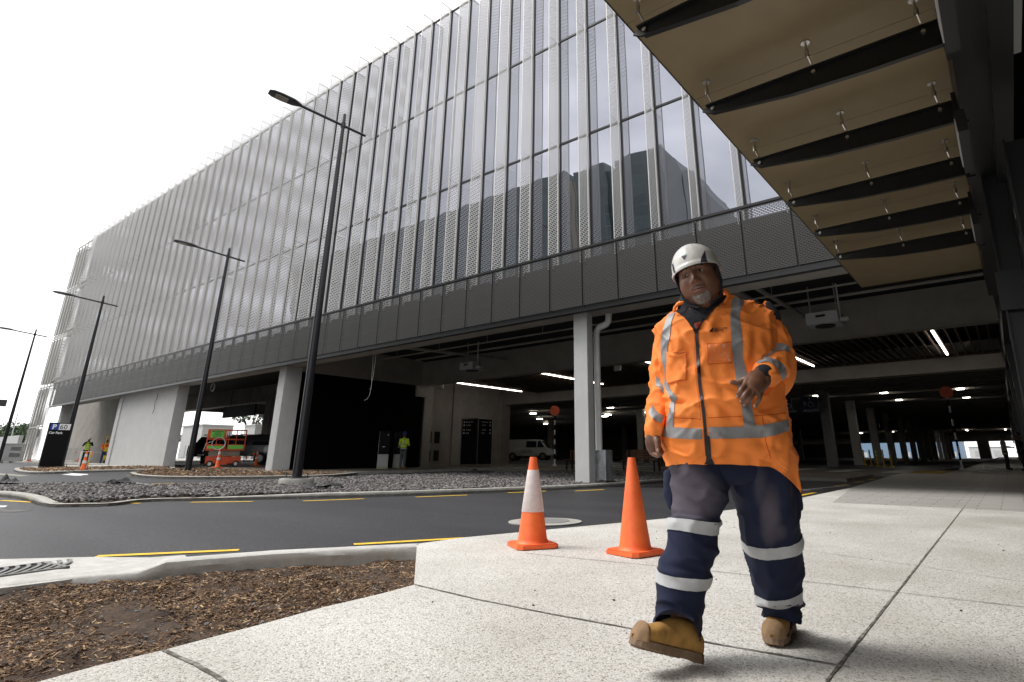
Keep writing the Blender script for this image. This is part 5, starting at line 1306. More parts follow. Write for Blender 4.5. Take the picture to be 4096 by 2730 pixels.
#==END_MAN==
# ------------------------------------------------------------------ street furniture and other objects
def frame_rz(x, y):
    """heading that turns a thing's local x axis square to the line of sight"""
    d = Vector((x, y)).normalized(); return math.atan2(-d.x, d.y)
def lpart(mb, name, mt, parent, smooth=False):
    o = mb.build(name, mt, parent, smooth); return o
def textmesh(txt, size, mt, name, parent, loc, rot, align='LEFT', ext=.002, bold=0.0):
    cu = bpy.data.curves.new('t', 'FONT'); cu.body = txt; cu.size = size; cu.resolution_u = 2; cu.align_x = align; cu.extrude = ext; cu.offset = bold
    to = bpy.data.objects.new('t', cu); COL.objects.link(to); dg = bpy.context.evaluated_depsgraph_get(); me = bpy.data.meshes.new_from_object(to.evaluated_get(dg))
    bpy.data.objects.remove(to); bpy.data.curves.remove(cu); me.materials.clear(); me.materials.append(mt)
    o = bpy.data.objects.new(name, me); o.location = loc; o.rotation_euler = rot; COL.objects.link(o); o.parent = parent; return o
# street lamps
AD = Vector((-.24, -.97, 0)).normalized()
M['lamphead'] = mat('lamp_head_grey', (.05, .05, .055), .4)
M['lamplens'] = mat('lamp_lens', (.42, .40, .34), .3)
def street_lamp(x, y, zt, label, s=1.0):
    z0 = gz(x, y) + (.14 if x > -20 else 0); t = empty('street_lamp', (x, y, z0), label, 'street lamp', 'tall black street lamps along the road'); h = zt - z0
    mb = MB(); mb.lathe([(.125 * s, .0), (.122 * s, .3), (.108 * s, h * .3), (.085 * s, h * .6), (.058 * s, h * .93), (.05 * s, h - .02), (.045 * s, h)], 20); smooth_by_angle(lpart(mb, 'pole', M['lampblack'], t), 50)
    mb = MB(); mb.box(-.24, .24, -.24, .24, .0, .025, .008)
    for a in (-1, 1):
        for b in (-1, 1): mb.tube([(a * .19, b * .19, -.06), (a * .19, b * .19, .12)], .014, 8); mb.tube([(a * .19, b * .19, .03), (a * .19, b * .19, .055)], .026, 6)
    lpart(mb, 'base_plate', M['lamphead'], t)
    za = h - .42; mb = MB(); mb.tube([-AD * .75 + Vector((0, 0, za - .10)), Vector((0, 0, za)), AD * 1.35 + Vector((0, 0, za + .18))], .042 * s, 12); mb.tube([-AD * .0 + Vector((0, 0, za - .08)), Vector((0, 0, za + .09))], .075 * s, 14)
    smooth_by_angle(lpart(mb, 'arm', M['lampblack'], t), 40)
    bm = bmesh.new(); q = Vector((AD.y, -AD.x, 0)); rows = [(1.30, .05, .05), (1.40, .10, .07), (1.55, .19, .08), (1.9, .22, .075), (2.15, .20, .06), (2.27, .13, .03)]; mb = MB(); rings = []
    for a, w, th in rows:
        c = AD * a * 1.0 + Vector((0, 0, za + .18 + (a - 1.35) * .10)); rings.append([c + q * w * cos(2 * pi * k / 20) + Vector((0, 0, 1)) * (th * sin(2 * pi * k / 20) * (1.2 if sin(2 * pi * k / 20) > 0 else .5)) for k in range(20)])
    bm.free(); n = 20; V = [v for r in rings for v in r]; mb.add(V, [(i * n + k, i * n + (k + 1) % n, (i + 1) * n + (k + 1) % n, (i + 1) * n + k) for i in range(len(rings) - 1) for k in range(n)] + [tuple(range(n)), tuple((len(rings) - 1) * n + k for k in range(n))])
    hd = lpart(mb, 'lamp_head', M['lamphead'], t); smooth_by_angle(hd, 50)
    mb = MB(); c0 = AD * 1.72 + Vector((0, 0, za + .18 + .037 - .040)); c1 = AD * 2.08 + Vector((0, 0, za + .18 + .073 - .035)); mb.bar(c0, c1, .26, .012); lpart(mb, 'lens', M['lamplens'], hd)
    for k in range(3): mb = MB(); mb.box(-.1, .1, -.02, .02, 0, .001) if False else None
    return t
street_lamp(-15.33, 8.85, 11.5, 'tallest looking black street lamp, bolted to a round footing in the gravel island', 1.0)
street_lamp(-28.43, 11.42, 10.55, 'black street lamp in the bark island left of the nearest lamp', 1.0)
street_lamp(-40.9, 10.15, 10.0, 'black street lamp directly behind the car park pylon sign', 1.0)
street_lamp(-60.2, 11.2, 10.75, 'farthest black street lamp, cut by the left edge of the picture', 1.0)
ft = empty('lamp_footing', (-15.33, 8.85, gz(-15.33, 8.85) - .155), 'pale round concrete footing under the nearest street lamp', 'footing')
mb = MB(); mb.lathe([(.40, 0), (.43, .14), (.43, .25), (.41, .285)], 36); o = mb.build('footing_block', M['kerb'], ft, False); smooth_by_angle(o, 30)
mb = MB(); mb.lathe([(.2, .285), (.17, .30)], 20); mb.build('grout_pad', mat('grout', (.05, .045, .04), .9), ft)
# big traffic cones
M['cone'] = mat('cone_orange', (.98, .19, .045), .5, scale=5, col2=(.80, .115, .03), pos=(.3, .75), bump=.001, bscale=40); M['sleeve_white'] = mat('cone_sleeve', (.68, .60, .58), .55, var=.07, scale=25)
M['scuff'] = mat('scuff', (.35, .10, .05), .8)
def big_cone(x, y, rz, label, sleeve, h=.76, lean=0):
    t = empty('traffic_cone', (x, y, gz(x, y) + .004), label, 'traffic cone', 'large orange cones on the footpath edge', rz)
    mb = MB(); mb.prism([(a * .19 + b_, c * .19 + d_) for a, c, b_, d_ in ((-1,-1,.04,0),(1,-1,-.04,0),(1,-1,0,.04),(1,1,0,-.04),(1,1,-.04,0),(-1,1,.04,0),(-1,1,0,-.04),(-1,-1,0,.04))], 'z', .0, .028)
    mb.prism([(a * .18 + b_, c * .18 + d_) for a, c, b_, d_ in ((-1,-1,.04,0),(1,-1,-.04,0),(1,-1,0,.04),(1,1,0,-.04),(1,1,-.04,0),(-1,1,.04,0),(-1,1,0,-.04),(-1,-1,0,.04))], 'z', .028, .036)
    lpart(mb, 'base', M['cone'], t)
    mb = MB(); mb.lathe([(.150, .034), (.138, .045), (.130, .07), (.034, h - .008), (.031, h)], 40); smooth_by_angle(lpart(mb, 'cone_body', M['cone'], t), 40)
    if sleeve:
        f = lambda z: .130 + (.034 - .130) * (z - .07) / (h - .078) + .002
        mb = MB(); mb.lathe([(f(.38 * h) , .38 * h), (f(.38 * h) + .002, .385 * h), (f(.85 * h) + .002, .845 * h), (f(.85 * h), .85 * h)], 40); smooth_by_angle(lpart(mb, 'reflective_sleeve', M['sleeve_white'], t), 40)
    rg = np.random.default_rng(int(x * -100)); mb = MB()
    for k in range(16):
        z = rg.uniform(.1, h * .95); a = rg.uniform(-2.4, -.2); r = .130 + (.034 - .130) * (z - .07) / (h - .078) + (.005 if sleeve else .0012); w = rg.uniform(.004, .02)
        mb.add([(cos(a + q) * r, sin(a + q) * r, z + p) for q, p in ((-w, 0), (w, .002), (w * 1.2 , .007), (-w, .004))], [(0, 1, 2, 3)])
    lpart(mb, 'scuffs', M['scuff'], t)
big_cone(-3.60, 4.40, radians(58), 'large orange cone with a white sleeve, left of the two on the footpath', True)
big_cone(-2.68, 4.63, radians(75), 'large plain orange cone beside the walking man', False)
# slim road cones with two white bands
def small_cone(x, y, label, rot=(0, 0, 0), z=None, sc=1.0, parent=None):
    t = empty('road_cone', (x, y, gz(x, y) + .0 if z is None else z), label, 'road cone', 'small banded cones around the works'); t.rotation_euler = rot; t.scale = (sc,) * 3
    mb = MB(); mb.box(-.2, .2, -.2, .2, 0, .04, .01); lpart(mb, 'base', M['cone'], t)
    mb = MB(); mb.lathe([(.125, .04), (.11, .08), (.035, .89), (.03, .9)], 20); smooth_by_angle(lpart(mb, 'cone_body', M['cone'], t), 40)
    for a, b in ((.38, .50), (.66, .78)):
        f = lambda z: .112 - (z - .08) * .0926; mb = MB(); mb.lathe([(f(a) + .003, a), (f(b) + .003, b)], 20); lpart(mb, 'white_band', M['white'], t)
small_cone(-62.9, 13.5, 'road cone by the grey cabinet at the far left', z=.80)
small_cone(-57.5, 15.3, 'leaning road cone beside the payment post', rot=(.0, .22, .5), z=.78)
small_cone(-33.4, 9.1, 'road cone standing on the road edge right of the pylon sign', z=gz(-33.4, 9.1) - .09, sc=.98)
small_cone(-53.2, 14.6, 'road cone at the feet of the worker in the yellow vest')
small_cone(-32.6, 14.45, 'road cone in front of the orange scissor lift', z=.46)
small_cone(-35.0, 17.6, 'road cone right of the scissor lift with flag line tied on')
# manhole
mh = G(2180, 2086, -.09); t = empty('manhole_cover', tuple(mh), 'round pale concrete manhole cover in the asphalt behind the cones', 'manhole cover')
mb = MB(); mb.lathe([(.50, -.01), (.50, .0), (.36, .004), (.35, -.002), (.34, .004), (.001, .005)], 48); lpart(mb, 'ring', M['kerb'], t)
mb = MB(); mb.lathe([(.335, .004), (.33, .010), (.01, .010)], 40); lpart(mb, 'lid', mat('iron_lid', (.20, .20, .19), .7), t)
# kerb drain grate in the near corner
ga = G(-60, 2300, -.085); gb_ = G(228, 2262, -.085)
gd = empty('drain_grate', tuple((ga + gb_) / 2), 'grey iron kerb drain with curved slots, in the near left gutter', 'drain grate')
u = (gb_ - ga); L = u.length; u.normalize(); v = Vector((-u.y, u.x, 0)); v.normalize(); W = .46
mb = MB(); 
def quad3(a, b, w, z0, z1, mb=None):
    pass
def P2(s, w, z=0): return ga + u * s + v * w + Vector((0, 0, z))
M['iron'] = mat('cast_iron_grey', (.21, .205, .195), .55, var=.1, scale=12)
for (s0, s1, w0_, w1_) in ((-.6, L, W / 2 - .03, W / 2), (-.6, L, -W / 2, -W / 2 + .03), (L - .03, L, -W / 2, W / 2)):
    mb.add([P2(s0, w0_, .012), P2(s1, w0_, .012), P2(s1, w1_, .012), P2(s0, w1_, .012), P2(s0, w0_, -.02), P2(s1, w0_, -.02), P2(s1, w1_, -.02), P2(s0, w1_, -.02)], [(0,1,2,3),(0,4,5,1),(1,5,6,2),(2,6,7,3),(3,7,4,0)])
s = -.55
while s < L - .05:
    pts_ = [P2(s + .24 * sin(k / 6 * 1.5), -W / 2 + .03 + (W - .06) * k / 6, .006) for k in range(7)]
    for p, q in zip(pts_[:-1], pts_[1:]): mb.bar(p + Vector((0, 0, .003)), q + Vector((0, 0, .003)), .026, .008)
    s += .070
part(mb, 'grate', M['iron'], gd)
mb = MB(); mb.add([P2(-.6, -W / 2, .001), P2(L, -W / 2, .001), P2(L, W / 2, .001), P2(-.6, W / 2, .001)], [(0, 1, 2, 3)]); part(mb, 'pit_shade', M['void'], gd)  # flat black sheet under the bars; the drain's inner shade is its colour
apr = [G(q[0], q[1], -.085) for q in [(-300, 2250), (0, 2236), (240, 2230), (367, 2227), (597, 2229), (668, 2224), (740, 2219), (760, 2240), (690, 2262), (560, 2276), (400, 2300), (240, 2322), (0, 2352), (-300, 2390)]]
o = gpoly('gutter_apron', [Vector((p.x, p.y)) for p in apr], -.088, .04, M['kerb_near'])
# scraps of weed mat
def scrap(pxs, w, h_, label, seed):
    a = G(*pxs[0]); b = G(*pxs[1]); t = empty('weed_mat', tuple((a + b) / 2), label, 'weed mat', 'scraps of black weed mat on the gravel')
    V = []; n = 14; m_ = 6; d = (b - a)
    for i in range(n + 1):
        for j in range(m_ + 1):
            s_ = i / n; q = j / m_ - .5; nn = noise.noise(Vector((s_ * 4, q * 3, seed))); env = sin(pi * s_) ** .6
            p = a + d * s_ + Vector((-d.y, d.x, 0)).normalized() * w * q * (.4 + env); V.append(p + Vector((0, 0, .05 + h_ * env * max(0, .35 + nn * 1.1) * (1 - abs(q) * 1.4))))
    Fc = [(i * (m_ + 1) + j, i * (m_ + 1) + j + 1, (i + 1) * (m_ + 1) + j + 1, (i + 1) * (m_ + 1) + j) for i in range(n) for j in range(m_)]
    o = mobj('sheet', V, Fc, M['rubber'], None, True); wp(o, t)
scrap(((1190,1963),(1375,1958)), .35, .22, 'black weed mat sticking up right of the lamp footing', 1.3)
scrap(((-20,1937),(75,1935)), 1.0, .2, 'black weed mat bunched at the left end of the gravel island', 4.1)
scrap(((430,1936),(510,1935)), .8, .16, 'black weed mat scrap at the back kerb of the gravel', 7.7)
scrap(((1850,1896),(1975,1894)), .6, .14, 'black weed mat scrap on the far side of the gravel, below the totem', 9.1)
# pylon sign
sg = empty('pylon_sign', (-39.9, 9.45, gz(-39.9, 9.45)), 'tall black pylon sign reading P 60 Car Park', 'sign'); z0 = gz(-39.9, 9.45)
M['signblack'] = mat('sign_black', (.003, .003, .0035), .6, spec=.2)
mb = MB(); mb.box(-.09, .09, -.46, .46, 0, 2.22, .006); lpart(mb, 'pylon', M['signblack'], sg)
M['blue'] = mat('sign_blue', (.015, .06, .33), .5); M['signwhite'] = mat('sign_white', (.85, .85, .85), .5); M['signtext'] = mat('sign_text_dark', (.01, .01, .015), .5)
mb = MB(); mb.box(.09, .096, -.42, -.06, 1.86, 2.17); lpart(mb, 'blue_panel', M['blue'], sg); mb = MB(); mb.box(.09, .096, -.06, .42, 1.86, 2.17); lpart(mb, 'white_panel', M['signwhite'], sg)
RX = (pi / 2, 0, pi / 2)
textmesh('P', .34, M['signwhite'], 'letter', sg, (.098, -.34, 1.895), RX, bold=.012); textmesh('60', .33, M['signtext'], 'number', sg, (.098, -.03, 1.895), RX); textmesh('Car Park', .155, M['signwhite'], 'lettering', sg, (.093, -.42, 1.66), RX, bold=.004)
# payment post, cabinet
t = empty('payment_post', (-39.6, 10.75, gz(-39.6, 10.4)), 'low grey payment post with dark screen beside the pylon sign', 'payment post')
mb = MB(); mb.box(-.14, .12, -.2, .2, 0, .78, .02); lpart(mb, 'housing', M['offwhite'], t); mb = MB(); mb.box(.12, .14, -.16, .12, .06, .76); lpart(mb, 'screen', mat('dark_green_glass', (.006, .015, .014), .2), t); mb = MB(); mb.box(.10, .135, .17, .21, .02, .77); lpart(mb, 'yellow_edge', M['yellow'], t)
M['cab'] = mat('cabinet_grey', (.46, .47, .46), .5)
t = empty('utility_cabinet', (-65.6, 12.9, .80), 'grey utility cabinet with louvres in front of the pale wall', 'cabinet', rz=radians(74))
mb = MB(); mb.box(-.75, .75, -.3, .3, 0, .2); mb.box(-.7, .7, -.28, .28, .2, 1.35, .02); mb.box(-.74, .74, -.32, .32, 1.33, 1.4); lpart(mb, 'housing', M['cab'], t)
for a, b in ((.05, .85), (.05, .35)):
    mb = MB()
    for k in range(7): mb.box(-.15, .5, -.292, -.28, b + k * .045, b + k * .045 + .02)
    lpart(mb, 'louvre', M['lamphead'], t)
t = empty('boundary_wall', (-80, 14, .8), 'pale rendered boundary wall at the far left behind the cabinet', 'wall'); mb = MB(); mb.box(-110, -71.5, 14.2, 14.5, .5, 3.05); part(mb, 'wall_panel', M['cab'], t)
# people in the distance
def figure(x, y, h, face, label, cols, pose='stand', helmet=None, vest=None, group=None, z=None, coat=None, bag=None, rx=0):
    """standing person about 1.75 m tall; face = heading in degrees"""
    t = empty('person', (x, y, gz(x, y) if z is None else z), label, 'person', group, radians(face)); t.rotation_euler.x = rx; k = h / 1.75; t.scale = (k,) * 3
    def V_(*a): return [Vector(q) for q in a]
    def tub(name, lst, mt, seg=16):
        V = []; Fc = []
        for pts, rad, fl in lst:
            A = interp([(*p, r) for p, r in zip(pts, rad)], 4); vs, fs = tr2([Vector(a[:3]) for a in A], [a[3] for a in A], seg, fl); b = len(V); V += vs; Fc += [tuple(i + b for i in f) for f in fs]
        o = mobj(name, V, Fc, mt, t, True); rm = o.modifiers.new('r', 'REMESH'); rm.mode = 'VOXEL'; rm.voxel_size = .014; rm.use_smooth_shade = True
        dg = bpy.context.evaluated_depsgraph_get(); me2 = bpy.data.meshes.new_from_object(o.evaluated_get(dg)); o.modifiers.clear(); o.data = me2
        if not me2.materials: me2.materials.append(mt)
        return o
    def tr2(pts, rad, seg, fl):
        d0 = (pts[0] - pts[1]).normalized(); d1 = (pts[-1] - pts[-2]).normalized()
        pts = [pts[0] + d0 * rad[0] * .6] + pts + [pts[-1] + d1 * rad[-1] * .6]; rad = [rad[0] * .6] + rad + [rad[-1] * .6]; rings = []
        for i, p in enumerate(pts):
            d = (pts[min(i + 1, len(pts) - 1)] - pts[max(i - 1, 0)]).normalized(); a = Vector((1, 0, 0)) - d * d.x; a = a.normalized() if a.length > .1 else Vector((0, 1, 0)); b = d.cross(a)
            rings.append([p + a * cos(2 * pi * q / seg) * rad[i] + b * sin(2 * pi * q / seg) * rad[i] * fl for q in range(seg)])
        n = seg; vs = [v for r in rings for v in r]; fs = [(i * n + q, i * n + (q + 1) % n, (i + 1) * n + (q + 1) % n, (i + 1) * n + q) for i in range(len(rings) - 1) for q in range(n)] + [tuple(range(n - 1, -1, -1)), tuple((len(rings) - 1) * n + q for q in range(n))]
        return vs, fs
    # front of the person is -y
    arms = {'stand': [((-.20,0,1.42),(-.27,.02,1.15),(-.25,-.10,.92)), ((.20,0,1.42),(.27,.02,1.15),(.25,-.10,.92))],
            'phone': [((-.20,0,1.42),(-.30,-.10,1.18),(-.10,-.22,1.45)), ((.20,0,1.42),(.30,-.12,1.20),(.12,-.26,1.42))],
            'work': [((-.20,0,1.42),(-.27,-.02,1.15),(-.14,-.30,1.12)), ((.20,0,1.42),(.27,-.02,1.15),(.14,-.30,1.12))],
            'point': [((-.20,0,1.42),(-.28,-.15,1.30),(-.20,-.50,1.45)), ((.20,0,1.42),(.27,.02,1.15),(.2,-.2,1.0))]}[pose]
    skin = [([(0,0,1.40),(0,-.005,1.50)], [.055,.055], 1), ([(0,-.01,1.53),(0,-.015,1.60),(0,-.01,1.68),(0,0,1.74)], [.055,.078,.082,.05], 1.15), ([(0,-.085,1.60),(0,-.105,1.595)], [.012,.010], 1)]
    for a in arms:
        hand = Vector(a[2]); d = (Vector(a[2]) - Vector(a[1])).normalized(); skin.append(([tuple(hand - d * .02), tuple(hand + d * .05), tuple(hand + d * .09)], [.030, .036, .028], .6))
        for fz in (-.024, -.008, .008, .024): s_ = Vector((0, 0, fz)) if abs(d.z) < .7 else Vector((fz, 0, 0)); skin.append(([tuple(hand + d * .10 + s_), tuple(hand + d * .15 + s_ + Vector((0, -.015, 0)))], [.011, .009], 1))
        skin.append(([tuple(hand + d * .03), tuple(hand + d * .07 + Vector((0, -.04, .02)))], [.012, .010], 1))
    bd = tub('body', skin, M['skin'])
    lg = [([(s * .09,0,.92),(s * .10,-.01,.50),(s * .11,.01,.10)], [.105,.080,.062], 1) for s in (-1, 1)] + [([(0,0,.98),(0,0,.88)], [.155,.15], .75)]
    tub('trousers', lg, cols[1])
    tp_ = [([(0,0,.90 if not coat else coat),(0,0,1.15),(0,0,1.38),(0,0,1.45)], [.17 if not coat else .20,.175,.185,.10], .68)]
    for a in arms: tp_.append(([a[0], tuple(Vector(a[0]).lerp(Vector(a[1]), .5)), a[1]], [.066, .058, .052], 1)); tp_.append(([a[1], a[2]], [.052, .040], 1))
    jk_ = tub('jacket', tp_, cols[0])
    for s in (-1, 1):
        mb = MB(); mb.ball((s * .11, -.05, .05), (.05, .135, .055), 8); lpart(mb, 'shoe', cols[2] if len(cols) > 2 else M['rubber'], t, True)
    if vest:
        V = []; n = 28
        prof = [(.88, .183), (1.0, .186), (1.15, .190), (1.3, .195), (1.40, .17), (1.46, .12)]; rings = [[(cos(2 * pi * q / n) * r, sin(2 * pi * q / n) * r * .70, zz) for q in range(n)] for zz, r in prof]
        V = [v for r in rings for v in r]; Fc = [(i * n + q, i * n + (q + 1) % n, (i + 1) * n + (q + 1) % n, (i + 1) * n + q) for i in range(len(rings) - 1) for q in range(n)]
        ve = mobj('vest', V, Fc, vest, t, True)
        for z_ in (1.0, 1.18):
            mb = MB(); mb.add([(cos(2 * pi * q / n) * .192, sin(2 * pi * q / n) * .137, z_ + b) for b in (0, .05) for q in range(n)], [(q, (q + 1) % n, n + (q + 1) % n, n + q) for q in range(n)]); lpart(mb, 'reflective_band', M['tape2_far'], t)
    if helmet:
        mb = MB(); mb.lathe([(.115, 1.665), (.108, 1.68), (.104, 1.72), (.085, 1.77), (.045, 1.80), (.005, 1.805)], 20); mb.box(-.06, .06, -.15, -.08, 1.665, 1.675); smooth_by_angle(lpart(mb, 'hard_hat', helmet, t), 50)
    else:
        mb = MB(); mb.ball((0, .012, 1.68), (.088, .098, .085), 10); lpart(mb, 'hair', M['dkcloth'], t, True)
    return t
M['tape2_far'] = mat('reflective_band', (.5, .5, .5), .5); M['hat_white'] = mat('hard_hat_white', (.75, .75, .74), .3); M['hat_blue'] = mat('hard_hat_blue', (.02, .06, .28), .3)
M['orangecloth'] = mat('orange_work_shirt', (.75, .13, .02), .8); M['beige'] = mat('beige_coat', (.30, .25, .20), .8); M['greyj'] = mat('grey_trousers', (.09, .10, .11), .9)
figure(-55.2, 15.0, 1.72, 70, 'worker in yellow vest and white hard hat holding a phone up', [M['dkcloth'], M['dkcloth']], 'phone', M['hat_white'], M['hivis'])
wj = figure(-24.7, 19.8, 1.74, 200, 'worker in yellow hooded jacket and blue hard hat facing the kiosk', [M['hivis'], M['greyj'], M['boot'] if 'boot' in M else M['bench']], 'work', M['hat_blue'], None)
mb = MB(); n = 28; mb.add([(cos(2 * pi * q / n) * (.186), sin(2 * pi * q / n) * .128, b) for b in (.86, 1.0) for q in range(n)], [(q, (q + 1) % n, n + (q + 1) % n, n + q) for q in range(n)]); lpart(mb, 'navy_hem', M['dkcloth'], wj)
for z_ in (.93, 1.12): mb = MB(); mb.add([(cos(2 * pi * q / n) * (.192), sin(2 * pi * q / n) * .134, z_ + b) for b in (0, .045) for q in range(n)], [(q, (q + 1) % n, n + (q + 1) % n, n + q) for q in range(n)]); lpart(mb, 'reflective_band', M['tape2_far'], wj)
for s_ in (-1, 1): mb = MB(); mb.bar((s_ * .09, .132, 1.12), (s_ * .08, .12, 1.40), .04, .01); lpart(mb, 'reflective_band', M['tape2_far'], wj)
figure(-.3, 37.5, 1.66, 100, 'woman in a beige coat and dark trousers under the car park, side on', [M['beige'], M['dkcloth']], 'work', coat=.78)
figure(.35, 35.6, 1.72, -100, 'person dressed all in black behind the woman in beige', [M['dkcloth'], M['dkcloth']], 'stand')
pp_ = QD(4140, 1880, 25.5); wpp = figure(pp_.x, pp_.y, 1.75, -100, 'person at the right edge of the picture holding out a sheet of paper', [M['skin'], M['dkcloth']], 'point', z=gz(pp_.x, pp_.y))
mb = MB(); mb.add([(-.28, -.60, 1.58), (-.12, -.62, 1.58), (-.10, -.56, 1.22), (-.26, -.54, 1.22), (-.28, -.598, 1.58), (-.12, -.618, 1.58), (-.10, -.558, 1.22), (-.26, -.538, 1.22)], [(0, 1, 2, 3), (7, 6, 5, 4), (0, 4, 5, 1), (2, 6, 7, 3)]); o = mb.build('paper_sheet', M['signwhite']); o.location = wpp.location; o.rotation_euler = wpp.rotation_euler; tag(o, 'white sheet of paper held by the person at the right edge', 'paper')
figure(-43.5, 20.5, 1.7, 90, 'distant worker in white hard hat and green vest beyond the scissor lift', [M['dkcloth'], M['dkcloth']], 'work', M['hat_white'], M['hivis'])
figure(-51.0, 14.9, 1.55, 70, 'worker in orange half hidden by the broad white wall', [M['orangecloth'], mat('blue_jeans', (.02, .05, .16), .9)], 'work', None, None)
# ticket kiosks
def kiosk(px, py, y, label, w=.52):
    a = QY(px, py, y); t = empty('ticket_kiosk', (a.x, y, gz(a.x, y)), label, 'kiosk', 'black kiosks against the black wall', radians(52))
    mb = MB(); mb.box(-w / 2, w / 2, -.02, .45, .1, 1.78, .01); lpart(mb, 'cabinet', M['cab'], t)
    mb = MB(); mb.box(-w / 2 + .015, w / 2 + .02, -.05, -.02, .68, 1.78, .005); lpart(mb, 'screen_panel', M['signblack'], t)
    mb = MB(); mb.box(-w / 2 - .01, w / 2 + .01, -.04, .46, 0, .1); lpart(mb, 'plinth', mat('pale_plinth', (.42, .38, .26), .8), t)
    mb = MB(); mb.box(-.06, .05, -.056, -.05, 1.02, 1.05); mb.box(.15, .18, -.056, -.05, 1.58, 1.64); lpart(mb, 'card_slot', M['offwhite'], t)
kiosk(1528, 1872, 18.9, 'ticket kiosk with a black screen panel, left of the yellow jacketed worker')
kiosk(1590, 1872, 20.0, 'ticket kiosk partly hidden by the yellow jacketed worker')
# wayfinding totem
t = empty('wayfinding_totem', (-25.0, 25.3, gz(-25, 25.3)), 'black two faced wayfinding totem with silver edges before the grey wall', 'totem', rz=radians(3))
mb = MB(); mb.box(-.62, .62, -.62, .62, .12, 2.62); lpart(mb, 'panel', M['signblack'], t)
mb = MB()
for a, b in ((-1, -1), (1, -1), (1, 1), (-1, 1)): mb.box(a * .63 - .02, a * .63 + .02, b * .63 - .02, b * .63 + .02, 0, 2.66)
for z_ in (.08, 2.62): mb.box(-.63, .63, -.645, -.625, z_, z_ + .04); mb.box(.625, .645, -.63, .63, z_, z_ + .04)
lpart(mb, 'edge_frame', M['steel'], t)
for i, (tx, z_) in enumerate((('Pick-up Zone', 2.42), ('Car Park', 2.24), ('Terminal', 1.98), ('Hotel', 1.80))):
    textmesh(tx, .10, M['signwhite'], 'lettering', t, (-.3, -.624, z_), (pi / 2, 0, 0)); textmesh(tx, .10, M['signwhite'], 'lettering', t, (.624, -.3, z_), RX)
    mb = MB(); mb.box(-.50, -.42, -.626, -.62, z_, z_ + .08); mb.box(.62, .626, .40, .48, z_, z_ + .08); lpart(mb, 'pictogram', M['signwhite'], t)
# banded beacon poles
def beacon(x, y, label, z=None, h=3.45):
    t = empty('beacon_pole', (x, y, gz(x, y)), label, 'beacon pole', 'black and white crossing poles with orange discs')
    mb = MB(); mb.lathe([(.16, 0), (.14, .03), (.07, .12), (.055, .14)], 16); lpart(mb, 'foot', M['offwhite'], t)
    n = 11
    for i in range(n):
        mb = MB(); a = .12 + (h - .12) * i / n; b = .12 + (h - .12) * (i + 1) / n; mb.tube([(0, 0, a), (0, 0, b)], .05, 14); smooth_by_angle(lpart(mb, 'band', M['white'] if i % 2 == 0 else M['signblack'], t), 40)
    mb = MB(); mb.tube([(0, -.06, h + .02), (0, -.03, h + .02)], .30, 32); lpart(mb, 'disc', mat('beacon_orange', (.95, .15, .05), .5), t).rotation_euler.z = frame_rz(x, y)
    mb = MB(); mb.tube([(0, 0, h), (0, 0, h + .06)], .06, 12); lpart(mb, 'cap', M['signblack'], t)
beacon(-22.0, 28.9, 'banded beacon pole with orange disc seen left of the white column', h=3.2)
beacon(-2.14, 36.1, 'banded beacon pole with orange disc on the right forecourt', h=3.75)
beacon(-12.9, 69.0, 'distant banded beacon pole between the inner columns', h=3.4)
# benches
def bench(x, y, w, label):
    t = empty('bench', (x, y, gz(x, y)), label, 'bench', 'timber benches inside the car park')
    for i in range(5): mb = MB(); mb.box(0, w, .02 + i * .1, .10 + i * .1, .44, .475); lpart(mb, 'seat_slat', M['bench'], t)
    for i in range(4): mb = MB(); mb.box(0, w, .54 + i * .012, .565 + i * .012, .52 + i * .10, .60 + i * .10); lpart(mb, 'back_slat', M['bench'], t)
    for a in (.12, w - .18): mb = MB(); mb.box(a, a + .06, .02, .08, 0, .44); mb.box(a, a + .06, .48, .54, 0, .95); mb.box(a, a + .06, .02, .54, .40, .44); mb.box(a - .02, a + .08, .0, .10, 0, .015); lpart(mb, 'leg', M['black'], t)
bench(-17.0, 23.0, 1.7, 'timber bench partly hidden behind the nearest white column')
bench(-13.9, 23.0, 1.8, 'timber bench with black legs behind the plain orange cone')
# ceiling air heaters
def heater(px, py, w, h, label):
    p = QY(px, py, 19.0); t = empty('ceiling_heater', (p.x, 19.0, p.z - h), label, 'ceiling unit', 'boxy units hung under the first ceiling')
    mb = MB(); mb.box(0, w, 0, .85, 0, h, .01); lpart(mb, 'housing', M['conc_col'], t); mb = MB(); mb.lathe([(.30, -.035), (.30, 0)], 24, (w / 2, .4, 0)); lpart(mb, 'grille', M['black'], t)
    mb = MB(); mb.box(w * .32, w * .62, -.006, 0, h * .55, h * .75); lpart(mb, 'label_plate', M['signtext'], t)
    for a in (.08, w - .08): mb = MB(); mb.box(a - .02, a + .02, .4, .43, h, 6.15 - (p.z - h)); lpart(mb, 'hanger', M['galv'], t)
    mb = MB(); mb.tube([(w + .02, .3, h * .4), (w + .02, .3, 6.1 - (p.z - h))], .025, 8); mb.box(w, w + .25, .2, .4, h * .15, h * .4); lpart(mb, 'conduit', M['offwhite'], t)
heater(1839, 1453, .85, .34, 'boxy ceiling unit left of the nearest white column'); heater(3219, 1256, .95, .38, 'boxy ceiling unit above the walking man')
for px, py, yy, lb in ((1765, 1549, 23.4, 'small white emergency light near the left grey wall'), (2470, 1474, 23.0, 'small white emergency light right of the white column')):
    p = QY(px, py, yy); t = empty('emergency_light', tuple(p), lb, 'light box', 'small white emergency lights'); mb = MB(); mb.box(-.18, .18, -.03, .03, -.12, .12, .006); lpart(mb, 'housing', M['offwhite'], t); mb = MB(); mb.box(-.01, .01, -.01, .01, .12, .9); lpart(mb, 'rod', M['offwhite'], t)
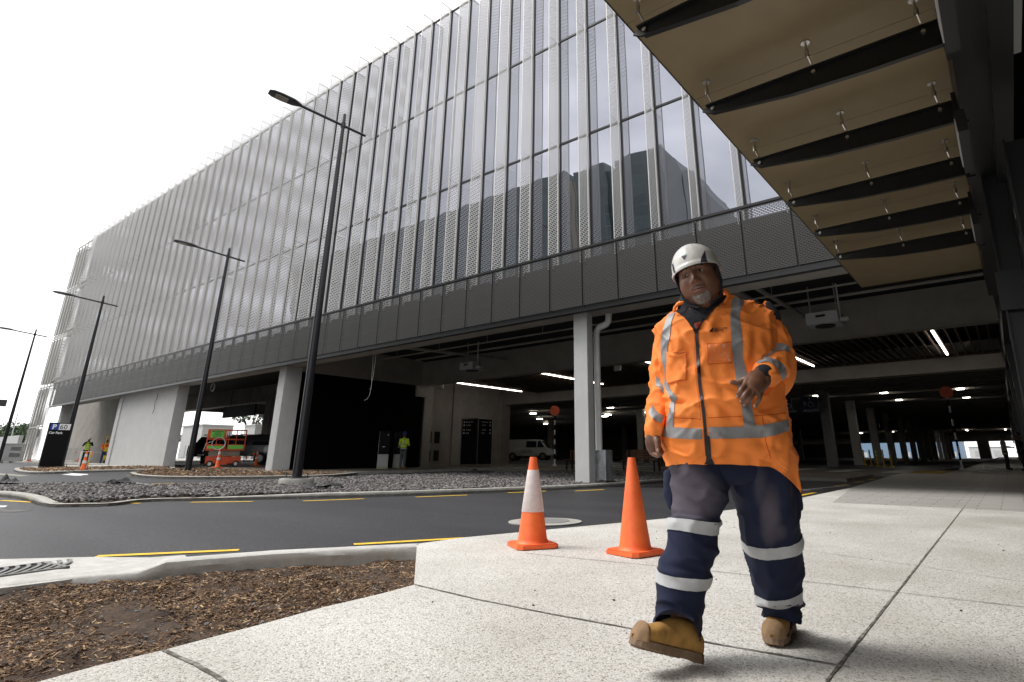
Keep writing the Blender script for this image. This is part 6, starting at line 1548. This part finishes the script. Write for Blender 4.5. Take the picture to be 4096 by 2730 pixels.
# hanging cables
def cable(pts, y, label, r=.008, mt='offwhite'):
    q = [QY(a, b, y) for a, b in pts]; t = empty('hanging_cable', tuple(q[0]), label, 'cable', 'loose cables hanging from the soffit'); mb = MB(); mb.tube(q, r, 6); part(mb, 'wire', M[mt], t, True)
cable([(1506,1378),(1502,1440),(1494,1500),(1487,1530),(1484,1556),(1478,1582),(1468,1598),(1457,1602)], 14.2, 'longest loose white cable hanging before the black wall')
cable([(1494,1378),(1492,1440),(1488,1500),(1486,1550),(1478,1558)], 14.25, 'shorter loose cable hanging beside the longest one')
cable([(632,1572),(628,1595),(620,1610),(617,1635),(610,1655)], 13.75, 'thin dark cable dangling over the broad white wall', .012, 'rubber')
c_ = QY(849, 1550, 15.2); t = empty('cable_coil', tuple(c_), 'white cable coil hanging under the soffit right of the broad wall', 'cable coil'); mb = MB()
for k in range(3): mb.tube([c_ + Vector(((.22 + .01 * k) * cos(a * pi / 12), .02 * k, (.22 + .01 * k) * sin(a * pi / 12))) for a in range(25)], .014, 6)
mb.tube([c_ + Vector((0, 0, .22)), c_ + Vector((0, 0, .45))], .008, 6); part(mb, 'coil', M['offwhite'], t, True)
# orange scissor lift
def scissor(x, y, label, body, board, sign=True, sc=1.0, z=None, turn=0):
    t = empty('scissor_lift', (x, y, gz(x, y) if z is None else z), label, 'scissor lift', None, frame_rz(x, y) + turn); t.scale = (sc,) * 3
    mb = MB(); mb.box(-.85, .85, -.35, .35, .18, .55, .02); mb.box(-.2, .2, -.37, .37, .12, .4); lpart(mb, 'chassis', body, t)
    for a in (-.62, .62):
        for b in (-.36, .36): mb = MB(); mb.tube([(a, b - .06, .17), (a, b + .06, .17)], .17, 20); w = lpart(mb, 'wheel', M['rubber'], t); mb = MB(); mb.tube([(a, b - .065, .17), (a, b + .065, .17)], .09, 14); lpart(mb, 'rim', M['offwhite'], w)
    mb = MB()
    for i in range(4):
        z_ = .58 + i * .07
        for b in (-.28, .28): mb.bar((-.75, b, z_), (.75, b, z_ + .06), .05, .05); mb.bar((.75, b + .03, z_), (-.75, b + .03, z_ + .06), .05, .05)
    lpart(mb, 'scissor_arms', M['beige'], t)
    mb = MB(); mb.box(-.95, .95, -.38, .38, .86, .92); mb.box(-.95, .0, -.395, -.38, .90, 1.18); mb.box(.08, .95, -.395, -.38, .90, 1.18); lpart(mb, 'platform', board, t)
    mb = MB()
    for z_ in (1.45, 1.95):
        mb.tube([(-.93, -.38, z_), (.93, -.38, z_), (.93, .38, z_), (-.93, .38, z_), (-.93, -.38, z_)], .022, 8)
    for a in (-.93, -.47, 0, .10, .47, .93):
        for b in (-.38, .38): mb.tube([(a, b, .9), (a, b, 1.95)], .02, 8)
    lpart(mb, 'guard_rail', body, t)
    if sign:
        mb = MB(); mb.box(-.92, -.05, -.42, -.40, 1.48, 1.96, .005); lpart(mb, 'sign_board', board, t)
        g_ = mat('sign_green', (.16, .62, .08), .5); 
        for q_ in ((-.80, -.16, -.428, -.42, 1.53, 1.91), (-.86, -.08, -.402, -.395, .96, 1.10), (.14, .86, -.402, -.395, .94, 1.14)): mb = MB(); mb.box(*q_); lpart(mb, 'green_sign', g_, t)
        for k, tx in enumerate(('MECHANICAL', 'ACCESS', 'COMPANY', '0800 222 333')): textmesh(tx, .088 if k < 3 else .07, M['signtext'], 'lettering', t, (-.48, -.431, 1.83 - k * .094), (pi / 2, 0, 0), 'CENTER', bold=.002)
        mb = MB(); mb.lathe([(.03, 0), (.02, .01)], 8)
        for k in range(4): mb.tube([(-.35 + (.30 + .008 * k) * cos(a * pi / 12), -.45 - .01 * k, 1.22 + (.30 + .008 * k) * sin(a * pi / 12)) for a in range(25)], .012, 6)
        mb.tube([(-.62, -.46, 1.36), (-.95, -.48, 1.2), (-1.02, -.48, .8)], .012, 6)
        o = mb.build('cable_coil', M['offwhite']); o.location = t.location; o.rotation_euler = t.rotation_euler; o.scale = t.scale; tag(o, 'coil of white conduit hung on the orange scissor lift', 'cable coil')
    return t
sl_ = scissor(-34.2, 15.4, 'orange scissor lift with green hire signs, lowered beside the dark cars', M['red'], M['red'], True, .98, gz(-34, 15.4) + .0)
scissor(-50.6, 15.6, 'yellow scissor lift peeping out behind the broad white wall', M['yellow'], M['yellow'], False, .9)
# vehicles
def car(kind, x, y, rz, label, paint, z=None, sc=1.0):
    t = empty('parked_car' if kind != 'van' else 'van', (x, y, gz(x, y) if z is None else z), label, {'van': 'van'}.get(kind, 'car'), None, rz); t.scale = (sc,) * 3
    P_ = {'suv': dict(L=4.8, W=1.9, body=[(-2.4,.45),(-2.42,.75),(-2.38,1.02),(-2.2,1.12),(-1.15,1.18),(2.25,1.15),(2.38,.95),(2.4,.45)], cab=[(-1.2,1.16),(-.45,1.72),(1.7,1.78),(2.25,1.15)], wh=(-1.5, 1.45)),
          'ute': dict(L=5.3, W=1.9, body=[(-2.65,.5),(-2.68,.8),(-2.6,1.05),(-2.35,1.16),(-1.4,1.22),(2.6,1.20),(2.65,.5)], cab=[(-1.45,1.2),(-.75,1.78),(.5,1.80),(.75,1.84),(2.45,1.86),(2.58,1.2)], wh=(-1.7, 1.5)),
          'van': dict(L=5.2, W=1.9, body=[(-2.6,.4),(-2.62,.7),(-2.5,.98),(-2.1,1.10),(2.55,1.10),(2.6,.4)], cab=[(-2.15,1.08),(-1.35,1.88),(-.9,1.96),(2.4,1.98),(2.52,1.08)], wh=(-1.6, 1.45))}[kind]
    W = P_['W'] / 2; b = P_['body']; mb = MB(); n = len(b)
    V = []; 
    for s, ins in ((-1, 0), (1, 0)): V += [(px_, s * (W - (.05 if pz > 1.0 else .02 if pz < .5 else 0) - (.10 if abs(px_) > P_['L'] / 2 - .1 else 0)), pz) for px_, pz in b]
    mb.add(V, [tuple(range(n - 1, -1, -1)), tuple(range(n, 2 * n))] + [(i, (i + 1) % n, n + (i + 1) % n, n + i) for i in range(n)])
    bd = lpart(mb, 'body', paint, t); mdb = bd.modifiers.new('b', 'BEVEL'); mdb.width = .05; mdb.segments = 3; mdb.limit_method = 'ANGLE'; bd.data.polygons.foreach_set('use_smooth', [True] * len(bd.data.polygons))
    c = P_['cab']; m_ = len(c); mb = MB(); V = []
    for s in (-1, 1): V += [(px_, s * (W - (.08 if pz < 1.3 else .24)), pz) for px_, pz in c]
    mb.add(V, [tuple(range(m_ - 1, -1, -1)), tuple(range(m_, 2 * m_))] + [(i, (i + 1) % m_, m_ + (i + 1) % m_, m_ + i) for i in range(m_)])
    cb = lpart(mb, 'cabin', paint, t); mdb = cb.modifiers.new('b', 'BEVEL'); mdb.width = .05; mdb.segments = 3; mdb.limit_method = 'ANGLE'; cb.data.polygons.foreach_set('use_smooth', [True] * len(cb.data.polygons))
    zb_ = 1.22; zt_ = c[1][1] - .08
    def sidewin(x0, x1, x2, x3):
        for s in (-1, 1):
            w0_ = W - .085; w1_ = W - .225; mb = MB(); mb.add([(x0, s * (w0_ + .008), zb_), (x1, s * (w0_ + .008), zb_), (x2, s * (w1_ + .01), zt_), (x3, s * (w1_ + .01), zt_)], [(0, 1, 2, 3)]); lpart(mb, 'side_window', M['carglass'], t)
    if kind == 'suv': sidewin(-1.0, -.1, -.12, -.45); sidewin(0, .95, .92, -.02); sidewin(1.05, 2.0, 1.7, 1.02)
    elif kind == 'ute': sidewin(-1.25, -.35, -.38, -.72); sidewin(-.25, .6, .45, -.28); sidewin(.9, 2.3, 2.25, .9)
    else: sidewin(-1.85, -1.05, -1.08, -1.3); sidewin(-.95, .1, .08, -.95)
    a0_, a1_ = c[0], c[1]; mb = MB(); f = lambda q, o_: (a0_[0] + (a1_[0] - a0_[0]) * q - .012, a0_[1] + (a1_[1] - a0_[1]) * q + .006)
    x0, z0_ = f(.12, 0); x1, z1_ = f(.88, 0); mb.add([(x0, -W + .16, z0_), (x0, W - .16, z0_), (x1, W - .27, z1_), (x1, -W + .27, z1_)], [(0, 1, 2, 3)]); lpart(mb, 'windscreen', M['carglass'], t)
    fx = b[1][0]
    for s in (-1, 1):
        mb = MB(); mb.box(fx - .01, fx + .12, s * (W - .38) - .2, s * (W - .38) + .2, .78, .95, .03); lpart(mb, 'headlight', M['headlamp'], t)
        mb = MB(); mb.box(c[0][0] + .3, c[0][0] + .42, s * W - .0, s * (W + .16), 1.18, 1.32, .02) if s > 0 else mb.box(c[0][0] + .3, c[0][0] + .42, s * (W + .16), s * W, 1.18, 1.32, .02); lpart(mb, 'mirror', paint, t)
    mb = MB(); mb.box(fx - .02, fx + .06, -.45, .45, .62, .92, .02); lpart(mb, 'grille', M['black'], t); mb = MB(); mb.box(fx - .03, fx - .015, -.2, .2, .5, .6); lpart(mb, 'number_plate', M['offwhite'], t)
    for a in P_['wh']:
        for s in (-1, 1):
            mb = MB(); mb.tube([(a, s * (W - .22), .36), (a, s * (W - .0), .36)], .37, 24); w = lpart(mb, 'wheel', M['rubber'], t); mb = MB(); mb.tube([(a, s * (W - .02), .36), (a, s * (W + .008), .36)], .22, 18); lpart(mb, 'rim', M['steel'], w)
    if kind != 'van': 
        mb = MB(); mb.box(-.2, 1.4, -W + .3, -W + .34, 1.82, 1.86); mb.box(-.2, 1.4, W - .34, W - .3, 1.82, 1.86); mb.box(0, .05, -W + .3, W - .3, 1.86, 1.89); mb.box(1.1, 1.15, -W + .3, W - .3, 1.86, 1.89); lpart(mb, 'roof_rack', M['black'], t)
    return t
M['carglass'] = mat('car_glass', (.02, .025, .03), .06, spec=.8); M['headlamp'] = mat('headlamp', (.55, .55, .55), .15)
M['carblack'] = mat('car_black', (.012, .012, .013), .25, coat=.8); M['cargrey'] = mat('car_charcoal', (.03, .032, .035), .28, coat=.8); M['vanwhite'] = mat('van_white', (.60, .60, .58), .35, coat=.4)
car('suv', -43.3, 18.7, radians(142), 'black car with roof rack facing us beside the broad white wall', M['carblack'])
car('ute', -41.0, 19.6, radians(42), 'charcoal pickup with canopy parked side on behind the scissor lift', M['cargrey'])
vn = car('van', -38.6, 46.5, radians(205), 'white van parked deep inside the car park behind a column', M['vanwhite'])
for s_, rt in ((1, (pi / 2, 0, pi)), (-1, (pi / 2, 0, 0))): textmesh('AEON', .42, mat('van_lettering', (.05, .12, .11), .5), 'lettering', vn, (.6 if s_ > 0 else -.9, s_ * .96, .72), rt)
# hanging signs inside
def hsign(px0, py0, px1, py1, y, label, mt):
    a = QY(px0, py0, y); b = QY(px1, py1, y); w = abs(b.x - a.x); h = abs(b.z - a.z)
    t = empty('hanging_sign', ((a.x + b.x) / 2, y, (a.z + b.z) / 2), label, 'sign'); mb = MB(); mb.box(-w / 2, w / 2, -.04, .04, -h / 2, h / 2); lpart(mb, 'panel', mt, t)
    mb = MB(); mb.tube([(-w * .3, 0, h / 2), (-w * .3, 0, 5.4 - t.location.z)], .02, 6); mb.tube([(w * .3, 0, h / 2), (w * .3, 0, 5.4 - t.location.z)], .02, 6); lpart(mb, 'hanger', M['black'], t); return t, w, h
M['signnavy'] = mat('sign_navy', (.012, .022, .07), .5); M['dimwhite'] = mat('sign_lettering', (.7, .7, .7), .6)
def wheelchair(t, cx, cz, s):
    mb = MB(); mb.tube([(cx + s * .42 * cos(a * pi / 16) + .05 * s, -.045, cz - s * .25 + s * .42 * sin(a * pi / 16)) for a in range(-22, 12)], .05 * s, 6); mb.ball((cx - .05 * s, -.045, cz + s * .75), (.13 * s, .01, .13 * s), 8)
    mb.bar((cx - .05 * s, -.045, cz + s * .58), (cx, -.045, cz), .12 * s, .01); mb.bar((cx, -.045, cz), (cx + .42 * s, -.045, cz), .11 * s, .01); mb.bar((cx + .42 * s, -.045, cz), (cx + .6 * s, -.045, cz - .5 * s), .11 * s, .01); lpart(mb, 'wheelchair_symbol', M['dimwhite'], t)
t, w, h = hsign(3201, 1590, 3277, 1650, 40.5, 'navy hanging sign B Accessible with wheelchair symbol, on an inner column', M['signnavy'])
textmesh('B', h * .34, M['dimwhite'], 'letter', t, (-w * .36, -.045, -h * .05), (pi / 2, 0, 0)); textmesh('Accessible', h * .22, M['dimwhite'], 'lettering', t, (-w * .38, -.045, -h * .42), (pi / 2, 0, 0)); wheelchair(t, w * .05, h * .10, h * .36)
t, w, h = hsign(3128, 1597, 3172, 1655, 40.5, 'navy hanging sign ending in ible, partly hidden by the walking man', M['signnavy']); textmesh('Accessible', h * .20, M['dimwhite'], 'lettering', t, (-w * .45, -.045, -h * .42), (pi / 2, 0, 0)); wheelchair(t, w * .1, h * .1, h * .36)
t, w, h = hsign(3497, 1686, 3529, 1719, 62, 'small black hanging sign showing the number 1', M['signblack']); textmesh('1', h * .8, M['dimwhite'], 'number', t, (-w * .1, -.045, -h * .28), (pi / 2, 0, 0))
hsign(3549, 1682, 3597, 1720, 66, 'blank looking black hanging sign right of the number 1 sign', M['signblack'])
hsign(898, 1630, 1018, 1662, 19, 'wide black hanging board in the gap right of the scissor lift', M['signblack'])
# yellow bollards
for i, (px, py) in enumerate(((3461,1862),(3486,1864),(3513,1866),(3539,1868),(3569,1870))):
    p = G(px, py); 
    if p.y > 47 or p.y < 36: p = Vector((QY(px, py, 40.5).x, 40.5, 0))
    t = empty('bollard', (p.x, p.y, gz(p.x, p.y)), ['leftmost yellow bollard of the row of five', 'second yellow bollard from the left of the row of five', 'middle yellow bollard of the row of five', 'fourth yellow bollard from the left of the row of five', 'rightmost yellow bollard of the row of five'][i], 'bollard', 'yellow bollards inside the car park')
    mb = MB(); mb.lathe([(.13, 0), (.12, .03), (.05, .06), (.045, .95), (.03, .98)], 12); lpart(mb, 'post', M['yellow'], t)
    for z_ in (.6, .8): mb = MB(); mb.tube([(0, 0, z_), (0, 0, z_ + .09)], .05, 12); lpart(mb, 'white_band', M['white'], t)
# flag lines
def flags(pxs, y, label, mid):
    q = [QY(a, b, y) for a, b in pxs]; t = empty('flag_line', tuple(q[0]), label, 'flag line', 'orange pennants strung round the works'); mb = MB(); mb.tube(q, .006, 5); part(mb, 'string', M['offwhite'], t)
    for p in q[mid[0]:mid[1]]: mb = MB(); mb.add([p + Vector((-.13, 0, 0)), p + Vector((.13, .02, 0)), p + Vector((.0, .03, -.24)), p + Vector((-.13, .006, 0)), p + Vector((.13, .026, 0)), p + Vector((0, .036, -.24))], [(0, 1, 2), (5, 4, 3), (0, 3, 4, 1), (1, 4, 5, 2), (2, 5, 3, 0)]); part(mb, 'pennant', M['cone'], t)
flags([(30,1815),(41,1817),(95,1812),(130,1812),(304,1806),(362,1806),(371,1809),(405,1811),(440,1812)], 14.9, 'line of orange pennants past the far left worker', (1, 8))
flags([(862,1830),(890,1823),(922,1830),(954,1832),(985,1826),(1015,1812),(1020,1808)], 17.5, 'line of orange pennants right of the scissor lift', (1, 6))
# mesh fence panel
t = empty('mesh_fence', (-45, 21.3, .7), 'temporary wire mesh fence panel seen through the gap by the lift', 'fence'); a = QY(975, 1840, 21.0); b = QY(1030, 1840, 21.0); z1_ = QY(985, 1755, 21.0).z
mb = MB(); mb.tube([(a.x, 21, .6), (a.x, 21, z1_), (b.x, 21, z1_), (b.x, 21, .6)], .03, 8); part(mb, 'frame', M['galv'], t)
mb = MB(); xx_ = a.x
while xx_ < b.x: mb.tube([(xx_, 21, .7), (xx_, 21, z1_)], .006, 4); xx_ += .12
for k in range(14): mb.tube([(a.x, 21, .75 + k * .17), (b.x, 21, .75 + k * .17)], .006, 4)
part(mb, 'mesh', M['galv'], t)
# ------------------------------------------------------------------ beyond the car park
def block(name, x0, x1, y0, y1, z1, mt, label, cat='building'):
    t = empty(name, ((x0 + x1) / 2, (y0 + y1) / 2, .8), label, cat); mb = MB(); mb.box(x0, x1, y0, y1, -.5, z1); part(mb, 'wall', mt, t)
    mb = MB(); k = max(2, int((x1 - x0) / 4)); 
    for i in range(k): a = x0 + (x1 - x0) * (i + .3) / k; mb = MB(); mb.box(a, a + (x1 - x0) * .35 / k, y0 - .04, y0, 1.2, min(z1 - .6, 2.6)); part(mb, 'window', M['cab'], t)
    mb = MB(); mb.box(x0 - .1, x1 + .1, y0 - .1, y1 + .1, z1, z1 + .15); part(mb, 'roof', M['cab'], t)
block('site_hut', -82, -76.5, 31.5, 35, QY(780, 1705, 31.5).z, M['conc_col'], 'pale grey concrete block beyond the parked cars', 'building')
block('site_hut', -71.5, -69, 34, 36, QY(985, 1705, 34).z, M['conc_col'], 'narrow pale concrete block beyond the right of the scissor lift', 'building')
block('warehouse', -60, -12, 215, 235, 6.2, mat('pale_blue_cladding', (.16, .24, .34), .6), 'long pale blue shed seen through the far end of the car park')
block('warehouse', -9, -1, 190, 200, 3.4, mat('white_shed', (.6, .6, .6), .6), 'white low shed beyond the right opening of the car park')
t = empty('covered_walkway', (-110, 34, 0), 'long dark flat roofed walkway at the far left', 'canopy'); mb = MB(); mb.box(-150, -92, 38, 44, 3.9, 4.5); mb.box(-92, -60, 44, 50, 4.1, 4.5); part(mb, 'roof', M['lamphead'], t); mb = MB()
for k in range(12): mb.box(-148 + k * 7.5, -147.7 + k * 7.5, 40, 40.3, .5, 4.0)
part(mb, 'post', M['lamphead'], t)
M['leafs'] = [mat('leaf_a', (.045, .075, .03), .8), mat('leaf_b', (.075, .11, .045), .8), mat('leaf_c', (.02, .035, .016), .8)]; M['bark'] = mat('bark', (.10, .08, .065), .9)
def tree(x, y, h, cr, label, seed, z=.9, n=1500, ls=.35):
    t = empty('tree', (x, y, z), label, 'tree', 'distant trees behind the car park'); rg = np.random.default_rng(seed); mb = MB(); mb.tube([(0, 0, -1), (.1, 0, h * .4), (.2, .1, h * .75)], [.28, .2, .08], 10)
    cen = []
    for k in range(9):
        a = rg.uniform(0, 2 * pi); r = rg.uniform(.2, .8) * cr; c = (r * cos(a), r * sin(a), h * rg.uniform(.5, .95)); cen.append((c, rg.uniform(.3, .55) * cr)); mb.tube([(.1, 0, h * .35), tuple(np.array(c) * .6 + np.array((0, 0, h * .18))), c], [.12, .07, .02], 6)
    lpart(mb, 'trunk', M['bark'], t); V = []; Fc = []; mi = []
    for k in range(n):
        c, r = cen[rg.integers(len(cen))]; d = rg.normal(size=3); d /= np.linalg.norm(d); p = np.array(c) + d * r * rg.uniform(.5, 1.05) * np.array([1, 1, .65]); u_ = rg.normal(size=3); u_ /= np.linalg.norm(u_); w_ = np.cross(u_, rg.normal(size=3)); w_ /= np.linalg.norm(w_); s_ = ls * rg.uniform(.5, 1.2); b = len(V)
        V += [p + u_ * s_, p + w_ * s_ * .6, p - u_ * s_, p - w_ * s_ * .6]; Fc.append((b, b + 1, b + 2, b + 3)); mi.append(int(rg.integers(0, 3)))
    o = mobj('crown', [tuple(v) for v in V], Fc, M['leafs'], t); o.data.polygons.foreach_set('material_index', mi)
for i, (px, dist, h, cr, lb) in enumerate(((0, 150, 10, 6, 'dark tree at the left edge of the picture above the walkway'), (28, 165, 9, 5, 'tree left of the curved lamp mast above the walkway'), (52, 140, 8, 5.5, 'bushy tree just left of the lattice screen above the walkway'), (72, 170, 11, 5, 'tall thin crowned tree nearest the lattice screen'), (992, 110, 13, 5.5, 'dark green tree seen through the gap right of the scissor lift'))):
    p = QD(px, 1800, dist); tree(p.x, p.y, h, cr, lb, i + 3, .6)
for px, dist, h, lb in ((750, 120, 12, 'thin far lighting mast seen left in the gap beyond the cars'), (950, 130, 11, 'thin far lighting mast seen right in the gap beyond the cars'), (22, 110, 9, 'curved white lamp mast at the far left horizon')):
    p = QD(px, 1830, dist); t = empty('lighting_mast', (p.x, p.y, .8), lb, 'lamp mast'); mb = MB(); mb.tube([(0, 0, -1), (0, 0, h)], .09, 8); lpart(mb, 'mast', M['cab'], t); mb = MB(); mb.tube([(0, 0, h), (-.5, -.3, h + .3), (-1.2, -.6, h + .3)], .07, 6); lpart(mb, 'lamp_arm', M['cab'], t)
sgn = QD(8, 1612, 18); t = empty('overhead_sign', tuple(sgn), 'edge of a dark overhead sign cut by the left side of the picture', 'sign'); a = QD(-60, 1598, 24); b = QD(27, 1614, 24)
mb = MB(); mb.box(-1.2, 0, -.3, .3, -.12, .12); o = lpart(mb, 'panel', M['lamphead'], t); t.location = b; t.rotation_euler.z = frame_rz(b.x, b.y); mb = MB(); mb.tube([(-1.0, 0, -.1), (-1.0, 0, -3.2)], .06, 8); lpart(mb, 'post', M['lamphead'], t)
#==END_OBJECTS==
